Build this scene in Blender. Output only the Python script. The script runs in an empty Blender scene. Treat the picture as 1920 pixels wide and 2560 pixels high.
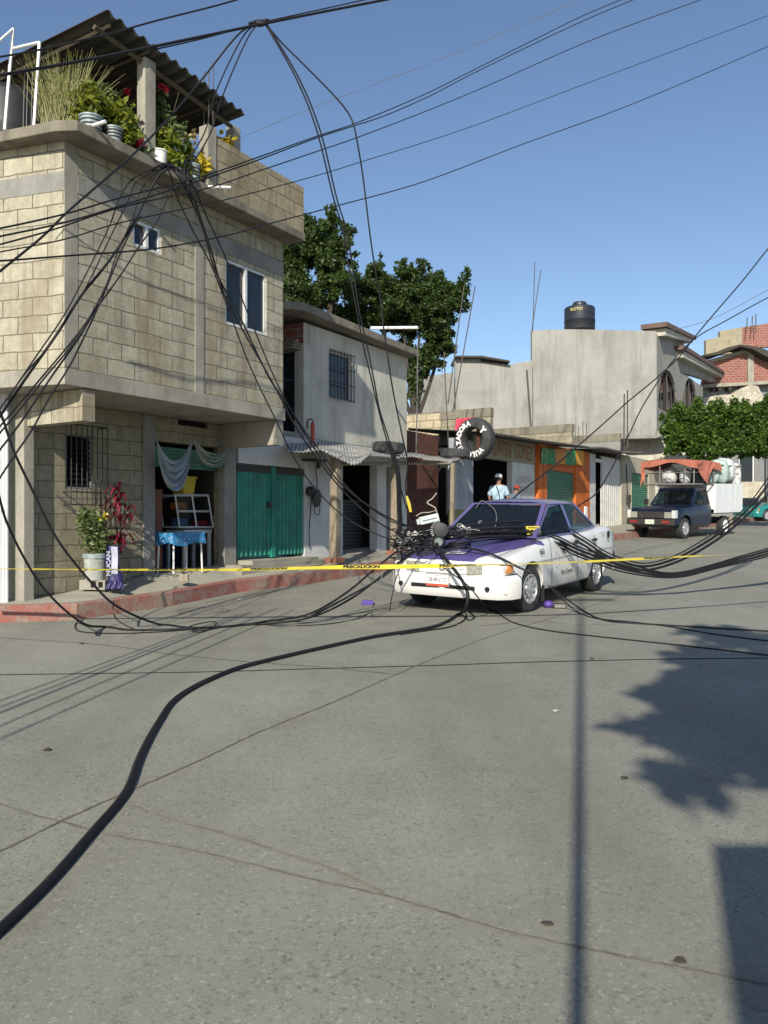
import bpy, bmesh, math, random
from mathutils import Vector as V, Matrix, noise
PI = math.pi
R_ = math.radians
C = bpy.context.scene.collection
S = bpy.context.scene
random.seed(7)

# ------------------------------------------------------------------ camera, world, sun, exposure
F = 2000.0; HZ = 1300.0; EYE = 1.5; GS = 0.036          # focal length and horizon in photo pixels, road gradient
cd = bpy.data.cameras.new('camera'); cam = bpy.data.objects.new('camera', cd); C.objects.link(cam)
cd.sensor_fit = 'VERTICAL'; cd.sensor_height = 36; cd.lens = 36*F/2560; cd.shift_y = (HZ-1280)/2560
cam.location = (0, 0, EYE); cam.rotation_euler = (PI/2, 0, 0); cd.clip_end = 2000; cd.clip_start = 0.05
S.camera = cam
SUN_EL = R_(30.5); SUN_AZ = math.atan2(-.24, -.971)        # direction towards the sun, x,y
w = bpy.data.worlds.new('World'); S.world = w; w.use_nodes = True
nt = w.node_tree; bg = nt.nodes['Background']; sky = nt.nodes.new('ShaderNodeTexSky')
sky.sky_type = 'NISHITA'; sky.sun_disc = False; sky.sun_elevation = SUN_EL
sky.sun_rotation = SUN_ROT = math.atan2(-.24, -.971) % (2*PI)
sky.air_density = 1.0; sky.dust_density = .9; sky.ozone_density = 2.4; sky.altitude = 600
nt.links.new(sky.outputs[0], bg.inputs[0]); bg.inputs[1].default_value = 0.122
sl = bpy.data.lights.new('sun', 'SUN'); sl.energy = 5.0; sl.angle = R_(.5); sl.color = (1, .93, .8)
so = bpy.data.objects.new('sun', sl); C.objects.link(so)
ld = V((.24*math.cos(SUN_EL), .971*math.cos(SUN_EL), -math.sin(SUN_EL)))
so.rotation_euler = ld.to_track_quat('-Z', 'Y').to_euler(); so.location = (-10, -20, 30)
S.view_settings.view_transform = 'Standard'; S.view_settings.look = 'None'
S.view_settings.exposure = 0.27; S.view_settings.gamma = 1

# ------------------------------------------------------------------ picture -> place
def P(px, py, Y): return V(((px-960)/F*Y, Y, EYE-(py-HZ)/F*Y))
def G(px, py, dz=0):
    Y = EYE/(GS+(py-HZ)/F); return V(((px-960)/F*Y, Y, GS*Y+dz))
def gz(y): return GS*y
class Frame:
    """vertical facade plane: x along the facade, y into the building, z up"""
    def __init__(s, ox, oy, dx, dy):
        l = math.hypot(dx, dy); s.u = V((dx/l, dy/l, 0)); s.n = V((-s.u.y, s.u.x, 0)); s.o = V((ox, oy, 0))
        s.M = Matrix(((s.u.x, s.n.x, 0, ox), (s.u.y, s.n.y, 0, oy), (0, 0, 1, 0), (0, 0, 0, 1)))
    def on(s, px, py, d=0):
        r = (px-960)/F; o = s.o+s.n*d
        t = (r*o.y-o.x)/(s.u.x-r*s.u.y); Y = o.y+s.u.y*t
        return t, EYE-(py-HZ)/F*Y
    def w(s, x, y, z): return s.M @ V((x, y, z))
    def loc(s, p): return s.M.inverted() @ p

# ------------------------------------------------------------------ mesh builder
class MB:
    def __init__(s): s.v = []; s.f = []; s.T = Matrix.Identity(4); s.smooth = False
    def add(s, vs, fs):
        n = len(s.v); s.v += [s.T @ V(p) for p in vs]; s.f += [tuple(i+n for i in f) for f in fs]; return s
    def box(s, x0, x1, y0, y1, z0, z1):
        if x0 > x1: x0, x1 = x1, x0
        if y0 > y1: y0, y1 = y1, y0
        if z0 > z1: z0, z1 = z1, z0
        return s.add([(x0,y0,z0),(x1,y0,z0),(x1,y1,z0),(x0,y1,z0),(x0,y0,z1),(x1,y0,z1),(x1,y1,z1),(x0,y1,z1)],
              [(0,3,2,1),(4,5,6,7),(0,1,5,4),(1,2,6,5),(2,3,7,6),(3,0,4,7)])
    def cbox(s, c, sx, sy, sz): return s.box(c[0]-sx/2, c[0]+sx/2, c[1]-sy/2, c[1]+sy/2, c[2]-sz/2, c[2]+sz/2)
    def prism(s, pts, off):
        n = len(pts); off = V(off); a = [V(p) for p in pts]
        return s.add(a+[p+off for p in a], [tuple(range(n)), tuple(range(2*n-1, n-1, -1))]+[(i, i+n, (i+1) % n+n, (i+1) % n) for i in range(n)])
    def quad(s, a, b, c, d): return s.add([a, b, c, d], [(0,1,2,3)])
    def poly(s, pts): return s.add(pts, [tuple(range(len(pts)))])
    def tube(s, path, r, n=6, cap=True):
        path = [V(p) for p in path]; m = len(path); rs = r if isinstance(r, (list, tuple)) else [r]*m
        vs = []; up = V((0, 0, 1)); prev = None
        for i, p in enumerate(path):
            t = (path[min(i+1, m-1)]-path[max(i-1, 0)])
            if t.length < 1e-9: t = V((0, 0, 1))
            t.normalize()
            if prev is None:
                a = t.cross(up if abs(t.z) < .9 else V((1, 0, 0))).normalized()
            else:
                a = (prev-t*prev.dot(t))
                a = a.normalized() if a.length > 1e-6 else t.cross(up).normalized()
            prev = a; b = t.cross(a)
            for k in range(n):
                q = 2*PI*k/n; vs.append(p+a*math.cos(q)*rs[i]+b*math.sin(q)*rs[i])
        fs = [(i*n+k, i*n+(k+1) % n, (i+1)*n+(k+1) % n, (i+1)*n+k) for i in range(m-1) for k in range(n)]
        if cap: fs += [tuple(range(n-1, -1, -1)), tuple((m-1)*n+k for k in range(n))]
        s.smooth = True
        return s.add(vs, fs)
    def lathe(s, prof, n=24, closed=False):
        """profile (r,z) turned about z"""
        m = len(prof); vs = [(r*math.cos(2*PI*k/n), r*math.sin(2*PI*k/n), z) for r, z in prof for k in range(n)]
        rng = range(m) if closed else range(m-1)
        fs = [(i*n+k, i*n+(k+1) % n, ((i+1) % m)*n+(k+1) % n, ((i+1) % m)*n+k) for i in rng for k in range(n)]
        return s.add(vs, fs)
    def ball(s, c, rx, ry, rz, n=12, m=8):
        vs = []; c = V(c)
        for i in range(m+1):
            a = PI*i/m
            for k in range(n):
                b = 2*PI*k/n; vs.append(c+V((rx*math.sin(a)*math.cos(b), ry*math.sin(a)*math.sin(b), rz*math.cos(a))))
        s.smooth = True
        return s.add(vs, [(i*n+k, (i+1)*n+k, (i+1)*n+(k+1) % n, i*n+(k+1) % n) for i in range(m) for k in range(n)])
    def grid(s, fn, nu, nv):
        vs = [fn(i/nu, j/nv) for j in range(nv+1) for i in range(nu+1)]
        return s.add(vs, [(j*(nu+1)+i, j*(nu+1)+i+1, (j+1)*(nu+1)+i+1, (j+1)*(nu+1)+i) for j in range(nv) for i in range(nu)])
    def wall(s, x0, x1, z0, z1, y0, y1, holes=()):
        """slab with rectangular holes (x0,x1,z0,z1), reveals included, no inner faces"""
        xs = sorted({x0, x1}|{min(max(h[i], x0), x1) for h in holes for i in (0, 1)})
        zs = sorted({z0, z1}|{min(max(h[i], z0), z1) for h in holes for i in (2, 3)})
        def solid(i, j):
            if i < 0 or j < 0 or i >= len(xs)-1 or j >= len(zs)-1: return False
            cx = (xs[i]+xs[i+1])/2; cz = (zs[j]+zs[j+1])/2
            return not any(h[0] < cx < h[1] and h[2] < cz < h[3] for h in holes)
        for i in range(len(xs)-1):
            for j in range(len(zs)-1):
                if not solid(i, j): continue
                a, b, c, d = xs[i], xs[i+1], zs[j], zs[j+1]
                s.quad((a,y0,c),(b,y0,c),(b,y0,d),(a,y0,d)); s.quad((b,y1,c),(a,y1,c),(a,y1,d),(b,y1,d))
                if not solid(i-1, j): s.quad((a,y1,c),(a,y0,c),(a,y0,d),(a,y1,d))
                if not solid(i+1, j): s.quad((b,y0,c),(b,y1,c),(b,y1,d),(b,y0,d))
                if not solid(i, j-1): s.quad((a,y1,c),(b,y1,c),(b,y0,c),(a,y0,c))
                if not solid(i, j+1): s.quad((a,y0,d),(b,y0,d),(b,y1,d),(a,y1,d))
        return s
    def ppoly(s, fr, pts, d0, d1):
        """polygon given in photo pixels on a facade plane, extruded into the building (frame coordinates)"""
        a = [fr.on(x, y, d0) for x, y in pts]
        return s.prism([(q[0], d0, q[1]) for q in a], (0, d1-d0, 0))
    def build(s, name, mat, parent=None, M=None, smooth=None, bevel=0):
        me = bpy.data.meshes.new(name); Mw = M
        vs = s.v
        if parent is None and M is None:
            xs = [p[0] for p in vs]; ys = [p[1] for p in vs]; zz = min(p[2] for p in vs)
            o = V(((min(xs)+max(xs))/2, (min(ys)+max(ys))/2, zz)); Mw = Matrix.Translation(o)
            vs = [p-o for p in vs]
        me.from_pydata([tuple(p) for p in vs], [], s.f); me.validate()
        bm = bmesh.new(); bm.from_mesh(me)
        if len(bm.verts) < 20000:
            bmesh.ops.remove_doubles(bm, verts=bm.verts, dist=1e-5)
            bmesh.ops.recalc_face_normals(bm, faces=bm.faces)
        if bevel:
            es = [e for e in bm.edges if len(e.link_faces) == 2 and e.calc_face_angle(0) > .6]
            bmesh.ops.bevel(bm, geom=es, offset=bevel, segments=2, affect='EDGES', profile=.6, clamp_overlap=True)
        bm.to_mesh(me); bm.free()
        if smooth or (smooth is None and s.smooth):
            me.shade_smooth()
            try: me.set_sharp_from_angle(angle=R_(45))
            except Exception: pass
        o = bpy.data.objects.new(name, me); C.objects.link(o)
        if mat: me.materials.append(mat)
        if parent: o.parent = parent
        if Mw is not None:
            pm = parent['_m'] if parent and '_m' in parent else None
            if parent: o.matrix_basis = wm(parent).inverted() @ Mw
            else: o.matrix_basis = Mw
        return o
def wm(o):
    m = o.matrix_basis.copy()
    while o.parent: o = o.parent; m = o.matrix_basis @ m
    return m
def tag(o, label=None, cat=None, group=None, kind=None):
    if label: o['label'] = label
    if cat: o['category'] = cat
    if group: o['group'] = group
    if kind: o['kind'] = kind
    return o
def thing(name, label, cat, M=None, group=None):
    o = bpy.data.objects.new(name, None); C.objects.link(o); o.empty_display_size = .2
    if M is not None: o.matrix_basis = M
    return tag(o, label, cat, group)
def text(s, size=1, font_w=1.0, bold=0):
    cu = bpy.data.curves.new('t', 'FONT'); cu.body = s; cu.size = size; cu.align_x = 'CENTER'; cu.align_y = 'CENTER'; cu.offset = bold; cu.resolution_u = 2
    o = bpy.data.objects.new('t', cu); C.objects.link(o); bpy.context.view_layer.update()
    me = bpy.data.meshes.new_from_object(o.evaluated_get(bpy.context.evaluated_depsgraph_get()))
    vs = [(v.co.x*font_w, v.co.y, 0) for v in me.vertices]; fs = [tuple(p.vertices) for p in me.polygons]
    bpy.data.objects.remove(o); bpy.data.curves.remove(cu); bpy.data.meshes.remove(me)
    return vs, fs
def spline(pts, k=8):
    pts = [V(p) for p in pts]
    if len(pts) < 3:
        return [pts[0].lerp(pts[-1], i/k) for i in range(k+1)]
    q = [pts[0]*2-pts[1]]+pts+[pts[-1]*2-pts[-2]]; out = []
    for i in range(1, len(q)-2):
        p0, p1, p2, p3 = q[i-1:i+3]
        t1 = max((p1-p0).length, 1e-4)**.5; t2 = max((p2-p1).length, 1e-4)**.5; t3 = max((p3-p2).length, 1e-4)**.5
        m1 = (p2-p1)+t2*((p1-p0)/t1-(p2-p0)/(t1+t2)); m2 = (p2-p1)+t2*((p3-p2)/t3-(p3-p1)/(t2+t3))
        for j in range(k):
            t = j/k; out.append(p1*(2*t**3-3*t*t+1)+m1*(t**3-2*t*t+t)+p2*(-2*t**3+3*t*t)+m2*(t**3-t*t))
    out.append(pts[-1]); return out

# ------------------------------------------------------------------ materials
class NT:
    def __init__(s, name):
        s.m = bpy.data.materials.new(name); s.m.use_nodes = True; s.t = s.m.node_tree; s.b = s.t.nodes['Principled BSDF']
        s.tc = s.n('ShaderNodeTexCoord')
    def n(s, k, **kw):
        o = s.t.nodes.new(k)
        for a, b in kw.items(): setattr(o, a, b)
        return o
    def l(s, a, b): s.t.links.new(a, b)
    def noise(s, scale, detail=4, rough=.6, vec=None, dist=0):
        o = s.n('ShaderNodeTexNoise'); o.inputs['Scale'].default_value = scale; o.inputs['Detail'].default_value = detail
        o.inputs['Roughness'].default_value = rough; o.inputs['Distortion'].default_value = dist; s.l(vec or s.tc.outputs['Object'], o.inputs['Vector']); return o.outputs['Fac']
    def mapv(s, sc=(1, 1, 1), src=None):
        o = s.n('ShaderNodeMapping'); o.inputs['Scale'].default_value = sc; s.l(src or s.tc.outputs['Object'], o.inputs['Vector']); return o.outputs['Vector']
    def ramp(s, fac, *st):
        o = s.n('ShaderNodeValToRGB'); e = o.color_ramp.elements
        while len(e) < len(st): e.new(.5)
        for i, (p, c) in enumerate(st): e[i].position = p; e[i].color = (c if isinstance(c, (tuple, list)) else (c, c, c))[:3]+(1,) if isinstance(c, tuple) else (c, c, c, 1)
        s.l(fac, o.inputs[0]); return o.outputs[0]
    def mix(s, fac, a, b, mode='MIX'):
        o = s.n('ShaderNodeMix', data_type='RGBA', blend_type=mode)
        for i, x in ((0, fac), (6, a), (7, b)):
            if hasattr(x, 'node'): s.l(x, o.inputs[i])
            else: o.inputs[i].default_value = x if i == 0 else tuple(x)+(1,)
        return o.outputs[2]
    def math(s, op, a, b=0.0, clamp=False):
        o = s.n('ShaderNodeMath', operation=op, use_clamp=clamp)
        for i, x in ((0, a), (1, b)):
            if hasattr(x, 'node'): s.l(x, o.inputs[i])
            else: o.inputs[i].default_value = x
        return o.outputs[0]
    def col(s, c):
        if hasattr(c, 'node'): s.l(c, s.b.inputs['Base Color'])
        else: s.b.inputs['Base Color'].default_value = tuple(c)+(1,)
    def bump(s, h, st=.3, dist=.01):
        o = s.n('ShaderNodeBump'); o.inputs['Strength'].default_value = st; o.inputs['Distance'].default_value = dist
        s.l(h, o.inputs['Height']); s.l(o.outputs[0], s.b.inputs['Normal'])
    def wallvec(s):
        """(x+y, z) so that faces along both horizontal axes of the wall's own frame get the pattern"""
        a = s.n('ShaderNodeSeparateXYZ'); s.l(s.tc.outputs['Object'], a.inputs[0])
        c = s.n('ShaderNodeCombineXYZ'); s.l(s.math('ADD', a.outputs[0], a.outputs[1]), c.inputs[0]); s.l(a.outputs[2], c.inputs[1]); return c.outputs[0], a.outputs[2]
MATS = {}
def plain(name, c, rough=.7, metal=0, var=.25, scale=6, bump=0.0, spec=.5, emit=0, streak=0):
    if name in MATS: return MATS[name]
    k = NT(name); k.b.inputs['Roughness'].default_value = rough; k.b.inputs['Metallic'].default_value = metal
    k.b.inputs['Specular IOR Level'].default_value = spec
    c2 = tuple(x*(1-var) for x in c); c3 = tuple(min(1, x*(1+var*.6)) for x in c)
    f = k.noise(scale, 5, .65)
    cc = k.ramp(f, (.3, c2), (.7, c3))
    if streak:
        st = k.noise(1, 4, .6, k.mapv((9, 9, .7)))
        cc = k.mix(k.math('MULTIPLY', k.ramp(st, (.5, 0.0), (.75, 1.0)), streak), cc, tuple(x*.45 for x in c))
    k.col(cc)
    if bump: k.bump(k.noise(scale*5, 4, .7), bump, .02)
    MATS[name] = k.m; return k.m
def blocks(name, c1, c2, mortar, bw=.4, bh=.2, ms=.012, off=.5, stain=.5, bump=.5, base=(.3,.27,.2)):
    k = NT(name); vec, z = k.wallvec()
    wob = k.noise(2.2, 2, .5)
    ad = k.n('ShaderNodeVectorMath', operation='MULTIPLY_ADD')
    nn = k.n('ShaderNodeTexNoise'); nn.inputs['Scale'].default_value = 4; nn.inputs['Detail'].default_value = 5; k.l(k.tc.outputs['Object'], nn.inputs['Vector'])
    k.l(nn.outputs['Color'], ad.inputs[0]); ad.inputs[1].default_value = (.045, .04, 0); k.l(vec, ad.inputs[2])
    b = k.n('ShaderNodeTexBrick', offset=off); k.l(ad.outputs[0], b.inputs['Vector'])
    b.inputs['Scale'].default_value = 1; b.inputs['Brick Width'].default_value = bw; b.inputs['Row Height'].default_value = bh
    b.inputs['Mortar Size'].default_value = ms; b.inputs['Mortar Smooth'].default_value = .25; b.inputs['Bias'].default_value = 0
    b.inputs['Color1'].default_value = tuple(c1)+(1,); b.inputs['Color2'].default_value = tuple(c2)+(1,); b.inputs['Mortar'].default_value = tuple(mortar)+(1,)
    cc = k.mix(.9, b.outputs['Color'], k.ramp(k.noise(9, 7, .8), (.25, (.55, .54, .5)), (.62, (1.08, 1.08, 1.06))), 'MULTIPLY')
    chip = k.math('MULTIPLY', k.ramp(k.noise(6, 6, .85, dist=1.2), (.6, 0.0), (.66, 1.0)), .65); cc = k.mix(chip, cc, tuple(x*.55 for x in mortar))
    drip = k.math('MULTIPLY', k.ramp(k.noise(1, 4, .6, k.mapv((5, 5, .3))), (.5, 0.0), (.68, 1.0)), stain*.6); cc = k.mix(drip, cc, tuple(x*.6 for x in base))
    st = k.math('MULTIPLY', k.ramp(k.noise(1, 5, .62, k.mapv((1.6, 1.6, .55))), (.48, 0.0), (.72, 1.0)), stain)
    cc = k.mix(st, cc, base)
    k.col(cc); k.b.inputs['Roughness'].default_value = .92; k.b.inputs['Specular IOR Level'].default_value = .25
    h = k.math('ADD', k.math('MULTIPLY', b.outputs['Fac'], -1.0), k.math('MULTIPLY', k.noise(40, 5, .7), .6)); k.bump(h, bump, .012)
    MATS[name] = k.m; return k.m
def concrete(name, c, stain=.4, scale=2.5, dark=.45, bump=.35):
    k = NT(name)
    f = k.noise(scale, 8, .7, dist=.3); cc = k.ramp(f, (.28, tuple(x*.74 for x in c)), (.52, c), (.78, tuple(min(1, x*1.2) for x in c)))
    st = k.math('MULTIPLY', k.ramp(k.noise(1, 5, .65, k.mapv((3.5, 3.5, .35))), (.47, 0.0), (.68, 1.0)), stain)
    cr = k.n('ShaderNodeTexVoronoi', feature='DISTANCE_TO_EDGE'); cr.inputs['Scale'].default_value = .55; nn = k.n('ShaderNodeTexNoise'); nn.inputs['Scale'].default_value = 2; k.l(k.tc.outputs['Object'], nn.inputs['Vector']); av = k.n('ShaderNodeVectorMath', operation='ADD'); k.l(nn.outputs['Color'], av.inputs[0]); k.l(k.tc.outputs['Object'], av.inputs[1]); k.l(av.outputs[0], cr.inputs['Vector'])
    cc = k.mix(k.math('MULTIPLY', k.math('LESS_THAN', cr.outputs['Distance'], .0035), .25), cc, tuple(x*.4 for x in c))
    cc = k.mix(st, cc, tuple(x*dark for x in c))
    cc = k.mix(.5, cc, k.ramp(k.noise(30, 5, .8), (.3, (.75,.75,.75)), (.7, (1.1,1.1,1.1))), 'MULTIPLY')
    k.col(cc); k.b.inputs['Roughness'].default_value = .9; k.b.inputs['Specular IOR Level'].default_value = .25
    k.bump(k.noise(18, 7, .75), bump, .02); MATS[name] = k.m; return k.m
def leafmat(name, c1, c2, trans=.35, rough=.45):
    k = NT(name); g = k.n('ShaderNodeNewGeometry')
    cc = k.ramp(g.outputs['Random Per Island'], (0, c1), (1, c2))
    cc = k.mix(.5, cc, k.ramp(k.noise(1.7, 3, .6), (.35, (.5,.55,.5)), (.65, (1.2,1.15,1.0))), 'MULTIPLY')
    k.col(cc); k.b.inputs['Roughness'].default_value = rough; k.b.inputs['Specular IOR Level'].default_value = .35
    tr = k.n('ShaderNodeBsdfTranslucent'); k.l(cc, tr.inputs[0])
    mx = k.n('ShaderNodeMixShader'); mx.inputs[0].default_value = trans
    k.l(k.b.outputs[0], mx.inputs[1]); k.l(tr.outputs[0], mx.inputs[2]); k.l(mx.outputs[0], k.t.nodes['Material Output'].inputs[0])
    MATS[name] = k.m; return k.m
def glassmat(name, tint=(.05,.08,.09), see=.35, rough=.04):
    k = NT(name); k.b.inputs['Base Color'].default_value = (.01,.014,.018,1); k.b.inputs['Roughness'].default_value = rough
    k.b.inputs['Specular IOR Level'].default_value = .8
    tr = k.n('ShaderNodeBsdfTransparent'); tr.inputs[0].default_value = tuple(tint)+(1,)
    mx = k.n('ShaderNodeMixShader'); mx.inputs[0].default_value = see
    k.l(k.b.outputs[0], mx.inputs[1]); k.l(tr.outputs[0], mx.inputs[2]); k.l(mx.outputs[0], k.t.nodes['Material Output'].inputs[0])
    MATS[name] = k.m; return k.m

def road_mat():
    k = NT('road_concrete'); ob = k.tc.outputs['Object']
    big = k.noise(.35, 5, .6, dist=.5); mid = k.noise(2.2, 6, .65)
    c = k.ramp(big, (.3, (.2, .198, .166)), (.7, (.272, .268, .226)))
    c = k.mix(.55, c, k.ramp(mid, (.3, (.8,.79,.77)), (.7, (1.1,1.1,1.08))), 'MULTIPLY')
    # exposed aggregate: dark and pale chips
    for sc, th, colr, am in ((40, .13, (.07,.072,.068), .7), (70, .18, (.09,.095,.09), .6), (60, .1, (.46,.45,.38), .45)):
        v = k.n('ShaderNodeTexVoronoi'); v.inputs['Scale'].default_value = sc; v.inputs['Randomness'].default_value = 1
        vv = k.mapv((1, 1, 1)); v2 = k.n('ShaderNodeMapping'); v2.inputs['Location'].default_value = (sc*.37, sc*.71, 0); v2.inputs['Rotation'].default_value = (0, 0, sc); k.l(ob, v2.inputs[0]); k.l(v2.outputs[0], v.inputs['Vector'])
        sp = k.n('ShaderNodeSeparateColor'); k.l(v.outputs['Color'], sp.inputs[0])
        m = k.math('MULTIPLY', k.math('LESS_THAN', v.outputs['Distance'], k.math('MULTIPLY', sp.outputs[0], th*3.2)), k.math('GREATER_THAN', sp.outputs[1], .62))
        m = k.math('MULTIPLY', m, k.math('MULTIPLY', k.ramp(k.noise(.7, 4, .6), (.4, .25), (.65, 1.0)), am))
        c = k.mix(m, c, colr)
    c = k.mix(k.math('MULTIPLY', k.ramp(k.noise(.6, 6, .7, k.mapv((1, .5, 1))), (.47, 0.0), (.7, 1.0)), .5), c, (.165, .152, .115))
    c = k.mix(k.math('MULTIPLY', k.ramp(k.noise(30, 4, .75), (.55, 0.0), (.64, 1.0)), .4), c, (.085, .088, .08))
    c = k.mix(k.math('MULTIPLY', k.ramp(k.noise(55, 3, .7), (.34, 1.0), (.42, 0.0)), .5), c, (.4, .39, .33))
    rot = k.n('ShaderNodeMapping'); rot.inputs['Rotation'].default_value = (0, 0, R_(33)); rot.inputs['Scale'].default_value = (1.1, .05, 1); k.l(ob, rot.inputs[0])
    c = k.mix(k.math('MULTIPLY', k.ramp(k.noise(1.1, 3, .5, rot.outputs[0]), (.48, 0.0), (.62, 1.0)), .3), c, (.14, .14, .12))
    c = k.mix(k.math('MULTIPLY', k.ramp(k.noise(1.3, 2, .4), (.66, 0.0), (.7, 1.0)), .25), c, (.14, .13, .1))
    k.col(c); k.b.inputs['Roughness'].default_value = .82; k.b.inputs['Specular IOR Level'].default_value = .3
    k.bump(k.math('ADD', k.noise(120, 4, .7), k.noise(12, 5, .6)), .35, .006)
    return k.m
M_ROAD = road_mat()
M_BLOCK = blocks('pale_block_wall', (.45,.425,.335), (.35,.325,.25), (.15,.135,.1), .40, .2, .0065, stain=.85, bump=.8, base=(.22,.175,.115))
M_BLOCKS = blocks('grey_block_wall', (.34,.31,.23), (.27,.245,.175), (.16,.145,.11), .40, .2, .008, stain=.35, base=(.16,.14,.1))
M_PARA = blocks('dark_block_wall', (.36,.315,.22), (.29,.25,.17), (.18,.155,.11), .40, .2, .009, stain=.6, base=(.15,.12,.08))
M_BRICK = blocks('red_brick_wall', (.33,.115,.09), (.25,.085,.07), (.3,.27,.23), .28, .14, .014, stain=.25, base=(.25,.15,.12))
M_DBRICK = blocks('brown_brick_wall', (.14,.05,.035), (.1,.04,.03), (.09,.07,.06), .26, .08, .008, stain=.3, base=(.06,.04,.035))
M_CONC = concrete('concrete', (.34,.32,.265), .5)
M_CONCD = concrete('weathered_concrete', (.22,.2,.155), .75)
M_CONCG = concrete('grey_concrete', (.26,.255,.23), .35)
M_PLAST = concrete('grey_plaster', (.36,.35,.31), .35, 1.1, .6)
M_PLAST2 = concrete('pale_plaster', (.52,.5,.43), .5, 1.2, .5)
M_PLASTB = concrete('big_wall_plaster', (.32,.315,.285), .6, .7, .55)
M_WALK = concrete('sidewalk_concrete', (.34,.325,.265), .2, 1.6, .6)
M_WHITEW = concrete('white_wall_paint', (.58,.59,.58), .3, 1.5, .6, .15)
k = NT('rubble_stone'); v_ = k.n('ShaderNodeTexVoronoi', feature='DISTANCE_TO_EDGE'); v_.inputs['Scale'].default_value = 4.5; k.l(k.tc.outputs['Object'], v_.inputs['Vector'])
v2_ = k.n('ShaderNodeTexVoronoi'); v2_.inputs['Scale'].default_value = 4.5; k.l(k.tc.outputs['Object'], v2_.inputs['Vector'])
k.col(k.mix(k.ramp(v_.outputs['Distance'], (.0, 0.0), (.05, 1.0)), (.22,.2,.16), k.mix(.6, (.42,.39,.3), k.ramp(v2_.outputs['Color'], (.2, (.3,.3,.3)), (.8, (.7,.7,.7))), 'SOFT_LIGHT'))); k.bump(v_.outputs['Distance'], .8, .06); M_STONE = k.m
M_BLACK = plain('black_rubber', (.018,.018,.02), .55, var=.3)
M_CABLE = plain('black_cable', (.012,.012,.015), .6, var=.35, scale=20, spec=.25)
M_CABLEG = plain('grey_cable', (.12,.12,.12), .6)
M_TYRE = plain('tyre_rubber', (.028,.028,.028), .8, var=.4, bump=.3)
M_TYREG = plain('dusty_tyre', (.045,.047,.05), .85, var=.5, scale=9, bump=.3)
M_WHITE = plain('white_paint', (.78,.78,.76), .5, var=.06)
M_METALW = plain('white_metal', (.6,.62,.62), .5, var=.12)
M_IRON = plain('dark_iron', (.035,.032,.03), .6, var=.4)
M_RUST = plain('rusty_rebar', (.09,.075,.06), .85, var=.4, scale=20)
M_WOOD = plain('weathered_wood', (.25,.205,.15), .85, var=.35, scale=7, streak=.5, bump=.3)
M_TEAL = plain('teal_door_paint', (.013,.21,.16), .55, var=.35, scale=3, streak=.7)
M_TEALD = plain('green_shutter_paint', (.07,.21,.155), .45, var=.2, scale=3)
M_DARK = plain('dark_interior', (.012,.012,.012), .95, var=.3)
M_ORANGE = plain('orange_paint', (.52,.125,.02), .6, var=.15, scale=3)
M_TARP = plain('faded_orange_tarpaulin', (.4,.13,.085), .8, var=.22, scale=3, bump=.3)
M_ALU = plain('aluminium_frame', (.7,.71,.7), .35, .3, var=.1)
M_GLASS = glassmat('window_glass', (.15,.2,.25), .25, .03)
M_CARGL = glassmat('car_glass', (.45,.6,.6), .72, .02)
M_TINT = glassmat('tinted_car_glass', (.03,.05,.07), .3, .03)
M_CASEGL = glassmat('display_glass', (.75,.8,.8), .85, .03)
M_CHROME = plain('chrome', (.7,.7,.7), .18, 1, var=.1)
M_RIM = plain('silver_wheel_cover', (.5,.51,.52), .35, .6, var=.15)
M_SHEET = plain('galvanised_sheet', (.42,.41,.38), .6, .2, var=.3, scale=3, streak=.4)
M_SHEETD = plain('old_corrugated_sheet', (.055,.05,.04), .9, var=.4, scale=3, streak=.3)
M_YEL = plain('yellow_tape', (.62,.5,.04), .45, var=.08, scale=3)
M_YELC = plain('yellow_plastic', (.6,.45,.04), .5)
M_INK = plain('black_ink', (.02,.02,.02), .7)
M_REDF = plain('faded_red_paint', (.42,.1,.08), .85, var=.4, scale=9)
M_PURP = plain('purple_plastic', (.09,.05,.3), .45)
M_SKIN = plain('skin', (.3,.16,.1), .6, var=.1)
M_TRUNK = plain('bark', (.05,.04,.03), .9, var=.4, bump=.5)
L_TREE = leafmat('tree_leaves', (.022,.048,.014), (.11,.17,.045), .42)
L_HEDGE = leafmat('hedge_leaves', (.025,.065,.012), (.12,.2,.03), .3)
L_GRASS = leafmat('tall_grass', (.16,.17,.04), (.3,.3,.1), .3)
L_LIME = leafmat('lime_leaves', (.1,.16,.02), (.3,.32,.04), .4)
L_GRN = leafmat('pot_plant_leaves', (.06,.1,.03), (.2,.26,.1), .35)
L_RED = leafmat('red_leaves', (.1,.008,.02), (.36,.03,.06), .3)
L_FLOW = leafmat('pink_flowers', (.6,.02,.07), (.75,.05,.12), .3)
L_YEL = leafmat('yellow_leaves', (.45,.4,.03), (.65,.5,.05), .4)
M_POT = plain('galvanised_bucket', (.3,.36,.37), .55, .15, var=.3, scale=12)

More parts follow.
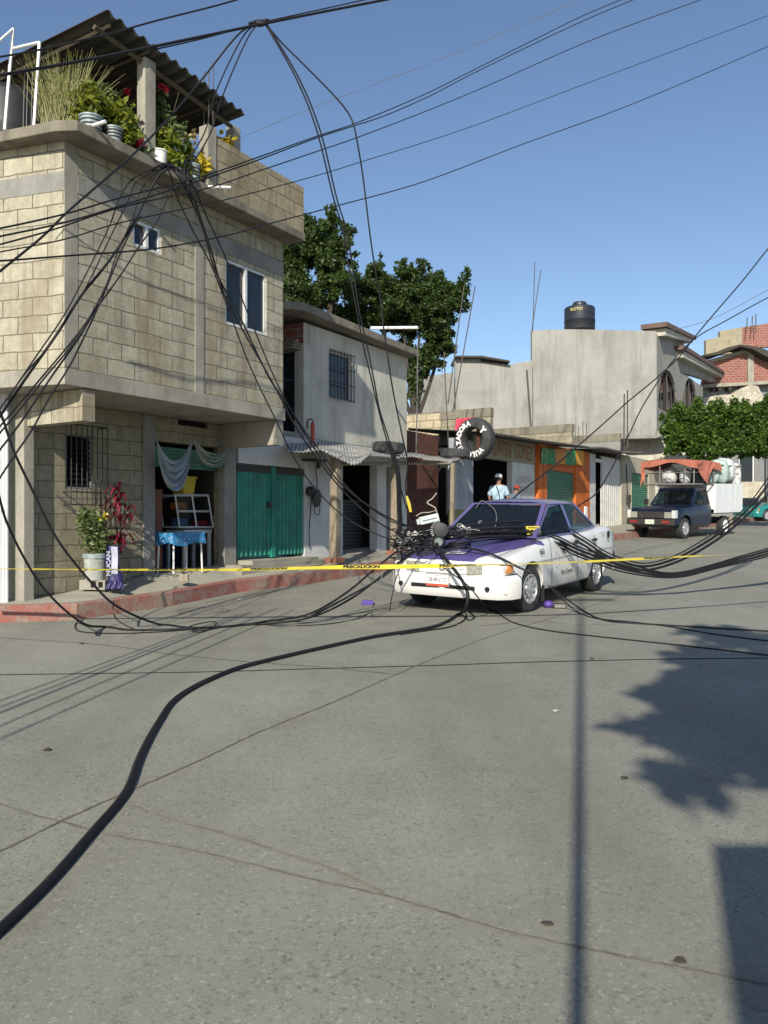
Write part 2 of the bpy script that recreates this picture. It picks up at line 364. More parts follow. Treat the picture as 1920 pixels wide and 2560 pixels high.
def leaves(mb, blobs, n, size, rnd, shell=.45, flat=0.0, elong=1.6):
    tot = sum(b[1][0]*b[1][1]*b[1][2] for b in blobs)
    for c, r in blobs:
        k = int(n*(r[0]*r[1]*r[2])/tot); c = V(c)
        for _ in range(k):
            d = V((rnd.gauss(0, 1), rnd.gauss(0, 1), rnd.gauss(0, 1))).normalized()
            q = shell+(1-shell)*rnd.random()
            nz = noise.noise(V((d.x*2.2, d.y*2.2, d.z*2.2))+c*3)
            q *= 1+.6*nz
            p = c+V((d.x*r[0], d.y*r[1], d.z*r[2]))*q
            a = V((rnd.gauss(0, 1), rnd.gauss(0, 1), rnd.gauss(0, .7))).normalized()
            b = a.cross(V((rnd.gauss(0, 1), rnd.gauss(0, 1), rnd.gauss(0, 1)))).normalized()
            s = size*(.6+.8*rnd.random()); a *= s*elong*.5; b *= s*.5
            i = len(mb.v); mb.v += [p-a, p+b*.8, p+a, p-b*.8]; mb.f.append((i, i+1, i+2, i+3))

# ================================================================== SETTING: ground, curb, sidewalk
mb = MB(); mb.add([(-300, -60, gz(-60)), (300, -60, gz(-60)), (300, 400, gz(400)), (-300, 400, gz(400))], [(0,1,2,3)])
tag(mb.build('road', M_ROAD, M=Matrix.Identity(4)), kind='structure', label='grey concrete road with exposed aggregate')
# cracks and joints, thin dirt-filled strips 4 mm above the road
def strip(path, wd, name, mat, rag=.5):
    pts = spline(path, 14); rnd = random.Random(len(pts)); b = MB(); vs = []; 
    for i, p in enumerate(pts):
        t = (pts[min(i+1, len(pts)-1)]-pts[max(i-1, 0)]); t.z = 0; t.normalize(); nn = V((-t.y, t.x, 0))
        wv = wd*(1+rag*rnd.uniform(-1, 1)); j = nn*wd*rnd.uniform(-.6, .6)
        for s_ in (-1, 1):
            q = p+nn*s_*wv+j; vs.append(V((q.x, q.y, gz(q.y)+.004)))
    b.add(vs, [(2*i, 2*i+1, 2*i+3, 2*i+2) for i in range(len(pts)-1)])
    return tag(b.build(name, mat, M=Matrix.Identity(4)), kind='structure')
M_JOINT = plain('joint_dirt', (.16,.15,.12), .95, var=.5, scale=9)
M_JOINT2 = plain('pale_joint_dirt', (.2,.18,.135), .95, var=.4, scale=5)
def g2(*a): return [G(x, y) for x, y in a]
strip(g2((-200, 2200), (0, 2128), (150, 2055), (330, 1975), (470, 1915), (650, 1830), (830, 1757), (960, 1700), (1100, 1640), (1230, 1590), (1380, 1545), (1480, 1515), (1620, 1462)), .0065, 'road_joint', M_JOINT)
strip(g2((0, 2010), (90, 2040), (170, 2060), (260, 2085), (400, 2110), (560, 2145), (760, 2195), (960, 2240), (1100, 2280), (1270, 2330), (1500, 2380), (1700, 2420), (1920, 2462)), .0055, 'road_joint', M_JOINT)
strip(g2((330, 2015), (450, 2055), (560, 2085), (700, 2130), (820, 2170), (960, 2232)), .008, 'road_crack', M_JOINT2, .35)
strip(g2((0, 1595), (250, 1612), (420, 1635), (620, 1655), (800, 1668), (990, 1686)), .007, 'road_crack', M_JOINT)
strip(g2((380, 1570), (520, 1545), (640, 1500), (700, 1470)), .008, 'road_crack', M_JOINT)
mh = G(505, 1527); g = MB(); g.T = Matrix.Translation((mh.x, mh.y, mh.z+.003)) @ Matrix.Rotation(math.atan(GS), 4, 'X')
g.lathe([(0, 0), (.27, 0), (.27, .004), (0, .004)], 32); g.lathe([(.29, 0), (.33, 0), (.33, .004), (.29, .004)], 32, True)
for i_ in range(5): g.box(-.2, .2, -.16+.08*i_-.008, -.16+.08*i_+.008, .004, .007)
tag(g.build('manhole_cover', plain('worn_cover', (.17,.165,.145), .8, var=.4, scale=9), None, Matrix.Identity(4)), 'round worn manhole cover set in the road near the red kerb', 'manhole cover')
rnd = random.Random(12)
for i_, (px_, py_, lb_) in enumerate(((600, 1500, 'small pale scrap of litter on the road near the kerb'), (1480, 1648, 'small dark leaf on the road right of the pole shadow'), (1560, 1948, 'dark pebble on the road below the tree shadow'), (1390, 1780, 'tiny pale scrap on the road left of the pole shadow'), (205, 1610, 'dark scrap on the road at the left'), (120, 1878, 'dark scrap on the road left of the main cable'), (1370, 2315, 'brown leaf on the road beside the long joint'), (1705, 2410, 'brown leaf on the joint near the wall shadow'))):
    q_ = G(px_, py_); r0_ = .016+.006*(q_.y/4); g = MB(); vs_ = [q_+V((r0_*math.cos(k_*PI/3)*rnd.uniform(.6, 1.4), r0_*math.sin(k_*PI/3)*rnd.uniform(.5, 1.1), .004+rnd.uniform(0, .012))) for k_ in range(6)]
    g.prism(vs_, (0, 0, .003)); tag(g.build('litter', plain('pale_litter', (.5,.5,.46), .8) if 'pale' in lb_ else plain('dark_litter', (.06,.05,.035), .9), None, None), lb_, 'litter')
# chips of asphalt and grit
rnd = random.Random(3); mb = MB()
for _ in range(70):
    Y = rnd.uniform(1.9, 7)**1; X = rnd.uniform(-.5, .5)*Y*1.05; r = rnd.uniform(.002, .005)
    mb.ball((X, Y, gz(Y)+r*.3), r*2.2, r, r*.5, 6, 4)
tag(mb.build('grit', M_JOINT, M=Matrix.Identity(4)), kind='stuff', label='dark grit scattered over the road')

FA = Frame(-4.26, 9.5, .62, 1)          # street front of the near houses
FB = Frame(.5, 17.2, .66, 1)            # street front of the tyre shop and beyond
# curb line (road level) and wall line
cb = [V((-12, 8.2, 0)), G(-300, 1558), G(0, 1557), G(193, 1550), G(434, 1514), G(593, 1482), G(800, 1456), G(945, 1432), V((2.6, 18.6, 0)), G(1578, 1346), V((16, 36.5, 0)), V((30, 56, 0))]
wl = [V((-12, 10.5, 0)), V((-6, 10.2, 0)), V((-4.55, 9.72, 0)), V((-4.2, 9.6, 0)), FA.w(2.0, .1, 0), FA.w(3.3, .1, 0), FA.w(5.3, .1, 0), FA.w(6.6, .3, 0), FB.w(2.2, .6, 0), FB.w(14.5, .8, 0), FB.w(26, .8, 0), FB.w(50, .8, 0)]
wz = [.5, .53, .54, .545, .74, .8, .88, .9, 1.05, 1.34, 1.75, 2.6]
tops = []; mb = MB(); n = len(cb)
for i in range(n):
    z = gz(cb[i].y)+.19; tops.append(V((cb[i].x, cb[i].y, z)))
def inset(i, d):
    t = (cb[min(i+1, n-1)]-cb[max(i-1, 0)]).normalized(); nn = V((-t.y, t.x, 0)); return V((cb[i].x+nn.x*d, cb[i].y+nn.y*d, 0))
vs = []
for i in range(n):
    a = inset(i, .14); vs += [V((a.x, a.y, tops[i].z)), V((wl[i].x, wl[i].y, wz[i]))]
mb.add(vs, [(2*i, 2*i+2, 2*i+3, 2*i+1) for i in range(n-1)])
def skirt(mb, lst, depth=.6):
    k = len(mb.v)
tag(mb.build('sidewalk', M_WALK, M=Matrix.Identity(4)), kind='structure')
k = NT('curb_paint')
f = k.noise(3.5, 7, .75, dist=.8); cc = k.mix(k.math('MULTIPLY', k.ramp(f, (.38, 0.0), (.56, 1.0)), .85), (.25,.205,.165), (.28,.085,.065))
cc = k.mix(.6, cc, k.ramp(k.noise(25, 4, .7), (.3, (.7,.7,.7)), (.7, (1.15,1.15,1.15))), 'MULTIPLY')
k.col(cc); k.b.inputs['Roughness'].default_value = .9; k.bump(k.noise(20, 5, .7), .5, .02); M_CURB = k.m
mb = MB(); rs = []
def prof(i, p): 
    a = inset(i, .14); b = inset(i, .02)
    return [V((p.x, p.y, gz(p.y)-.05)), V((b.x, b.y, tops[i].z-.015)), V((inset(i,.04).x, inset(i,.04).y, tops[i].z+.003)), V((a.x, a.y, tops[i].z+.003)), V((a.x, a.y, gz(p.y)-.05))]
vs = []
for i in range(n): vs += prof(i, cb[i])
mb.add(vs, [(5*i+j, 5*i+5+j, 5*i+6+j, 5*i+j+1) for i in range(n-1) for j in range(4)])
tag(mb.build('kerb', M_CURB, M=Matrix.Identity(4)), kind='structure', label='kerb with worn red paint')

# ================================================================== HOUSE 1 (pale block corner house)
house = thing('block_house', 'two-storey pale concrete block corner house with plants on its roof terrace', 'house', FA.M)
def hp(mb, name, mat, M=FA.M, par=house, **kw): return mb.build(name, mat, par, M, **kw)
UD = -1.0; S0 = -.2; S1 = 3.59
Cc = FA.w(S0, UD, 0)
FL = Frame(Cc.x, Cc.y, .957, -.29)      # bright end face, x runs right towards the corner
# upper storey front wall with two windows
def rect(fr, xl, xr, yt, yb, d=0, ref='l'):
    a = fr.on(xl, yt, d); b = fr.on(xr, yt, d); c = fr.on(xl, yb, d); return a[0], b[0], c[1], a[1]
w1 = rect(FA, 333, 404, 545, 612, UD); w2 = rect(FA, 564, 667, 645, 808, UD)
mb = MB(); mb.wall(S0, S1, 3.16, 5.68, UD, UD+.16, [w1, w2]); hp(mb, 'wall', M_BLOCK)
# end face
mb = MB(); mb.wall(-4.2, 0, 3.16, 5.68, .0, .16); hp(mb, 'wall', M_BLOCK, FL.M)
# far end wall
mb = MB(); mb.wall(UD+.16, 3.0, 3.16, 5.68, 0, .16); hp(mb, 'wall', M_BLOCK, FA.M @ Matrix.Translation((S1, 0, 0)) @ Matrix.Rotation(PI/2, 4, 'Z'))
# corner column, pilaster and ring beam of concrete, 3 mm proud
mb = MB(); mb.box(S0-.003, S0+.17, UD-.004, UD+.05, 3.2, 5.67); hp(mb, 'concrete_column', M_CONC); mb = MB(); ps = FA.on(487, 700, UD)[0]; pe = FA.on(508, 700, UD)[0]
mb.box(ps, pe, UD-.012, UD+.05, 3.12, 5.3); hp(mb, 'concrete_column', M_CONC)
mb = MB(); zb = 5.1; mb.box(S0+.17, w2[0]-.02, UD-.009, UD+.04, 5.155, 5.36); mb.box(w2[0]-.02, S1+.003, UD-.009, UD+.04, 5.155, 5.36); hp(mb, 'ring_beam', M_CONCG)
mb = MB(); mb.box(-4.2, -.003, -.006, .04, 5.13, 5.34); hp(mb, 'ring_beam', M_CONCG, FL.M)
mb = MB(); mb.box(-.16, .002, -.003, .04, 3.2, 5.12); hp(mb, 'concrete_column', M_BLOCK, FL.M)
# floor slab and roof slab (plan polygons)
def plan(fr_pts, z0, z1):
    b = MB(); b.prism([V((p[0], p[1], z0)) for p in fr_pts], (0, 0, z1-z0)); return b
LFar = FA.loc(FL.w(-4.2, 0, 0))
b = plan([(S0-.02, UD-.03), (S1+.02, UD-.03), (S1+.02, 3), (LFar.x, 3), (LFar.x-.02, LFar.y-.03)], 2.99, 3.17); hp(b, 'floor_slab', M_CONC, bevel=.012)
b = plan([(S0-.08, UD-.32), (S1+.14, UD-.32), (S1+.14, 3), (LFar.x, 3), (LFar.x-.04, LFar.y-.06), (S0-.2, UD-.1)], 5.67, 5.79); hp(b, 'roof_slab', M_CONCD, bevel=.015)
# parapet of blocks on the slab edge
p0 = FA.on(546, 400, UD-.32)[0]
mb = MB(); mb.wall(p0, S1+.12, 5.79, 6.47, UD-.30, UD-.16); hp(mb, 'parapet', M_PARA)
mb = MB(); mb.wall(UD-.16, 2.5, 5.79, 6.47, 0, .14); hp(mb, 'parapet', M_PARA, FA.M @ Matrix.Translation((S1+.12, 0, 0)) @ Matrix.Rotation(PI/2, 4, 'Z'))
mb = MB(); mb.box(-2.2, -.15, .02, .2, 5.791, 5.86); hp(mb, 'kerb_of_bricks', plain('terracotta', (.3,.1,.07), .9, var=.4), FL.M)
# aluminium windows
def alu_window(fr, r, d, par, lab=None, open_left=True):
    x0, x1, z0, z1 = r; f = MB(); t = .035
    for a in ((x0, x1, z0, z0+t), (x0, x1, z1-t, z1), (x0, x0+t, z0+t, z1-t), (x1-t, x1, z0+t, z1-t)): f.box(a[0], a[1], d+.02, d+.09, a[2], a[3])
    m = (x0+x1)/2; f.box(m-t*.6, m+t*.6, d+.012, d+.07, z0+t, z1-t)
    fo = f.build('window', M_ALU, par, fr.M)
    g = MB(); g.box(m, x1-t, d+.045, d+.05, z0+t, z1-t); g.box(x0+t, m, d+.062, d+.067, z0+t, z1-t); g.build('pane', M_GLASS, fo, fr.M)
    c = MB()
    c.grid(lambda u, v: (x0+t+(x1-x0)*.42*u, d+.11+.015*math.sin(u*38), z0+.02+(z1-z0-.04)*v), 30, 1); c.build('curtain', plain('grey_curtain', (.3,.33,.33), .9), fo, fr.M, smooth=True)
    return fo
alu_window(FA, w1, UD, house); alu_window(FA, w2, UD, house)
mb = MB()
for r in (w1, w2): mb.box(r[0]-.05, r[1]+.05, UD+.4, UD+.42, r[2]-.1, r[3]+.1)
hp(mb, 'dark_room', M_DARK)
# lower storey: column, wing wall beams, wall with barred window and shop doorway
FWD = .12
dl = FA.on(386, 1104, FWD); dr = FA.on(556, 1118, FWD); dj = FA.on(596, 1118, FWD)
bw = rect(FA, 163, 233, 1082, 1222, FWD)
mb = MB(); mb.wall(.0, 3.71, .3, 2.99, FWD, FWD+.18, [(dl[0], dr[0], .2, dl[1]+.02), bw, rect(FA, 445, 520, 1035, 1062, FWD)]); hp(mb, 'wall', M_BLOCKS)
mb = MB(); mb.box(-.02, .12, 0, .42, .3, 2.99); hp(mb, 'concrete_column', M_CONC, bevel=.01)
mb = MB(); mb.box(.03, .2, UD+.0, FWD, 2.62, 2.985); hp(mb, 'wing_beam', M_BLOCK)
mb = MB(); z1118 = FA.on(640, 1118, -.5)[1]; mb.box(S1-.17, S1, UD+.0, FWD, 2.62, 2.985); hp(mb, 'wing_beam', M_CONC)
mb = MB(); a = FA.on(556, 1100)[0]; b_ = FA.on(592, 1100)[0]; mb.box(dr[0]-.1, FA.on(591, 1200, -.02)[0], FWD-.14, FWD-.003, .5, 2.98); hp(mb, 'concrete_column', M_CONCG, bevel=.008)
mb = MB(); mb.box(dl[0]-.22, dl[0]-.003, FWD-.02, FWD-.003, .5, 2.98); hp(mb, 'concrete_column', M_CONCG, bevel=.008)
mb = MB(); mb.wall(-6, -.02, .3, 2.98, .42, .6); ql = FL.loc(FA.w(0, .42, 0)); hp(mb, 'wall', M_PLAST2, FL.M @ Matrix.Translation((ql.x, ql.y-.42, 0)))
# room behind the doorway
mb = MB(); x0, x1 = dl[0]-.4, 3.66
mb.box(x0, x1, 3.0, 3.05, .6, 2.95); mb.box(x0-.05, x0, FWD+.2, 3.0, .6, 2.95); mb.box(x1, x1+.04, FWD+.2, 3.0, .6, 2.95)
hp(mb, 'room_walls', plain('dim_room_paint', (.1,.095,.08), .95))
mb = MB(); mb.box(x0, x1, FWD, 3.0, .62, .735); hp(mb, 'room_floor', M_WALK)
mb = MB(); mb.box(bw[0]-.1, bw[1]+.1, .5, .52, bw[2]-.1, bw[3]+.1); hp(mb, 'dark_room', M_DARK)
# roller shutter box up in the doorway
mb = MB()
for i in range(6): mb.box(dl[0]+.01, dr[0]-.01, FWD+.1, FWD+.13, dl[1]-.05-.05*i-.045, dl[1]-.05-.05*i)
hp(mb, 'roller_shutter', M_TEALD)
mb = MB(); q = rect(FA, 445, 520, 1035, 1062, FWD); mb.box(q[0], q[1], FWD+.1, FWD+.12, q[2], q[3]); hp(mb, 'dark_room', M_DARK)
for i in range(9): pass
mb = MB()
for i in range(10): x = q[0]+(q[1]-q[0])*(i+.5)/10; mb.box(x-.008, x+.008, FWD+.03, FWD+.045, q[2], q[3])
hp(mb, 'vent_bars', M_IRON)
# louvre window with iron grille
f = MB(); x0, x1, z0, z1 = bw
for a in ((x0, x1, z0, z0+.03), (x0, x1, z1-.03, z1), (x0, x0+.03, z0, z1), (x1-.03, x1, z0, z1)): f.box(a[0], a[1], FWD+.01, FWD+.06, a[2], a[3])
wo = f.build('window', plain('grey_window_frame', (.16,.16,.15), .7), house, FA.M)
g = MB()
for i in range(9):
    z = z0+.05+(z1-z0-.1)*i/9
    g.quad((x0+.03, FWD+.02, z), (x1-.03, FWD+.02, z), (x1-.03, FWD+.07, z+.07), (x0+.03, FWD+.07, z+.07))
g.build('louvres', M_TINT, wo, FA.M)
g = MB(); gx0, gx1 = x0-.03, x1+.1; gz0, gz1 = z0-.2, z1+.1
for i in range(8):
    x = gx0+(gx1-gx0)*i/7; g.tube([(x, FWD-.16, gz0), (x, FWD-.16, gz1)], .007, 5)
for z in (gz0, gz0+.16, gz1):
    g.tube([(gx0, FWD-.16, z), (gx1, FWD-.16, z)], .009, 5)
    for x in (gx0, gx1): g.tube([(x, FWD-.16, z), (x, FWD+.02, z)], .009, 5)
for x in (gx0, gx1): g.tube([(x, FWD-.16, gz0), (x+(.1 if x == gx1 else -.1), FWD+.02, gz0+.12)], .011, 5)
g.build('grille', M_IRON, wo, FA.M)
# drain pipe and meter conduit on the corner
mb = MB()
for px, r_, m_ in ((-2, .05, 0), (9, .03, 0), (17, .018, 0)):
    p = P(px, 1500, 9.45); mb.tube([(p.x, 9.45, .5), (p.x, 9.45, 3.0)], r_, 8)
tag(mb.build('drain_pipe', M_METALW, house, Matrix.Identity(4)))
# roof terrace posts
mb = MB()
for px, wd, z1_, d in ((366, .17, 6.98, UD-.18), (583, .15, 6.9, UD-.05)):
    s_ = FA.on(px, 300, d)[0]; mb = MB(); mb.box(s_-wd/2, s_+wd/2, d-.07, d+.07, 5.792, z1_); hp(mb, 'roof_post', M_CONC, bevel=.01)
mb = MB(); s_ = FA.on(531, 300, UD-.3)[0]; mb.box(s_-.09, s_+.07, UD-.31, UD-.15, 5.792, 6.58); hp(mb, 'roof_post', M_CONC, bevel=.01)
mb = MB()
for dx, dy in ((-.05, -.28), (.03, -.2), (-.03, -.18), (.04, -.27)):
    mb.tube([(s_+dx, UD+dy, 6.5), (s_+dx+.01, UD+dy, 7.35+dx)], .006, 5)
hp(mb, 'rebar', M_RUST)
# corrugated canopy roof
e1 = FA.on(265, 22, UD-.37); e2 = FA.on(612, 282, UD-.37)
mb = MB(); nseg = 150; L = e2[0]-e1[0]
def canopy(u, v):
    x = e1[0]+L*u; x += -.25*v*1; y = UD-.37+3.2*v
    return (x-.2*v, y, 7.13-.16*u+.022*math.sin(u*nseg/2.0*1.15)-.42*v)
mb.grid(canopy, 300, 6); o = hp(mb, 'canopy_roof', M_SHEETD, smooth=True)
sm = o.modifiers.new('s', 'SOLIDIFY'); sm.thickness = .012
rd = random.Random(4); mb = MB()
for i in range(9):
    x = e1[0]+L*(i+.3)/9; mb.box(x, x+.05, UD-.3, UD+2.4, 6.96-.16*i/9, 7.01-.16*i/9)
mb.T = Matrix.Identity(4)
# beams under the canopy follow its slope
mb = MB()
for i in range(4):
    u = (i+.2)/4; a = V(canopy(u, .02)); b_ = V(canopy(u, .95)); a.z -= .06; b_.z -= .06; mb.tube([a, b_], .022, 4)
for v in (.06, .5):
    a = V(canopy(0.01, v)); b_ = V(canopy(.99, v)); a.z -= .12; b_.z -= .12; mb.tube([a, b_], .035, 4)
hp(mb, 'canopy_beams', plain('dark_wood', (.1,.08,.05), .9, streak=.4))
# dim back wall of the terrace shed
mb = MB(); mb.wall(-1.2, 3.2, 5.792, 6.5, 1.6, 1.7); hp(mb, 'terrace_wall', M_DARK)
# spouts
for px, py, L_ in ((495, 404, .0), ):
    pass
mb = MB(); a = P(520, 467, 9.55); mb.tube([a, a+V((.27, .02, 0))], .017, 8); hp(mb, 'water_spout', M_WHITE, Matrix.Identity(4))
mb = MB(); a = P(232, 314, 8.75); mb.tube([a, a+V((.16, -.05, .02))], .02, 8); hp(mb, 'water_spout', M_WHITE, Matrix.Identity(4))
mb = MB(); mb.box(-.22, 0, -.3, -.1, 5.5, 5.6); 

# tank and pipe frame on the terrace
tk = thing('water_tank', 'black water tank on the roof terrace left of the plants', 'water tank', Matrix.Translation(P(25, 300, 9.9)))
mb = MB(); mb.smooth = True; mb.lathe([(0, 0), (.42, 0), (.44, .05), (.44, .35), (.45, .38), (.44, .41), (.44, .75), (.38, .85), (.15, .93), (.15, 1.0), (0, 1.0)], 28); mb.build('tank_shell', plain('black_plastic', (.02,.022,.025), .5), tk)
tk.location.z = 5.87
fr_ = thing('pipe_frame', 'white pipe frame standing at the left end of the roof terrace', 'pipe frame', Matrix.Translation(P(50, 318, 8.9)))
def pw(*pts): 
    o = wm(fr_).translation; return [P(x, y, d)-o for x, y, d in pts]
mb = MB(); mb.tube(pw((12, 325, 8.9), (33, 72, 8.9)), .019, 8); mb.build('upright', M_WHITE, fr_)
mb = MB(); mb.tube(pw((85, 318, 8.95), (99, 106, 8.95)), .019, 8); mb.build('upright', M_WHITE, fr_)
mb = MB(); mb.tube(pw((33, 122, 8.9), (99, 106, 8.95)), .017, 8); mb.tube(pw((33, 72, 8.9), (-10, 110, 8.7)), .014, 8); mb.build('crossbar', M_WHITE, fr_)
mb = MB()
for x in (58, 66, 78): mb.tube(pw((x, 320, 9.1), (x+4, 170, 9.1)), .006, 5)
mb.build('rod', M_CABLEG, fr_)

# ================================================================== terrace plants
def pot(loc, r, h, label, mat=None, stripes=False):
    t = thing('plant_pot', label, 'plant pot', Matrix.Translation(loc))
    mb = MB(); mb.smooth = True; mb.lathe([(0, 0), (r*.78, 0), (r*.97, h*.9), (r*1.06, h*.92), (r*1.06, h), (r*.93, h), (r*.9, h*.85), (0, h*.85)], 20); mb.build('bucket', mat or M_POT, t)
    if stripes:
        for k_ in range(3):
            b = MB(); z = h*(.25+.22*k_); rr = r*(.8+.17*z/h)+.006; b.lathe([(rr, z), (rr+.002, z+.008), (rr, z+.016)], 20); b.build('band', M_IRON, t)
    b = MB(); b.ball((0, 0, h*.84), r*.88, r*.88, .02, 12, 4); b.build('soil', M_JOINT, t)
    return t
def plant(loc, label, kinds, seed, name='potted_plant', stems=6, h=.4, spread=.15):
    t = thing(name, label, 'plant', Matrix.Translation(loc)); rd = random.Random(seed)
    mb = MB()
    for i in range(stems):
        a = rd.uniform(0, 2*PI); q = spread*rd.uniform(.3, 1)
        mb.tube([(0, 0, 0), (q*.3*math.cos(a), q*.3*math.sin(a), h*.45), (q*math.cos(a), q*math.sin(a), h*rd.uniform(.7, 1))], [.006, .005, .003], 5)
    mb.build('stem', plain('green_stem', (.1,.1,.04), .8), t)
    for mat, blobs, n, sz, nm in kinds:
        b = MB(); leaves(b, blobs, n, sz, rd, .2); b.build(nm, mat, t)
    return t
TZ = 5.8
def tl(px, d): s_, _ = FA.on(px, 300, d); return FA.w(s_, d, TZ)
pot(tl(228, UD-.12), .13, .2, 'grey banded bucket at the corner of the roof terrace, under the tall grass', stripes=True)
pot(tl(285, UD-.2), .1, .16, 'small grey bucket second from the corner on the terrace edge', stripes=True)
pot(tl(398, UD-.22), .105, .15, 'white bucket on the terrace edge right of the concrete post', M_WHITE)
pot(tl(432, UD-.22), .09, .15, 'dull blue bucket between the white bucket and the banded bucket near the parapet')
pot(tl(482, UD-.22), .1, .19, 'pale banded bucket on the terrace edge beside the low block post', stripes=True)
# tall grass clump
t = thing('tall_grass', 'clump of tall thin yellow-green grass on the roof terrace', 'plant', Matrix.Translation(tl(160, UD+.25)))
rd = random.Random(5); mb = MB()
for i in range(420):
    a = rd.uniform(0, 2*PI); q = rd.uniform(0, .16); bx, by = q*math.cos(a)*1.6, q*math.sin(a)
    hh = rd.uniform(.5, 1.05); ln = rd.uniform(.05, .4)*hh; a2 = rd.uniform(0, 2*PI); dx, dy = math.cos(a2)*ln+bx*.8, math.sin(a2)*ln
    wd = .006; i0 = len(mb.v)
    for j in range(5):
        u = j/4; p = V((bx+dx*u*u, by+dy*u*u, hh*(u-.12*u*u*ln*3))); ww = wd*(1-u*.8); mb.v += [p+V((ww, 0, 0)), p-V((ww, 0, 0))]
        if j: mb.f.append((i0+2*j-2, i0+2*j-1, i0+2*j+1, i0+2*j))
mb.build('blades', L_GRASS, t)
mb = MB(); mb.box(-.3, .3, -.12, .12, 0, .1); mb.build('planter', M_REDF, t, bevel=.01)
plant(tl(225, UD-.05)+V((0, 0, .17)), 'bushy lime-green plant behind the corner bucket', [(L_LIME, [((0, 0, .25), (.22, .2, .2)), ((-.12, 0, .1), (.15, .15, .15))], 900, .05, 'leaves')], 1)
plant(tl(262, UD+.15), 'leafy green plant with pale foliage in front of the canopy, right of the grass', [(L_GRN, [((0, 0, .62), (.17, .15, .22)), ((.05, 0, .3), (.12, .1, .2))], 700, .05, 'leaves')], 2, h=.7)
plant(tl(300, UD-.15)+V((0, 0, .15)), 'spreading lime-green plant left of the concrete post', [(L_LIME, [((0, 0, .2), (.2, .15, .2)), ((.12, 0, 0), (.12, .1, .12))], 900, .05, 'leaves')], 3)
plant(tl(330, UD-.1)+V((0, 0, .1)), 'flowering plant with red blooms at the foot of the concrete post', [(L_GRN, [((0, 0, .15), (.14, .12, .22)), ((.1, 0, 0), (.14, .1, .12))], 420, .045, 'leaves'), (L_FLOW, [((.0, -.06, .28), (.05, .04, .04)), ((-.08, -.05, .22), (.03, .03, .03)), ((.13, -.1, .0), (.05, .04, .05))], 70, .04, 'flowers')], 4)
plant(tl(405, UD-.1), 'tall rose bush with pink-red flowers right of the concrete post', [(L_GRN, [((0, 0, .75), (.12, .1, .3)), ((.14, 0, .45), (.16, .1, .22)), ((-.1, 0, .5), (.1, .1, .2))], 520, .05, 'leaves'), (L_FLOW, [((.0, -.05, 1.02), (.045, .04, .035)), ((.06, -.05, .98), (.04, .04, .04)), ((-.43, 0, .98), (.045, .04, .045))], 120, .035, 'flowers')], 5, h=.95, spread=.3)
plant(tl(408, UD-.2)+V((0, 0, .1)), 'round green plant in the white bucket', [(L_LIME, [((0, 0, .2), (.2, .15, .17)), ((.13, 0, .02), (.15, .12, .1))], 700, .06, 'leaves')], 6)
plant(tl(468, UD-.2)+V((0, 0, .1)), 'spindly plant with yellow-green leaves above the dull blue bucket', [(L_LIME, [((0, 0, .22), (.11, .1, .2)), ((.02, 0, .0), (.1, .1, .1))], 330, .055, 'leaves'), (leafmat('cream_flowers', (.5,.42,.2), (.6,.5,.3)), [((-.04, 0, .46), (.05, .05, .06)), ((.08, 0, .44), (.05, .05, .07))], 60, .04, 'flowers')], 8)
plant(tl(505, UD-.28), 'yellow croton in front of the low block post', [(L_YEL, [((0, 0, .22), (.11, .1, .13))], 220, .06, 'leaves')], 9, h=.25)
plant(tl(556, UD-.1)+V((0, 0, .3)), 'yellow-leaved plant on top of the parapet beside the far roof post', [(L_YEL, [((0, 0, .42), (.17, .12, .17))], 330, .07, 'leaves')], 10, h=.4)

# ================================================================== HOUSE 2 (grey plaster) and its ground floor
h2 = thing('plaster_house', 'grey plastered two-storey house with barred window behind fallen cables', 'house', FA.M)
def h2p(mb, name, mat, M=FA.M, **kw): return mb.build(name, mat, h2, M, **kw)
s5 = FA.on(759, 900)[0]; s6 = FA.on(1017, 900)[0]
gw = rect(FA, 822, 880, 878, 992, 0); gw = (gw[0], gw[1], gw[2], gw[3]+.02)
mb = MB(); mb.wall(s5, s6, 2.95, 4.98, 0, .18, [gw]); h2p(mb, 'wall', M_PLAST2)
M2s = FA.M @ Matrix.Translation((s5, 0, 0)) @ Matrix.Rotation(PI/2, 4, 'Z')
mb = MB(); mb.wall(.18, 5, 2.95, 4.98, -.18, 0, [(.2, 1.6, 2.98, 4.5)]); h2p(mb, 'wall', M_PLAST2, M2s)
f = MB()
for x in (.21, .5, .8, 1.1, 1.4, 1.59): f.box(x-.015, x+.015, -.1, -.05, 2.98, 4.5)
for z in (3.0, 3.5, 4.0, 4.48): f.box(.2, 1.6, -.1, -.05, z-.015, z+.015)
wo = f.build('window', plain('dark_blue_frame', (.015,.04,.07), .5), h2, M2s)
g = MB(); g.box(.2, 1.6, -.08, -.075, 2.98, 4.5); g.build('pane', M_GLASS, wo, M2s)
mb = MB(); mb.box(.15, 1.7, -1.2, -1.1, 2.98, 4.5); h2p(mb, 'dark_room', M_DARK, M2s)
mb = MB(); mb.wall(0.0, .8, 4.62, 4.97, -.2, -.183+.19); h2p(mb, 'brick_patch', M_BRICK, M2s @ Matrix.Translation((0, .01, 0)))
mb = MB()
for i in range(4): mb.box(.05, 1.2, .0+.02*i, .25-.03*i, 4.5+.045*i, 4.53+.045*i)
h2p(mb, 'stacked_boards', M_WOOD, M2s)
mb = MB(); mb.box(-2.0, .2, 4.98, 5.03, 0, .1)
# far end wall and back
mb = MB(); mb.wall(.18, 5, 1, 4.98, 0, .18); h2p(mb, 'wall', M_PLAST2, FA.M @ Matrix.Translation((s6, 0, 0)) @ Matrix.Rotation(PI/2, 4, 'Z'))
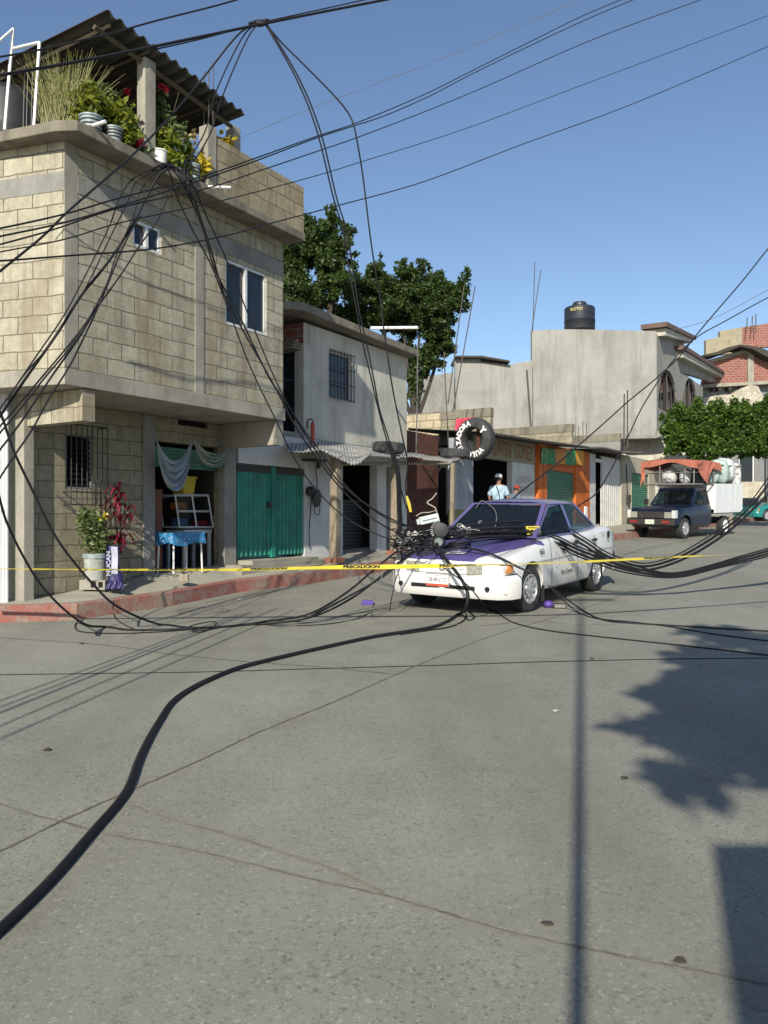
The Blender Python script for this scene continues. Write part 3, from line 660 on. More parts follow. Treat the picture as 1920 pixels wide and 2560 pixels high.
# roof slab pitched a little with a ridge near the left corner
a0 = FA.on(777, 773, -.28); a1 = FA.on(1049, 860, -.28)
mb = MB(); mb.add([], [])
xs = [a0[0]-1.2, a0[0], a1[0]]; zs_ = [a0[1]-.06, a0[1], a1[1]]
mb.prism([(xs[0]+.3, -.28, 4.95), (xs[1]-.2, -.28, 5.07), (xs[2], -.28, 4.98), (xs[2], -.28, 5.12), (xs[1]-.2, -.28, 5.22), (xs[0]+.3, -.28, 5.08)], (0, 5.3, 0)); h2p(mb, 'roof_slab', M_CONCD, bevel=.02)
mb = MB(); s_ = FA.on(928, 822, -.3)[0]; a = P(928, 820, 14.8); mb.tube([a, P(1044, 819, 14.2)], .028, 8); h2p(mb, 'water_spout', M_WHITE, Matrix.Identity(4))
mb = MB(); mb.tube([P(1044, 862, 16.2), P(1043, 1000, 16.2), P(1040, 1140, 16.2)], .014, 6); h2p(mb, 'drain_pipe', M_CABLEG, Matrix.Identity(4))
# barred window
f = MB(); x0, x1, z0, z1 = gw
for a in ((x0, x1, z0, z0+.03), (x0, x1, z1-.03, z1), (x0, x0+.03, z0, z1), (x1-.03, x1, z0, z1)): f.box(a[0], a[1], .04, .08, a[2], a[3])
wo = f.build('window', M_METALW, h2, FA.M)
g = MB(); g.box(x0, x1, .065, .07, z0, z1); g.build('pane', M_GLASS, wo, FA.M)
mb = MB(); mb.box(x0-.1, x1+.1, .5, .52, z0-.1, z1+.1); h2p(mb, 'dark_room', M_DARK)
g = MB()
for i in range(8): x = x0+(x1-x0)*i/7; g.tube([(x, -.05, z0-.03), (x, -.05, z1+.03)], .009, 5)
for z in (z0, z0+(z1-z0)*.33, z0+(z1-z0)*.66, z1): g.tube([(x0-.03, -.05, z), (x1+.03, -.05, z)], .009, 5)
g.build('grille', M_IRON, wo, FA.M)
# ground floor fronts
gd0 = FA.on(595, 1160)[0]; gd1 = FA.on(762, 1160)[0]; gzt = FA.on(596, 1157)[1]
bo0 = FA.on(857, 1200)[0]; bo1 = FA.on(943, 1200)[0]; c0 = FA.on(966, 1200)[0]; c1 = FA.on(986, 1200)[0]
mb = MB(); mb.wall(3.715, s6, .5, 2.94, .0, .18, [(gd0+.01, gd1, .3, gzt), (bo0, bo1, .3, 2.62), (c0, c1, .3, 2.6)]); h2p(mb, 'wall', M_WHITEW)
mb = MB(); mb.box(3.62, s5, -.02, 3, 2.945, 3.02); h2p(mb, 'deck_slab', M_CONCG)
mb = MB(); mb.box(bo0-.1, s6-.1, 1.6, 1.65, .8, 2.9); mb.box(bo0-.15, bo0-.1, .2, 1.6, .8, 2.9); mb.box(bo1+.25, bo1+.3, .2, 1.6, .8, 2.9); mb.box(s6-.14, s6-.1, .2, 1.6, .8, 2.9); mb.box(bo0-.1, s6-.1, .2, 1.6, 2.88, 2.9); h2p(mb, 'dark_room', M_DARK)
# double door of ribbed teal sheet
door = MB(); mid = (gd0+gd1)/2
def ribbed(b, xa, xb, y, z0, z1, pitch=.1):
    n_ = max(2, int((xb-xa)/pitch)); pts = []
    for i in range(n_):
        x = xa+(xb-xa)*i/n_; p_ = (xb-xa)/n_
        pts += [(x, y), (x+p_*.55, y), (x+p_*.65, y-.018), (x+p_*.9, y-.018)]
    pts.append((xb, y))
    b.add([(p[0], p[1], z) for p in pts for z in (z0, z1)], [(2*i, 2*i+2, 2*i+3, 2*i+1) for i in range(len(pts)-1)])
for xa, xb in ((gd0+.03, mid-.04), (mid+.04, gd1-.02)):
    dm = MB(); ribbed(dm, xa, xb, .035, .92, gzt-.1); dm.box(xa, xb, .04, .06, .9, gzt-.02); dd = dm.build('door', M_TEAL, h2, FA.M)
fm = MB(); fm.box(mid-.05, mid+.05, -.012, .09, .88, gzt-.01); fm.box(gd0+.01, gd0+.028, .03, .09, .88, gzt-.01); h2p(fm, 'door_frame', M_TEAL)
fm = MB(); fm.box(gd0, gd1, .01, .06, gzt-.13, gzt-.02); fm.cbox((mid-.09, -.0, 1.75), .07, .05, .1); h2p(fm, 'door_shadow_gap', M_IRON)
fm = MB(); fm.box(gd0, gd1, -.3, .2, .5, .86); fm.box(3.4, s5+1, -.35, -.002, .4, .8); h2p(fm, 'step', M_WALK)
mb = MB()
for i in range(7): mb.box(c0+.02, c1-.02, .3, .33, 1.35+.18*i, 1.35+.18*i+.12)
h2p(mb, 'red_goods', plain('red_cloth', (.35,.03,.03), .8))
# shutter half down in the dark opening
mb = MB()
for i in range(14): mb.box(bo0+.01, bo1-.01, .35+.012*(i % 2), .37+.012*(i % 2), .93+.07*i, .93+.07*i+.06)
h2p(mb, 'shutter', plain('black_shutter', (.02,.025,.028), .5))
# electric meter with drooping wires on white wall
mt = thing('electric_meter', 'grey electric meter with loose black wires on the white wall by the teal doors', 'meter', FA.M)
def fa(px, py, d): s_, z = FA.on(px, py, d); return (s_, d, z)
a = fa(792, 1245, -.1); mb = MB(); mb.smooth = True; mb.ball(a, .1, .08, .17, 12, 8); mb.build('meter_case', plain('meter_grey', (.05,.06,.06), .5), mt)
a = fa(776, 1228, -.08); mb = MB(); mb.ball(a, .09, .08, .09, 10, 6); mb.build('junction_box', M_BLACK, mt)
mb = MB(); mb.tube(spline([fa(792, 1155, -.05), fa(790, 1180, -.05), fa(793, 1200, -.05), fa(790, 1240, -.08)]), .009, 5)
mb.tube(spline([fa(780, 1235, -.05), fa(776, 1280, -.03), fa(773, 1330, -.03), fa(774, 1370, -.02)]), .008, 5)
mb.tube(spline([fa(785, 1260, -.09), fa(788, 1283, -.12), fa(798, 1285, -.12), fa(800, 1262, -.1)]), .007, 5); mb.build('lead', M_CABLE, mt)
mb = MB(); mb.box(*[FA.on(748, 1140)[0], FA.on(783, 1140)[0]], -.3, -.05, 2.53, 2.57); mb.box(FA.on(762, 1140)[0], FA.on(764, 1140)[0]+.03, -.3, -.26, 2.4, 2.53); mb.build('bracket', M_IRON, mt)

# awning posts (timber)
def post(px, ytop, ybase, d, wd, label, taper=0):
    s_, z0 = FA.on(px, ybase, d); z1 = FA.on(px, ytop, d)[1]; o = FA.w(s_, d, z0)
    t = thing('awning_post', label, 'post', Matrix.Translation(o) @ FA.M.to_3x3().to_4x4(), 'timber posts holding the tin awning')
    mb = MB(); mb.prism([(-wd/2-.02, -wd/2, 0), (wd/2-.02, -wd/2, 0), (wd/2-.02, wd/2, 0), (-wd/2-.02, wd/2, 0)], (.05, 0, z1-z0)); mb.build('shaft', M_WOOD, t, bevel=.006)
    mb = MB(); mb.cbox((-.01, 0, .03), wd+.14, wd+.1, .09); mb.build('footing', plain('red_brick_foot', (.25,.1,.07), .9), t, bevel=.01)
post(838, 1140, 1405, -.68, .14, 'thick leaning timber post with a brick footing in front of the dark doorway')
post(988, 1150, 1385, -.68, .13, 'timber post with sunlit lower half beside the tall black cable')
post(1131, 1160, 1350, -1.1, .08, 'thin timber post beside the grey-blue tyre shop wall')
# tin awning, rumpled sheets
def fw(px, py, d): s_, z = FA.on(px, py, d); return FA.w(s_, d, z)
aw = thing('tin_awning', 'crumpled galvanised sheet awning over the shop fronts', 'awning', FA.M)
def sheet(front, back, par, name, mat=M_SHEET, df=-.85, db=-.05, corr=60, amp=.012, M=FA.M, fr=FA):
    fp = [fr.on(x, y, df) for x, y in front]; bp = [fr.on(x, y, db) for x, y in back]
    def at(lst, u):
        q = u*(len(lst)-1); i = min(int(q), len(lst)-2); f_ = q-i; return lst[i][0]*(1-f_)+lst[i+1][0]*f_, lst[i][1]*(1-f_)+lst[i+1][1]*f_
    def fn(u, v):
        a = at(fp, u); b_ = at(bp, u); x = a[0]*(1-v)+b_[0]*v; z = a[1]*(1-v)+b_[1]*v+amp*math.sin((a[0]*(1-v)+b_[0]*v)*corr)
        return (x, df*(1-v)+db*v, z)
    b = MB(); b.grid(fn, 160, 5); o = b.build(name, mat, par, M, smooth=True); m_ = o.modifiers.new('s', 'SOLIDIFY'); m_.thickness = .008
    return o
sheet([(718, 1128), (760, 1130), (803, 1124), (845, 1146), (879, 1161), (899, 1158), (925, 1134)], [(716, 1108), (760, 1108), (800, 1104), (830, 1105), (870, 1115), (905, 1122), (935, 1128)], aw, 'sheet')
sheet([(925, 1136), (960, 1140), (985, 1144), (1010, 1146)], [(933, 1126), (960, 1128), (985, 1130), (1012, 1132)], aw, 'sheet')
sheet([(1000, 1143), (1030, 1142), (1055, 1146), (1068, 1152)], [(1002, 1134), (1030, 1133), (1055, 1136), (1068, 1140)], aw, 'sheet', df=-.95)
sheet([(1056, 1148), (1090, 1150), (1120, 1154), (1148, 1148), (1160, 1164)], [(1058, 1138), (1090, 1140), (1120, 1141), (1148, 1140), (1158, 1146)], aw, 'sheet', df=-.95)
mb = MB(); mb.tube([fa(842, 1160, -.7), fa(1000, 1158, -.7), fa(1135, 1160, -1.0)], .03, 4); mb.build('rail', M_WOOD, aw, FA.M)
# tyres
def tyre(M, label, R=.31, r=.105, mat=M_TYREG, group=None, wide=.095, hole=.6):
    t = thing('car_tyre', label, 'tyre', M, group)
    mb = MB(); mb.smooth = True; rh = R*hole
    pr = [(rh, -wide*.8), (rh+.02, -wide), (R*.88, -wide*1.05), (R*.97, -wide*.85), (R, -wide*.5), (R, wide*.5), (R*.97, wide*.85), (R*.88, wide*1.05), (rh+.02, wide), (rh, wide*.8), (rh+.012, 0)]
    mb.lathe(pr, 40, True); mb.build('carcass', mat, t)
    tr = MB()
    for k_ in range(44):
        a = 2*PI*k_/44; c_, s_ = math.cos(a), math.sin(a); tr.T = Matrix.Rotation(a, 4, 'Z'); tr.box(R-.004, R+.005, -.014, .014, -wide*.7, wide*.7)
    tr.build('tread', mat, t)
    return t
p = fw(971, 1137, -.45); tyre(Matrix.Translation(p+V((0, 0, .14))) @ Matrix.Rotation(.06, 4, 'Y'), 'worn black tyre lying flat on the tin awning above the timber post', group='tyres lying on the tin awning')
p = fw(1138, 1150, -.5); tyre(Matrix.Translation(p+V((0, 0, .14))) @ Matrix.Rotation(.04, 4, 'Y'), 'grey dusty tyre lying flat on the awning under the lettered tyre', R=.33, group='tyres lying on the tin awning')
# big lettered tyre
fc = P(1180, 1097, 18.6)
ax = V((-.62, -.78, .0)).normalized(); xr = V((0, 0, 1)).cross(ax).normalized()
Mt = Matrix(((xr.x, 0, ax.x, fc.x), (xr.y, 0, ax.y, fc.y), (0, 1, 0, fc.z), (0, 0, 0, 1)))
xr = Mt.col[0].to_3d(); 
bt = tyre(Mt @ Matrix.Translation((0, 0, -.13)), 'large upright tyre painted with white letters, sign of the tyre repair shop', R=.49, wide=.13, hole=.54)
mb = MB(); word = 'VULCANIZADORA'
for i, ch in enumerate(word):
    ang = R_(-48-i*17.2); vs, fs = text(ch, .17, .95, .008)
    mb.T = Matrix.Rotation(ang-PI/2, 4, 'Z') @ Matrix.Translation((0, .365, .012)); mb.add(vs, fs)
vs, fs = text('Y', .2, 1.0, .012); mb.T = Matrix.Translation((.29, .18, .012)) @ Matrix.Rotation(-.9, 4, 'Z'); mb.add(vs, fs)
mb.build('lettering', M_WHITE, bt, Mt)
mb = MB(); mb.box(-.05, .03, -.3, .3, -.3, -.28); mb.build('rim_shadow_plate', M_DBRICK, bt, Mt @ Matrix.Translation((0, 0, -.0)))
mb = MB(); a = P(1140, 1050, 18.9); mb.prism([P(1137, 1075, 18.9), P(1141, 1047, 18.9), P(1185, 1043, 18.9), P(1165, 1070, 18.9)], (0, .04, 0))
tag(mb.build('red_sign', plain('red_sign_paint', (.6,.03,.08), .6)), 'red painted board behind the top of the lettered tyre', 'sign')

# ================================================================== items at the shop doorway
sd = -.25
def at(px, py, d): s_, z = FA.on(px, py, d); return FA.w(s_, d, z), s_, z
# display case on a stand, leaning
dc = thing('display_case', 'white framed glass display case on a stand in the shop doorway', 'display case', FA.M)
D = .35
def q3(px, py, d=D): s_, z = FA.on(px, py, d); return V((s_, d, z))
A, B_, Cq, Dq = q3(438, 1238), q3(520, 1238), q3(533, 1318), q3(449, 1318)
fm = MB(); r_ = .016
mids = [(A.lerp(Dq, .5), B_.lerp(Cq, .5)), (A.lerp(B_, .5), Dq.lerp(Cq, .5)), (A, B_), (B_, Cq), (Cq, Dq), (Dq, A)]
for a, b in mids: fm.tube([a, b], r_, 4)
bk = V((0, .35, 0))
for a in (A, B_, Cq, Dq): fm.tube([a, a+bk+V((0, 0, -.03 if a in (A, B_) else 0))], r_, 4)
for a, b in ((A, B_), (B_, Cq), (Cq, Dq), (Dq, A)): fm.tube([a+bk, b+bk], r_, 4)
fm.smooth = False; fm.build('frame', M_METALW, dc, FA.M)
g = MB(); g.quad(A, B_, Cq, Dq); g.build('pane', M_CASEGL, dc, FA.M)
g = MB(); g.add([A.lerp(Dq, .5), B_.lerp(Cq, .5), B_.lerp(Cq, .5)+bk, A.lerp(Dq, .5)+bk, Dq, Cq, Cq+bk, Dq+bk], [(0,1,2,3), (4,5,6,7)]); g.build('shelf', M_METALW, dc, FA.M)
g = MB(); a = q3(462, 1325); zt = a.z
g.box(FA.on(459, 1325, D)[0], FA.on(529, 1325, D)[0], D-.01, D+.38, zt-.05, zt)
for px in (459, 522):
    x = FA.on(px, 1325, D)[0]
    for y in (D, D+.34): g.box(x, x+.04, y-.01, y+.03, .735, zt-.05)
g.build('stand', M_METALW, dc, FA.M)
goods = [((.25, .75), 'orange_goods', plain('orange_pack', (.5,.12,.02), .6), .11), ((.22, .22), 'blue_goods', plain('blue_pack', (.06,.14,.3), .6), .12), ((.8, .18), 'red_goods', plain('red_pack', (.4,.03,.06), .6), .09)]
for (u, v), nm, m_, hh in goods:
    p_ = (Dq.lerp(Cq, u)).lerp(A.lerp(B_, u), 0 if v < .5 else .52); g = MB(); g.cbox((p_.x, p_.y+.16, p_.z+hh/2+.015), .2, .16, hh); g.build(nm, m_, dc, FA.M, bevel=.015)
# yellow crate on top
p_ = A.lerp(B_, .45); t = thing('crate', 'yellow plastic basket on top of the display case', 'basket', FA.M @ Matrix.Translation((p_.x, p_.y+.15, p_.z+.017)))
g = MB(); w_ = .11; w2_ = .14
g.prism([(-w_, -w_, 0), (w_, -w_, 0), (w_, w_, 0), (-w_, w_, 0)], (0, 0, .012)); g.build('bottom', M_YELC, t)
g = MB()
for i in range(4):
    g.T = Matrix.Rotation(i*PI/2, 4, 'Z')
    g.prism([(-w_, -w_, .0), (w_, -w_, .0), (w2_, -w2_, .26), (-w2_, -w2_, .26)], (0, .008, 0)); g.box(-w2_-.01, w2_+.01, -w2_-.012, -w2_+.003, .245, .27)
g.build('sides', M_YELC, t)
# small table with blue cloth
tb = thing('folding_table', 'small table with white legs in front of the display case', 'table', FA.M @ Matrix.Translation((FA.on(452, 1330, .0)[0], .0, 0)))
tz = FA.on(455, 1330, .0)[1]; base = .74
g = MB(); g.box(-.33, .27, -.17, .17, tz-.03, tz-.005); g.build('tabletop', M_METALW, tb)
for x, y in ((-.28, -.15), (.25, -.15), (-.28, .14), (.25, .14)):
    g = MB(); g.tube([(x, y, tz-.03), (x*1.06, y*1.1, base)], .013, 6); g.build('leg', M_WHITE, tb)
k = NT('flowered_cloth'); v = k.n('ShaderNodeTexVoronoi'); v.inputs['Scale'].default_value = 22; k.l(k.tc.outputs['Object'], v.inputs['Vector'])
k.col(k.mix(k.math('LESS_THAN', v.outputs['Distance'], .22), (.03,.2,.4), (.45,.4,.5))); M_CLOTH = k.m
g = MB()
def cloth(u, v):
    L_ = [(-.345, -.19), (.285, -.19), (.285, .19), (-.345, .19), (-.345, -.19)]
    q = u*4; i = min(int(q), 3); f_ = q-i; x = L_[i][0]*(1-f_)+L_[i+1][0]*f_; y = L_[i][1]*(1-f_)+L_[i+1][1]*f_
    k_ = 1+.06*v*math.sin(u*60); return (x*k_, y*k_*(1+.1*v), tz-.17*v*(1+.15*math.sin(u*25)))
g.grid(cloth, 120, 6); g.box(-.345, .285, -.19, .19, tz-.003, tz+.002)
tag(g.build('tablecloth', M_CLOTH, None, FA.M @ Matrix.Translation((FA.on(452, 1330, .0)[0], .0, 0)), smooth=True), 'blue flowered cloth draped over the small doorway table', 'tablecloth')
# timber door leaf at left jamb
g = MB(); x = FA.on(391, 1300, .2)[0]; g.box(x, x+.24, .34, .4, .74, 1.95); tag(g.build('timber_board', plain('red_brown_wood', (.2,.06,.03), .6, streak=.4), None, FA.M), 'upright red-brown wooden board inside the left side of the shop doorway', 'board')
g = MB(); g.box(FA.on(405, 1300, 1.2)[0], FA.on(520, 1300, 1.2)[0], 1.2, 1.5, .74, 1.3); tag(g.build('counter', plain('dark_blue_counter', (.02,.04,.12), .6), None, FA.M, bevel=.02), 'dark blue counter inside the shop behind the table', 'counter')
# hammocks hung as swags
def swag(pa, pb, sag, thick, mat, label, d0=-.18):
    n_ = 26; m_ = 14; a = q3(*pa, d0); b = q3(*pb, d0); g = MB(); rd = random.Random(int(sag*100))
    def fn(u, v):
        base_ = a.lerp(b, u); s_ = 4*u*(1-u); top = sag*s_*.42; bot = sag*(s_**.8); z = base_.z-(top*(1-v)+bot*v)
        return (base_.x+.02*math.sin(v*19+u*3)*s_, base_.y+.05*math.sin(v*26+u*5)*s_*(1)+.02, z)
    g.grid(fn, 40, 40); o = g.build('hammock', mat, None, FA.M, smooth=True)
    tag(o, label, 'hammock', 'hammocks hung over the shop doorway')
M_HAM = plain('grey_blue_netting', (.3,.36,.4), .95, var=.25, scale=30); M_HAM2 = plain('pale_green_netting', (.34,.4,.34), .95, var=.35, scale=18)
swag((392, 1092), (484, 1095), .76, .1, M_HAM, 'deep blue-grey net hammock hanging over the left of the shop doorway')
swag((486, 1095), (575, 1118), .37, .1, M_HAM2, 'shallow pale green net hammock hanging over the right of the shop doorway')
# bulb
g = MB(); g.ball(q3(582, 1047, -.3), .03, .03, .035, 8, 6); tag(g.build('light_bulb', M_WHITE, None, FA.M), 'unlit bulb under the overhanging slab', 'light bulb')

# block with painted bucket, plant, sack
bl = P(250, 1462, 9.0); 
def gsurf(px, py, z): Y = (EYE-z)/((py-HZ)/F); return V(((px-960)/F*Y, Y, z))
b0 = FA.w(FA.on(238, 1462, -.2)[0], -.2, .625); rot = Matrix.Rotation(-.12, 4, 'Z')
t = thing('hollow_block', 'hollow concrete block carrying the painted plant bucket', 'concrete block', Matrix.Translation(b0) @ rot)
g = MB(); g.wall(-.17, .17, 0, .12, -.08, .08, [(-.02, .05, .025, .1), (.08, .14, .025, .1)]); g.build('block', M_CONC, t)
t = thing('bucket', 'white-washed bucket with grey rim standing on the hollow block', 'bucket', Matrix.Translation(b0+V((-.0, 0, .12))))
g = MB(); g.smooth = True; g.lathe([(0, 0), (.115, 0), (.14, .3), (.128, .3), (.12, .27), (0, .27)], 24); g.build('bucket_body', concrete('whitewash', (.42,.44,.4), .5, 8), t)
g = MB(); g.lathe([(.139, .27), (.15, .275), (.15, .33), (.142, .335), (.135, .33), (.137, .28)], 24); g.build('rim', M_POT, t)
plant(b0+V((0, 0, .42)), 'bushy grey-green plant in the whitewashed bucket', [(L_GRN, [((-.02, 0, .35), (.21, .17, .27)), ((.06, 0, .12), (.17, .15, .2)), ((-.12, 0, .5), (.12, .12, .14))], 1700, .035, 'leaves'), (L_YEL, [((.12, -.05, .5), (.06, .06, .08))], 25, .03, 'flowers')], 21, h=.55)
# red cordyline
t = thing('red_cordyline', 'tall dark red long-leaved plant between the bucket plant and the wall', 'plant', Matrix.Translation(b0+V((.16, .28, -.02)))); rd = random.Random(9)
g = MB(); g.tube([(0, 0, 0), (.02, 0, .7), (.05, 0, 1.3)], .012, 6); g.tube([(0, 0, 0), (.05, 0, .6), (.12, 0, 1.0)], .01, 6); g.build('stem', M_TRUNK, t)
g = MB()
for i in range(70):
    tt = rd.uniform(.55, 1.32); c_ = V((.05*tt, 0, tt)) if rd.random() < .7 else V((.12*tt, 0, tt*.8)); a = rd.uniform(0, 2*PI); ln = rd.uniform(.14, .27); wd = .022
    d_ = V((math.cos(a), math.sin(a), 0)); sd_ = V((-d_.y, d_.x, 0)); i0 = len(g.v)
    for j in range(6):
        u = j/5; p_ = c_+d_*ln*u+V((0, 0, .13*math.sin(u*2.6)-.09*u*u)); ww = wd*math.sin(PI*min(1, u*.9+.08)); g.v += [p_+sd_*ww, p_-sd_*ww]
        if j: g.f.append((i0+2*j-2, i0+2*j-1, i0+2*j+1, i0+2*j))
g.build('leaves', L_RED, t)
# blue and white sack
t = thing('sack', 'blue and white printed plastic sack leaning beside the plant bucket', 'sack', Matrix.Translation(b0+V((.25, -.02, 0))) @ Matrix.Rotation(-.15, 4, 'Z')) 
g = MB(); g.smooth = True
def sk(u, v):
    a = 2*PI*u; w_ = .085*(1.15-.25*v+.07*math.sin(v*9)); return (w_*math.cos(a)+.02*math.sin(v*7)-.02*v, w_*.7*math.sin(a)+.008*math.sin(a*5+v*9), .55*v)
g.grid(sk, 28, 16); g.build('bag', plain('navy_plastic', (.025,.02,.1), .45), t, smooth=True)
g = MB(); g.grid(lambda u, v: (.0+.075*u-.01*v, -.078+.02*u-.004*math.sin(v*8)+.015*v, .2+.34*v), 3, 10); g.build('white_panel', plain('white_plastic', (.38,.4,.5), .4), t, smooth=True)
vs, fs = text('NUCAN', .085, 1.0, .003); g = MB(); g.T = Matrix.Translation((-.035, -.083, .33)) @ Matrix.Rotation(-.2, 4, 'Z') @ Matrix.Rotation(PI/2, 4, 'X') @ Matrix.Rotation(PI/2, 4, 'Z'); g.add(vs, fs); g.build('lettering', plain('white_plastic', (.6,.62,.68), .4), t)
g = MB(); g.grid(lambda u, v: (-.06+.24*u, -.09-.05*v+.015*math.sin(u*21), .11*(1-v)*(1-.6*abs(2*u-1))+.012+.02*math.sin(u*17+v*9)**2), 20, 8); g.build('crumpled_fold', plain('navy_plastic', (.025,.02,.1), .45), t)
# loose block on the sidewalk
p_ = gsurf(460, 1454, .66); g = MB(); g.T = Matrix.Translation(p_) @ Matrix.Rotation(.1, 4, 'Z'); g.box(-.06, .06, -.05, .05, 0, .1); tag(g.build('stone_block', M_BLOCK, bevel=.012), 'small pale block lying loose on the sidewalk', 'block')

# ================================================================== TYRE SHOP ROW (FB)
M_SHOPG = concrete('grey_blue_paint', (.33,.37,.4), .35, 2)
M_OLIVE = plain('olive_paint', (.2,.22,.07), .8)
M_CREAM = concrete('cream_wall', (.5,.46,.36), .4)
def fb(px, py, d=0): s_, z = FB.on(px, py, d); return (s_, d, z)
def X(px, d=0): return FB.on(px, 1200, d)[0]
ts = thing('tyre_shop', 'single-storey tyre repair shop with corrugated roof and painted lettering', 'shop', FB.M)
def tp(mb, name, mat, par=None, **kw): return mb.build(name, mat, par or ts, FB.M, **kw)
mb = MB(); mb.wall(X(1010), X(1128), .8, 3.5, .35, .5); tp(mb, 'brick_wall', M_DBRICK)
mb = MB(); mb.wall(X(1134), X(1183), 1.75, 3.45, 0, .15); tp(mb, 'wall', M_SHOPG)
mb = MB(); mb.wall(X(1134), X(1183), .7, 1.75, -.003, .15); tp(mb, 'painted_base', M_OLIVE)
mb = MB(); mb.wall(X(1280), X(1337), .8, fb(1225, 1146)[2]-.003, 0, .15); tp(mb, 'wall', M_WHITEW)
mb = MB(); mb.box(X(1134), X(1640), 3.4, 3.5, .8, 4.2); mb.box(X(1475), X(1477), .2, 3.3, 1, 3.9); mb.box(X(1560), X(1562), .2, 3.3, 1, 3.9); tp(mb, 'rear_wall', M_DARK)
mb = MB(); z1 = fb(1225, 1098)[2]; z0 = fb(1225, 1146)[2]; mb.wall(X(1184), X(1338), z0, 3.7, -.004, .15); tp(mb, 'sign_band', plain('beige_band', (.3,.27,.19), .8, var=.3, streak=.4))
mb = MB()
for wd_, pa, pb in (('LLANTERA', 1232, 1278), ('GOMEZ', 1288, 1330)):
    vs, fs = text(wd_, 1, 1); xs_ = [v_[0] for v_ in vs]; ww = max(xs_)-min(xs_); L_ = X(pb)-X(pa); hh = .42
    zc = (z0+3.7)/2-.03; mb.T = Matrix.Translation(((X(pa)+X(pb))/2, -.01, zc)) @ Matrix.Rotation(PI/2, 4, 'X') @ Matrix.Scale(L_/ww, 4, (1, 0, 0)) @ Matrix.Scale(hh/.72, 4, (0, 1, 0)); mb.add(vs, fs)
tp(mb, 'lettering', plain('rust_lettering', (.25,.09,.03), .8))
mb = MB()
for i, wd_ in enumerate(('LLANTAS', 'VENTA Y', 'PARCHES', 'RINES')):
    vs, fs = text(wd_, .26, .95); mb = MB(); mb.T = Matrix.Translation((X(1311), -.006, 2.62-.3*i)) @ Matrix.Rotation(PI/2, 4, 'X'); mb.add(vs, fs); tp(mb, 'lettering', plain('faded_ochre_lettering', (.42,.36,.24), .8))
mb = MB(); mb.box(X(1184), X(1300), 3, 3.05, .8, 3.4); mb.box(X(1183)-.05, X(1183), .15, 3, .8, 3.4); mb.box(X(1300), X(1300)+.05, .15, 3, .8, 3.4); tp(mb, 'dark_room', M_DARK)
# corrugated roof and old boards
def roofsheet(pts, par, name, mat, df, db, dz, corr=34, amp=.025):
    fp = [fb(x, y, df) for x, y in pts]
    def fn(u, v):
        q = u*(len(fp)-1); i = min(int(q), len(fp)-2); f_ = q-i; a = V(fp[i]).lerp(V(fp[i+1]), f_)
        return (a.x, df*(1-v)+db*v, a.z+dz*v+amp*math.sin(a.x*corr))
    b = MB(); b.grid(fn, 240, 4); o = b.build(name, mat, par, FB.M, smooth=True); m_ = o.modifiers.new('s', 'SOLIDIFY'); m_.thickness = .02; return o
roofsheet([(1228, 1083), (1290, 1092), (1345, 1101), (1400, 1108), (1474, 1118)], ts, 'roof', M_SHEETD, -.8, 1.5, .25)
mb = MB(); mb.prism([fb(1228, 1092, -.55), fb(1345, 1110, -.55), fb(1345, 1102, -.55), fb(1228, 1082, -.55)], (0, .06, 0)); tp(mb, 'fascia', plain('dark_fascia', (.05,.045,.035), .9))
# orange shop
os_ = thing('orange_shop', 'small shop with orange painted pillars, green roller shutter and a green and orange banner', 'shop', FB.M)
def op(mb, name, mat, **kw): return mb.build(name, mat, os_, FB.M, **kw)
mb = MB(); mb.box(X(1338), X(1358), -.12, .1, .9, 3.75); op(mb, 'pillar', M_ORANGE)
mb = MB(); mb.box(X(1436), X(1471), -.05, .1, .9, 3.75); op(mb, 'pillar', M_ORANGE)
mb = MB(); mb.box(X(1358), X(1436), 0, .1, 3.0, 3.75); op(mb, 'wall', M_ORANGE)
mb = MB(); x0, x1 = X(1359), X(1436)
for i in range(26): z = 1.0+.08*i; mb.add([(x0, .06, z), (x1, .06, z), (x1, .03, z+.05), (x0, .03, z+.05), (x1, .06, z+.08), (x0, .06, z+.08)], [(0,1,2,3), (3,2,4,5)])
op(mb, 'roller_shutter', M_TEALD)
k = NT('banner_print'); sp = k.n('ShaderNodeSeparateXYZ'); k.l(k.tc.outputs['Generated'], sp.inputs[0])
o_ = k.n('ShaderNodeValToRGB'); e = o_.color_ramp; e.interpolation = 'CONSTANT'
for i, (ps_, cl) in enumerate(((0, (.02,.2,.07)), (.3, (.55,.2,.02)), (.55, (.02,.2,.08)), (.78, (.65,.3,.03)))):
    if i > 1: e.elements.new(ps_)
    e.elements[i].position = ps_; e.elements[i].color = cl+(1,)
k.l(sp.outputs[0], o_.inputs[0]); nz = k.noise(5, 4, .7); k.col(k.mix(k.math('GREATER_THAN', nz, .6), o_.outputs[0], (.4,.42,.2))); k.b.inputs['Roughness'].default_value = .5
mb = MB(); a = fb(1353, 1119, -.16); b_ = fb(1460, 1127, -.16); c_ = fb(1460, 1163, -.16); d_ = fb(1353, 1160, -.16); mb.grid(lambda u, v: V(a).lerp(V(b_), u).lerp(V(d_).lerp(V(c_), u), v)+V((0, .02*math.sin(u*14)*v, .012*math.sin(u*17))), 40, 4); op(mb, 'banner', k.m, smooth=True)
mb = MB()
for px, s_ in ((1349, 'REFACCIONES'), (1457, 'BICICLETAS')):
    for i, ch in enumerate(s_):
        vs, fs = text(ch, .2, 1.2); mb.T = Matrix.Translation((X(px), -.125 if px < 1400 else -.055, 3.05-.17*i)) @ Matrix.Rotation(PI/2, 4, 'X'); mb.add(vs, fs)
op(mb, 'lettering', plain('dark_red_lettering', (.13,.025,.01), .7))
mb = MB(); mb.box(X(1457)-.03, X(1457)+.22, -.09, -.058, 1.55, 1.95); op(mb, 'poster', M_WHITE)
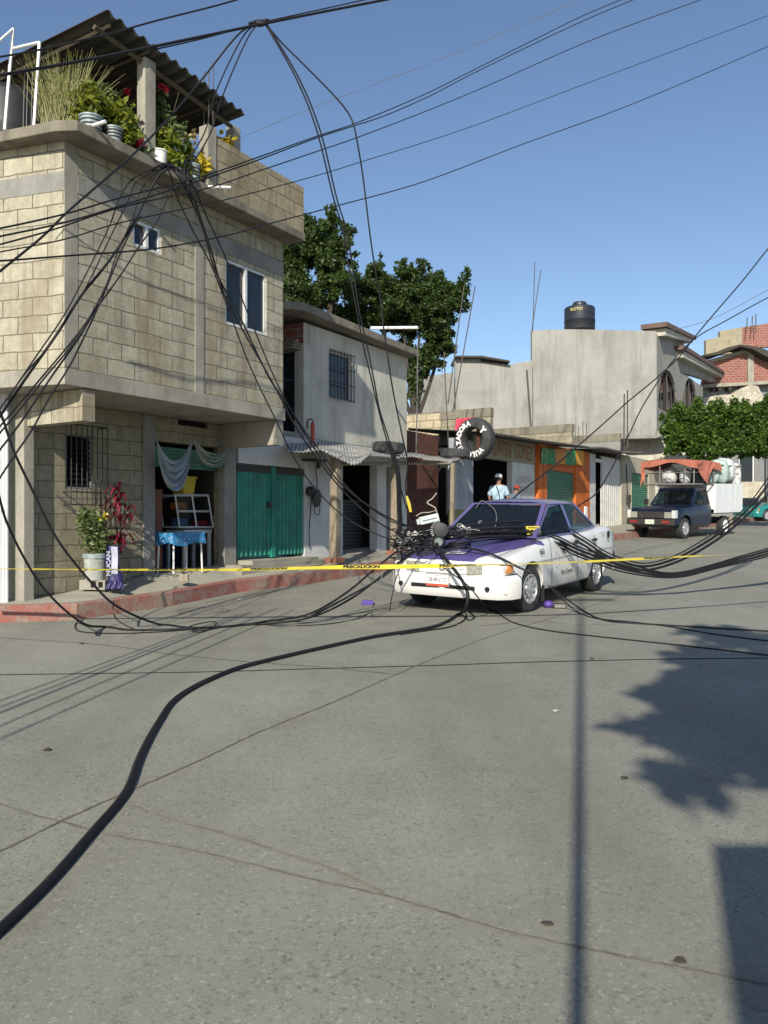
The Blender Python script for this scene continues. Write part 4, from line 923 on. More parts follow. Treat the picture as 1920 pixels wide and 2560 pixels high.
# white doorway unit
wu = thing('white_doorway_unit', 'white painted shop unit with dark doorway and white metal door', 'shop', FB.M)
def up(mb, name, mat, **kw): return mb.build(name, mat, wu, FB.M, **kw)
mb = MB(); mb.wall(X(1472), X(1489), 1, 3.75, 0, .15); up(mb, 'wall', M_WHITEW)
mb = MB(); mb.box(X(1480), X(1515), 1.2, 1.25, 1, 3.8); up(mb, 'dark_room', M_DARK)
mb = MB(); ribbed(mb, X(1508), X(1552), .05, 1.15, 3.72, .22); mb.box(X(1508), X(1552), .06, .1, 1.1, 3.75); up(mb, 'door', plain('white_door_paint', (.66,.66,.62), .5, var=.08, streak=.2))
mb = MB(); mb.box(X(1490), X(1506), .02, .06, 3.5, 3.62); up(mb, 'lamp_tube', M_WHITE)
mb = MB(); mb.wall(X(1553), X(1577), 1, 3.95, -.02, .15); mb.wall(X(1620), X(1637), 1, 3.9, -.02, .15); mb.wall(X(1577), X(1620), 3.35, 3.95, -.02, .15); up(mb, 'wall', M_CREAM)
mb = MB(); mb.cbox((X(1566), -.08, 2.3), .25, .12, .3); mb.tube([(X(1566), -.05, 2.4), (X(1563), -.04, 3.6)], .02, 5); up(mb, 'meter_box', M_IRON)
roofsheet([(1470, 1119), (1510, 1118), (1560, 1130), (1610, 1132)], wu, 'awning_roof', plain('grey_old_sheet', (.14,.135,.12), .9), -.6, 1.5, .1)
gs = thing('green_shutter_shop', 'cream shop front with green roller shutter beside the parked truck', 'shop', FB.M)
mb = MB(); x0, x1 = X(1577), X(1620)
for i in range(26): z = 1.1+.088*i; mb.add([(x0, .06, z), (x1, .06, z), (x1, .02, z+.055), (x0, .02, z+.055), (x1, .06, z+.088), (x0, .06, z+.088)], [(0,1,2,3), (3,2,4,5)])
mb.build('roller_shutter', plain('sea_green_shutter', (.04,.24,.15), .45, var=.2), gs, FB.M)
mb = MB(); mb.box(x0-.06, x0, -.04, .1, 1, 3.4); mb.box(x1, x1+.06, -.04, .1, 1, 3.4); mb.build('frame', M_CREAM, gs, FB.M)

# side parapets stepping up the street (walls square to the street facing the camera)
def cross_frame(px, d=0):
    o = FB.w(X(px, d), d, 0); return Frame(o.x, o.y, .8346, -.551)
def stepwall(px, pl, ytop, ybot, cap, label, mat=M_BLOCKS, capm=M_CONCD, ybase=None):
    fr = cross_frame(px); t = thing('parapet_wall', label, 'wall', fr.M)
    zt = fr.on(px-1, ytop)[1]; zb = fr.on(px-1, ybot)[1]; x0 = fr.on(pl, 1200)[0]
    mb = MB(); mb.wall(x0, -.01, zb-.75, zb, .02, .17); mb.build('blockwork', mat, t, fr.M)
    mb = MB(); mb.box(x0, 0, 0, .2, zb, zt); mb.build('concrete_cap', capm, t, fr.M, bevel=.01)
stepwall(1226, 1000, 1018, 1041, 0, 'pale block wall with concrete cap beside the plaster house, above the tin awning', M_BLOCKS)
stepwall(1430, 1200, 1059, 1079, 0, 'grey concrete parapet beam above the tyre shop roof')
stepwall(1550, 1330, 1083, 1102, 0, 'grey concrete parapet beam above the white door', M_CONCG)
# pale blocks panel on the first wall
fr = cross_frame(1226); mb = MB(); x0 = fr.on(1012, 1100)[0]; x1 = fr.on(1102, 1100)[0]; za = fr.on(1060, 1036)[1]; zb_ = fr.on(1060, 1125)[1]; mb.wall(x0, x1, zb_, za, -.01, .03)
tag(mb.build('cream_block_wall', blocks('cream_blocks', (.56,.48,.33), (.48,.41,.28), (.2,.17,.12), .42, .21, .014), None, fr.M), 'panel of cream blocks between grey columns, behind the flat tyre', 'wall')
mb = MB(); zc_ = fr.on(1060, 1142)[1]; mb.wall(fr.on(1036, 1100)[0], fr.on(1102, 1100)[0], zc_, zb_-.003, -.014, .03); tag(mb.build('brick_strip', M_BRICK, None, fr.M), 'short strip of red bricks under the cream block panel', 'wall')
# rebar stubs
rd = random.Random(2)
def rebar(pts, label, r=.012, group='bare reinforcing rods on the roofs'):
    mb = MB()
    for a, b in pts: mb.tube([a, b], r, 5)
    tag(mb.build('reinforcing_rod', M_RUST), label, 'metal rod', group)
rebar([(P(1440, 1105, 25), P(1437, 1060, 25)), (P(1447, 1105, 25), P(1447, 1065, 25)), (P(1458, 1105, 25), P(1457, 1052, 25)), (P(1466, 1105, 25), P(1466, 1057, 25))], 'short bare rods rising from the end of the middle parapet')
rebar([(P(1560, 1120, 30), P(1561, 985, 30)), (P(1569, 1120, 30), P(1569, 975, 30))], 'pair of tall grey rods in front of the big plaster wall', .03)
rebar([(P(1122, 1130, 19), P(1110, 880, 19)), (P(1132, 1030, 19), P(1188, 716, 19)), (P(1120, 1010, 19), P(1160, 715, 19))], 'long thin rods leaning above the lettered tyre', .014)
rebar([(P(1330, 1100, 28), P(1317, 925, 28))], 'thin metal pole with a small bracket against the grey walls', .035)
rebar([(P(1332, 830, 33), P(1337, 655, 33)), (P(1329, 830, 33), P(1352, 675, 33))], 'thin rods on the top left corner of the big plaster wall', .018)

# ================================================================== big plaster wall house (frontal walls)
bh = thing('big_plaster_house', 'large grey plastered house with tiled eaves and arched windows', 'house', Matrix.Translation((8, 33, 1.1)))
def wpoly(mb, pts, Y, dep, T=None): mb.prism([P(x, y, Y) for x, y in pts], (0, dep, 0))
mb = MB(); wpoly(mb, [(1330, 826), (1430, 823), (1560, 826), (1641, 828), (1641, 1092), (1560, 1096), (1330, 1130)], 33, .3); mb.build('side_wall', M_PLASTB, bh, Matrix.Identity(4))
mb = MB(); wpoly(mb, [(1137, 893), (1200, 893), (1203, 905), (1270, 912), (1325, 902), (1331, 900), (1331, 1140), (1137, 1140)], 32.6, .25); mb.build('side_wall', M_PLASTB, bh, Matrix.Identity(4))
mb = MB(); wpoly(mb, [(1030, 942), (1070, 940), (1135, 931), (1138, 1140), (1030, 1140)], 32.3, .25); mb.build('side_wall', M_CONCG, bh, Matrix.Identity(4))  # left end of the same wall, tree shade put in as a darker material
mb = MB(); wpoly(mb, [(1137, 889), (1205, 889), (1275, 901), (1275, 905), (1205, 894), (1137, 893)], 32.3, 2); mb.build('sheet_roof', M_SHEETD, bh, Matrix.Identity(4))
FC = Frame((1641.5-960)/F*33, 33, .62, 1)
ar1 = [FC.on(x, y) for x, y in ((1645, 1010), (1696, 1010))]; ar2 = [FC.on(x, y) for x, y in ((1706, 1010), (1746, 1010))]
zs1 = FC.on(1645, 1020)[1]; zt1 = FC.on(1670, 925)[1]; zt2 = FC.on(1725, 945)[1]; zs2 = zs1
# wall with arched openings: fan of quads round each arch
def archwall(b, x0, x1, z0, z1, ax0, ax1, az0, azt, y0=0, y1=.25):
    rx = (ax1-ax0)/2; cx = (ax0+ax1)/2; sp_ = azt-rx*1.0; n_ = 14
    b.wall(x0, ax0, z0, z1, y0, y1); b.wall(ax1, x1, z0, z1, y0, y1); b.wall(ax0, ax1, z0, az0, y0, y1)
    arc = [(cx-rx*math.cos(PI*i/n_), sp_+rx*math.sin(PI*i/n_)) for i in range(n_+1)]
    for i in range(n_):
        (xa, za), (xb, zb) = arc[i], arc[i+1]
        b.quad((xa, y0, za), (xb, y0, zb), (xb, y0, z1), (xa, y0, z1)); b.quad((xa, y0, za), (xa, y1, za), (xb, y1, zb), (xb, y0, zb))
    return arc
mb = MB(); zb0 = FC.on(1641, 1092)[1]; z_t = FC.on(1641, 836)[1]; xm = (ar1[1][0]+ar2[0][0])/2; xe = FC.on(1757, 1000)[0]
archwall(mb, 0, xm, zb0, z_t, ar1[0][0], ar1[1][0], zs1, zt1); archwall(mb, xm, xe, zb0, z_t-.75, ar2[0][0], ar2[1][0], zs1, zt2); mb.build('front_wall', M_PLASTB, bh, FC.M)
for a_, zt_ in ((ar1, zt1), (ar2, zt2)):
    ax0, ax1 = a_[0][0], a_[1][0]; f = MB(); cx = (ax0+ax1)/2; rx = (ax1-ax0)/2; spz = zt_-rx
    f.tube([(ax0+.05, .1, zs1), (ax0+.05, .1, spz)]+[(cx-(rx-.05)*math.cos(PI*i/10), .1, spz+(rx-.05)*math.sin(PI*i/10)) for i in range(1, 10)]+[(ax1-.05, .1, spz), (ax1-.05, .1, zs1)], .05, 4)
    f.tube([(cx, .1, zs1), (cx, .1, zt_)], .04, 4); f.tube([(ax0, .1, spz), (ax1, .1, spz)], .04, 4)
    for j_ in range(1, 6): f.tube([(ax0+(ax1-ax0)*j_/6, .05, zs1), (ax0+(ax1-ax0)*j_/6, .05, spz+rx*.7)], .018, 4)
    f.smooth = False; wo = f.build('arched_window', plain('brown_frame', (.07,.06,.055), .6), bh, FC.M)
    g = MB(); g.box(ax0, ax1, .14, .15, zs1, zt_); g.build('pane', M_GLASS, wo, FC.M)
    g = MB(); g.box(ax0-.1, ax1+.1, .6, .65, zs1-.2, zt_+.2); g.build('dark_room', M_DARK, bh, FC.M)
M_TILE = plain('brown_roof_tile', (.13,.085,.07), .85, var=.4, scale=5, bump=.4)
def eave(pa, pb, d0=-.3, d1=.6):
    a = V((*FC.on(*pa, d0), 0)); b_ = V((*FC.on(*pb, d0), 0)); th_ = .3
    g = MB(); g.prism([(a.x, d0, a.y), (b_.x, d0, b_.y), (b_.x, d0, b_.y+th_), (a.x, d0, a.y+th_)], (0, d1-d0, 0)); g.build('eave_fascia', M_PLAST2, bh, FC.M)
    g = MB(); g.prism([(max(a.x, .05), .03, a.y-.55), (b_.x-.4, .03, b_.y-.3), (b_.x-.4, .03, b_.y+.1), (max(a.x, .05), .03, a.y+.1)], (0, .2, 0)); g.build('gable_infill', M_PLASTB, bh, FC.M)
    g = MB(); g.prism([(a.x-.25, d0-.1, a.y+th_+.003), (b_.x+.35, d0-.1, b_.y+th_-.1), (b_.x+.35, d0-.1, b_.y+th_+.06), (a.x-.25, d0-.1, a.y+th_+.2)], (0, d1-d0+.15, 0)); g.build('eave_tiles', M_TILE, bh, FC.M)
eave((1664, 838), (1732, 857)); eave((1708, 893), (1810, 946))
mb = MB(); wpoly(mb, [(1565, 1088), (1641, 1088), (1641, 1095), (1570, 1097)], 32.9, 3); wpoly(mb, [(1641, 1078), (1668, 1076), (1662, 1092), (1641, 1094)], 32.9, 3); mb.build('balcony_slab', M_CONCG, bh, Matrix.Identity(4))
mb = MB(); wpoly(mb, [(1535, 1095), (1760, 1085), (1760, 1330), (1535, 1330)], 33.9, .3); mb.build('lower_wall', M_PLAST2, bh, Matrix.Identity(4))
# roof tank of the big house
tk = thing('water_tank', 'black water tank standing on the big grey plaster wall', 'water tank', Matrix.Translation(P(1449, 827, 34)))
mb = MB(); mb.smooth = True; mb.lathe([(0, 0), (.63, 0), (.64, .03), (.64, .36), (.66, .38), (.64, .4), (.64, .92), (.6, .97), (.3, 1.02), (.3, 1.12), (.26, 1.2), (0, 1.2)], 32); mb.build('tank_shell', plain('black_tank', (.02,.024,.03), .45), tk)
vs, fs = text('ROTO', .17, 1.1, .004); mb = MB(); mb.add([(0.64*math.sin(v_[0]/.64-.45), -.648*math.cos(v_[0]/.64-.45), .78+v_[1]) for v_ in vs], fs); mb.build('lettering', plain('ochre_print', (.5,.4,.15), .6), tk)

# ================================================================== far right: brick house, greys
rh = thing('brick_house', 'unfinished red brick house on the hillside behind the clipped tree', 'house', Matrix.Translation((20, 45, 1.6)))
I4 = Matrix.Identity(4)
mb = MB(); wpoly(mb, [(1856, 818), (1990, 798), (1990, 866), (1870, 868), (1856, 866)], 46, .3); mb.build('upper_brick_wall', M_BRICK, rh, Matrix.Translation((0, 46, 0)) if False else I4)
mb = MB(); wpoly(mb, [(1765, 850), (1800, 842), (1800, 828), (1855.5, 818), (1855.5, 880), (1765, 892)], 46, .3); mb.build('upper_block_wall', concrete('olive_plaster', (.34,.3,.21), .4), rh, I4)
mb = MB(); wpoly(mb, [(1770, 905), (1860, 880), (1990, 905), (1990, 952), (1755, 962)], 45, .3); mb.build('lower_brick_wall', M_BRICK, rh, I4)
mb = MB(); wpoly(mb, [(1870, 878), (1885, 878), (1885, 955), (1870, 955)], 44.9, .3); wpoly(mb, [(1757, 961), (1990, 948), (1990, 956), (1757, 969)], 44.8, .5); wpoly(mb, [(1770, 900), (1858, 875), (1890, 880), (1990, 905), (1990, 911), (1890, 888), (1858, 883), (1775, 908)], 44.85, .4); mb.build('concrete_frame', M_CONC, rh, I4)
mb = MB(); wpoly(mb, [(1758, 891), (1800, 885), (1835, 872), (1852, 866), (1880, 872), (1925, 895), (1990, 915), (1990, 905), (1900, 868), (1850, 861), (1820, 868), (1790, 880), (1758, 887)], 44.2, 1.5); mb.build('sheet_roof', M_SHEETD, rh, I4)
mb = MB(); wpoly(mb, [(1755, 966), (1990, 955), (1990, 1300), (1755, 1300)], 45.4, .3); mb.build('grey_wall', plain('slate_plaster', (.19,.2,.22), .9, var=.2, scale=1), rh, I4)
mb = MB()
for px in (1782, 1796, 1822, 1852): wpoly(mb, [(px, 968), (px+7, 968), (px+7, 976), (px, 976)], 44.9, .5)
mb.build('beam_ends', M_IRON, rh, I4)
mb = MB(); wpoly(mb, [(1755, 994), (1830, 985), (1850, 972), (1875, 962), (1895, 965), (1905, 985), (1912, 1000), (1990, 1005), (1990, 1120), (1755, 1120)], 44.6, .6); mb.build('rubble_wall', M_STONE, rh, I4)
mb = MB()
for px, y0_, y1_ in ((1867, 835, 795), (1880, 832, 790), (1889, 832, 785)): mb.tube([P(px, y0_, 45.5), P(px+1, y1_, 45.5)], .03, 5)
mb.build('rebar', M_RUST, rh, I4)
gh = thing('shaded_house', 'shaded grey house front with windows behind the white truck box', 'house', Matrix.Translation((20, 43, 1.5)))
FD = Frame(17.0, 41, 1, .02)
mb = MB(); mb.wall(-3.5, 8, 1.3, 7.0, 0, .2, [(1.2, 2.0, 3.2, 4.9), (2.9, 4.2, 2.9, 4.8), (-1.9, -.8, 1.3, 4.2)]); mb.build('wall', plain('grey_paint', (.2,.2,.2), .9), gh, FD.M)
for x0, x1, z0, z1 in ((1.2, 2.0, 3.2, 4.9), (2.9, 4.2, 2.9, 4.8)):
    f = MB(); f.box(x0, x0+.06, .05, .12, z0, z1); f.box(x1-.06, x1, .05, .12, z0, z1); f.box(x0, x1, .05, .12, z0, z0+.06); f.box(x0, x1, .05, .12, z1-.06, z1); wo = f.build('window', M_METALW, gh, FD.M)
    g = MB(); g.box(x0, x1, .1, .11, z0, z1); g.build('pane', M_GLASS, wo, FD.M)
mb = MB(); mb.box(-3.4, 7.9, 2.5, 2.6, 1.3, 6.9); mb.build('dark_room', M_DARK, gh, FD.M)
mb = MB(); mb.box(.35, 1.9, -1.2, -.9, 2.6, 3.4); mb.box(1.1, 1.75, -1.22, -1.2, 2.9, 3.35); mb.build('low_wall', M_CREAM, gh, FD.M)
mb = MB(); mb.tube([(2.4, -.6, 1.5), (2.4, -.6, 6)], .05, 8); tag(mb.build('grey_post', M_CABLEG, None, FD.M), 'slim grey post in front of the shaded house', 'post')

# ================================================================== TREES
def feather(blobs, seed, n=14, f=(.22, .42)):
    rd = random.Random(seed); out = []
    for c, r_ in blobs:
        c = V(c); out.append((c, tuple(x*.62 for x in r_)))
        for _ in range(n):
            d = V((rd.gauss(0, 1), rd.gauss(0, 1), rd.gauss(.25, .9))).normalized(); q = rd.uniform(.65, 1.12); s_ = rd.uniform(*f)
            out.append((c+V((d.x*r_[0], d.y*r_[1], d.z*r_[2]))*q, (r_[0]*s_*rd.uniform(.7, 1.2), r_[1]*s_, r_[2]*s_*rd.uniform(.7, 1.5))))
    return out
def tree(name, label, base, top, blobs, n, size, mat, seed, group=None, limbs=7, tr=.16, fea=(14,)):
    t = thing(name, label, 'tree', Matrix.Translation(base), group); rd = random.Random(seed)
    mb = MB(); b0_ = V((0, 0, -.2)); c_ = V(top)-V(base)
    mb.tube(spline([b0_, c_*.35+V((.15, 0, 0)), c_*.75]), [tr*(1-.04*i) for i in range(len(spline([b0_, c_*.35, c_*.75])))], 8); mb.build('trunk', M_TRUNK, t)
    mb = MB()
    for bl in (blobs[:limbs*2] if limbs else []):
        e_ = V(bl[0])-V(base); s_ = c_*.5; mb.tube(spline([s_, s_.lerp(e_, .5)+V((0, 0, -.2)), e_], 4), [.07-.005*i for i in range(9)], 5)
    if limbs: mb.build('limb', M_TRUNK, t)
    mb = MB(); fb_ = feather(blobs, seed, *fea) if fea else blobs; leaves(mb, [(V(c2)-V(base), r2) for c2, r2 in fb_], n, size, rd, .15); mb.build('crown', mat, t)
    return t
def bp(px, py, Y, rx, rz=None, ry=None):    # blob: centre in the photo, radii in photo pixels at that depth
    k_ = Y/F; return (P(px, py, Y), (rx*k_, (ry or rx)*k_, (rz or rx)*k_))
YT = 21
bA = [bp(740, 650, YT, 60, 75), bp(800, 610, YT, 55, 60), bp(828, 560, YT+.3, 24, 45), bp(760, 745, YT, 80, 60), bp(840, 700, YT, 60, 60), bp(735, 575, YT, 32, 28), bp(866, 575, YT, 26, 18), bp(845, 625, YT, 40, 35), bp(705, 700, YT, 50, 90)]
tree('tall_tree', 'dark green tree rising highest behind the block house and plaster house', V((-2.0, YT, .8)), P(780, 650, YT), bA, 60000, .062, L_TREE, 11, fea=(22, (.16, .34)))
YT = 23
bB = [bp(925, 720, YT, 60, 50), bp(1000, 730, YT, 70, 55), bp(1080, 740, YT, 65, 55), bp(1130, 760, YT, 40, 45), bp(950, 790, YT, 80, 45), bp(1050, 800, YT, 80, 50), bp(1105, 820, YT, 38, 36), bp(945, 665, YT, 18, 30), bp(1010, 672, YT, 26, 22), bp(1055, 672, YT, 24, 26), bp(1165, 695, YT, 16, 28), bp(1150, 730, YT, 20, 28), bp(1062, 890, YT, 46, 46), bp(1035, 965, YT, 26, 55), bp(1030, 900, YT+.5, 40, 50), bp(885, 780, YT, 50, 60), bp(1085, 700, YT, 26, 16), bp(1095, 870, YT, 40, 30), bp(1130, 870, YT, 14, 12)]
tree('broad_tree', 'broad dark green tree behind the plaster house roof, left of the big grey wall', V((1.2, YT, .9)), P(1010, 780, YT), bB, 95000, .062, L_TREE, 12, limbs=3, fea=(22, (.16, .34)))
YT = 31
bC = [bp(1682+i*24, yy+3*math.sin(i*2.3+yy), YT+.5*math.sin(i*1.9), 30, 34+3*math.sin(i*3)) for i in range(15) for yy in (1040, 1066, 1092, 1114)]+[bp(1750+i*28, 1126+4*math.sin(i), YT-.4, 26, 20) for i in range(9)]
tree('clipped_tree', 'bright green clipped tree crown above the parked truck at the right edge', V((16.6, YT+1, 1.1)), P(1960, 1080, YT+.6), bC, 105000, .085, L_HEDGE, 13, limbs=0, fea=(4, (.3, .5)))

# ================================================================== VEHICLES
def paint(name, pattern=None, base=(.7,.7,.68), second=(.09,.07,.225), coat=.6):
    k = NT(name); k.b.inputs['Roughness'].default_value = .35; k.b.inputs['Coat Weight'].default_value = coat; k.b.inputs['Coat Roughness'].default_value = .12
    c = base
    if pattern:
        sp = k.n('ShaderNodeSeparateXYZ'); k.l(k.tc.outputs['Object'], sp.inputs[0]); x, y, z = sp.outputs
        ay = k.math('ABSOLUTE', y)
        lim = k.math('SUBTRACT', .80, k.math('MULTIPLY', k.math('SUBTRACT', x, .9), k.math('MULTIPLY', k.math('GREATER_THAN', y, 0.0), .33)))
        m = k.math('MULTIPLY', k.math('LESS_THAN', ay, lim), k.math('GREATER_THAN', z, .66))
        m = k.math('MULTIPLY', m, k.math('GREATER_THAN', x, .86))
        nr = k.n('ShaderNodeNewGeometry'); sp2 = k.n('ShaderNodeSeparateXYZ'); k.l(nr.outputs['Normal'], sp2.inputs[0])
        m = k.math('MULTIPLY', m, k.math('GREATER_THAN', sp2.outputs[2], .45))
        c = k.mix(m, base, second)
    n1 = k.ramp(k.noise(3, 6, .7), (.3, (.9,.89,.87)), (.6, (1.0,1.0,1.0)))
    k.col(k.mix(.7, c, n1, 'MULTIPLY')); return k.m
def evaluated(o):
    bpy.context.view_layer.update(); me = bpy.data.meshes.new_from_object(o.evaluated_get(bpy.context.evaluated_depsgraph_get()))
    me.name = o.name; o.modifiers.clear(); o.data = me; return o
def wheel(par, x, y, R, wd, side, M0, rim='cover', steer=0):
    Mw = M0 @ Matrix.Translation((x, y, R)) @ Matrix.Rotation(steer, 4, 'Z') @ Matrix.Rotation(-PI/2*side, 4, 'X')
    t = MB(); t.smooth = True; h = wd/2
    t.lathe([(R*.62, -h*.9), (R*.7, -h), (R*.9, -h), (R*.97, -h*.85), (R, -h*.55), (R, h*.55), (R*.97, h*.85), (R*.9, h), (R*.7, h), (R*.62, h*.9)], 36, True)
    for k_ in range(40):
        t.T = Matrix.Rotation(2*PI*k_/40, 4, 'Z'); t.box(R-.002, R+.004, -.008, .008, -h*.75, h*.75)
    t.T = Matrix.Identity(4)
    w_ = t.build('wheel', M_TYRE, par, Mw)
    r = MB(); r.smooth = True
    r.lathe([(R*.64, h*.3), (R*.63, h*.95), (R*.58, h*.98), (R*.55, h*.6), (R*.3, h*.55), (R*.27, h*.8), (R*.12, h*.95), (0, h*.97)], 32)
    for k_ in range(9):
        r.T = Matrix.Rotation(2*PI*k_/9, 4, 'Z'); r.prism([(R*.22, -R*.045, h*.62), (R*.56, -R*.075, h*.62), (R*.56, R*.075, h*.62), (R*.22, R*.045, h*.62)], (0, 0, h*.25))
    r.T = Matrix.Identity(4); r.build('rim', M_RIM if rim == 'cover' else M_WHITE, w_, Mw)
    return w_
def lamp_mat():
    k = NT('headlight_lens'); k.col(k.ramp(k.noise(30, 2, .5, k.mapv((1, 4, 1))), (.3, (.16,.17,.14)), (.7, (.42,.43,.37)))); k.b.inputs['Roughness'].default_value = .12; k.b.inputs['Coat Weight'].default_value = 1; return k.m
M_LAMP = lamp_mat(); M_AMBER = plain('amber_lens', (.5,.2,.06), .25, var=.4, scale=30)

def sedan(name, label, M0, body_mat, cab_mat, detail=True):
    t = thing(name, label, 'car', M0)
    st = [(2.10, .66, .64, .36), (2.02, .76, .685, .27), (1.85, .80, .715, .22), (1.6, .82, .755, .2), (1.3, .828, .80, .2), (.95, .832, .865, .2), (.6, .835, .90, .19), (.2, .838, .905, .19), (-.2, .838, .91, .19), (-.7, .838, .925, .19), (-1.1, .835, .94, .2), (-1.45, .828, .965, .2), (-1.8, .81, .96, .24), (-2.02, .79, .93, .3), (-2.1, .74, .88, .4)]
    mb = MB(); vs = []
    for x, w_, zt, zb in st:
        half = [(0, zb), (w_*.8, zb), (w_-.04, zb+.05), (w_, zb+.16), (w_+.005, .5), (w_-.005, .63 if zt > .7 else zt-.08), (w_-.035, zt-.07), (w_-.085, zt-.018), (w_*.62, zt+.012), (0, zt+.028)]
        ring = [(y, z) for y, z in half]+[(-y, z) for y, z in half[-2:0:-1]]
        vs += [(x, y, z) for y, z in ring]
    m_ = 18; mb.add(vs, [(i*m_+j, i*m_+(j+1) % m_, (i+1)*m_+(j+1) % m_, (i+1)*m_+j) for i in range(len(st)-1) for j in range(m_)]+[tuple(range(m_-1, -1, -1)), tuple((len(st)-1)*m_+j for j in range(m_))])
    body = mb.build('body', body_mat, t, M0, smooth=True)
    cut = MB()
    for xx in (1.32, -1.11):
        for sgn in (-1, 1):
            cut.T = Matrix.Translation((xx, sgn*.78, .29)) @ Matrix.Rotation(PI/2, 4, 'X'); cut.lathe([(0, -.2), (.345, -.2), (.345, .2), (0, .2)], 32)
    co = cut.build('cut', None, None, M0)
    b_ = body.modifiers.new('b', 'BOOLEAN'); b_.operation = 'DIFFERENCE'; b_.object = co; b_.solver = 'EXACT'
    evaluated(body); me_ = co.data; bpy.data.objects.remove(co); body.data.shade_smooth(); body.data.set_sharp_from_angle(angle=R_(32))
    # door seams and trim, 2 mm proud dark lines
    ln = MB()
    for sgn in (1, -1):
        y = sgn*.843
        for x in (.72, -.22, -.98):
            pts = [(x, sgn*.838, .26), (x, y, .5), (x, sgn*.838, .63), (x-.01, sgn*.808, .845), (x-.01, sgn*.77, .905)]; ln.tube(pts, .0035, 4)
        ln.tube([(x, sgn*.8435, .735) for x in ()] or [(1.75, sgn*.828, .6), (.7, sgn*.842, .62), (-1.2, sgn*.843, .63), (-1.95, sgn*.81, .63)], .003, 4)
        ln.tube([(.72, sgn*.835, .26), (-.98, sgn*.835, .26)], .003, 4)
    for sgn in (1, -1): ln.tube([(.93, sgn*.70, .882), (1.4, sgn*.70, .803), (1.98, sgn*.62, .715)], .004, 4)
    ln.build('panel_gap', M_IRON, t, M0)
    for sgn in (1, -1):
        h = MB()
        for x in (-.13, -.9): h.cbox((x, sgn*.85, .79), .16, .03, .04)
        h.build('door_handle', M_BLACK, t, M0, bevel=.008)
    # greenhouse
    zb = .895; A = [(.93, .70, .90), (.22, .55, 1.325)]; Bq = [(-1.42, .66, .965), (-.82, .54, 1.335)]
    fr_ = MB(); gl_t = MB(); gl_s = MB()
    def inner(qd, m): c_ = sum((V(p) for p in qd), V())/4; return [V(p)+(c_-V(p)).normalized()*m*(1.35) for p in qd]
    def framed(qd, m, glass, push):
        qi = inner(qd, m)
        for i in range(4): fr_.quad(qd[i], qd[(i+1) % 4], qi[(i+1) % 4], qi[i])
        qg = [p+V(push) for p in qi]; glass.quad(*[tuple(p) for p in qg])
    def quadL(*p): return [V(q) for q in p]
    framed(quadL((.93, -.70, .895), (.93, .70, .895), (.25, .56, 1.335), (.25, -.56, 1.335)), .05, gl_t, (-.01, 0, -.01))
    framed(quadL((-1.42, .66, .965), (-1.42, -.66, .965), (-.82, -.545, 1.335), (-.82, .545, 1.335)), .055, gl_s, (.01, 0, -.01))
    for sgn in (1, -1):
        framed(quadL((.93, sgn*.705, .89), (-.22, sgn*.765, .905), (-.24, sgn*.575, 1.335), (.22, sgn*.56, 1.325)), .035, gl_s, (0, -sgn*.006, 0))
        framed(quadL((-.22, sgn*.765, .905), (-1.42, sgn*.69, .955), (-.82, sgn*.55, 1.33), (-.24, sgn*.575, 1.335)), .04, gl_s, (0, -sgn*.006, 0))
    fr_.build('pillars', cab_mat, t, M0)
    gl_t.build('windscreen', M_TINT, t, M0); gl_s.build('side_glass', M_CARGL, t, M0)
    rf = MB(); rf.smooth = True
    def roof(u, v):
        x = .24-1.08*u; yy = (v*2-1); w_ = .56+.02*math.sin(PI*u); return (x+.02*(1-yy*yy)*(1-2*u), yy*(w_+.012), 1.318+.075*(1-abs(yy)**3.5)*(.5+.5*math.sin(PI*min(1, max(0, u)))**.6) )
    rf.grid(roof, 14, 14); rf.build('roof', cab_mat, t, M0, smooth=True)
    g = MB(); g.box(.55, -1.2, -.6, .6, .9, .935); g.box(.72, .5, -.6, .6, .88, .96); g.build('dashboard', M_DARK, t, M0)
    for x, y in ((-.0, .3), (-.0, -.3), (-.85, .3), (-.85, -.3)):
        g = MB(); g.cbox((x, y, 1.0), .12, .42, .2); g.cbox((x, y, 1.14), .08, .22, .12); g.build('seat', plain('seat_cloth', (.06,.055,.06), .9), t, M0, bevel=.03)
    # bumpers
    def bumper(x0, sg, z0, z1):
        b = MB(); pr = [(0, z0), (.05, z0-.01), (.085, z0+.05), (.09, (z0+z1)/2+.04), (.075, z1-.02), (.03, z1), (0, z1)]
        pl = [(-.30, -.845), (-.12, -.82), (-.035, -.70), (0, -.45), (.012, 0), (0, .45), (-.035, .70), (-.12, .82), (-.30, .845)]
        vs = []
        for i, (px_, py_) in enumerate(pl):
            nx = 1 if 0 < i < 8 else .25; ny = (py_/abs(py_) if py_ else 0)*(1 if i in (0, 8) else .6 if i in (1, 7) else .25 if i in (2, 6) else 0)
            for r_, z in pr: vs.append((x0+sg*(px_+r_*nx*(.35 if i in (1, 7) else 1)), py_+ny*r_*.35, z))
        k_ = len(pr); b.add(vs, [(i*k_+j, (i+1)*k_+j, (i+1)*k_+j+1, i*k_+j+1) for i in range(len(pl)-1) for j in range(k_-1)]); return b
    bumper(2.03, 1, .23, .505).build('front_bumper', body_mat if name != 'taxi' else MATS['plain_white_body'], t, M0, smooth=True)
    bumper(-2.04, -1, .28, .6).build('rear_bumper', body_mat if name != 'taxi' else MATS['plain_white_body'], t, M0, smooth=True)
    g = MB(); g.box(2.10, 2.128, -.44, .44, .325, .37); g.build('air_intake', M_DARK, t, M0)
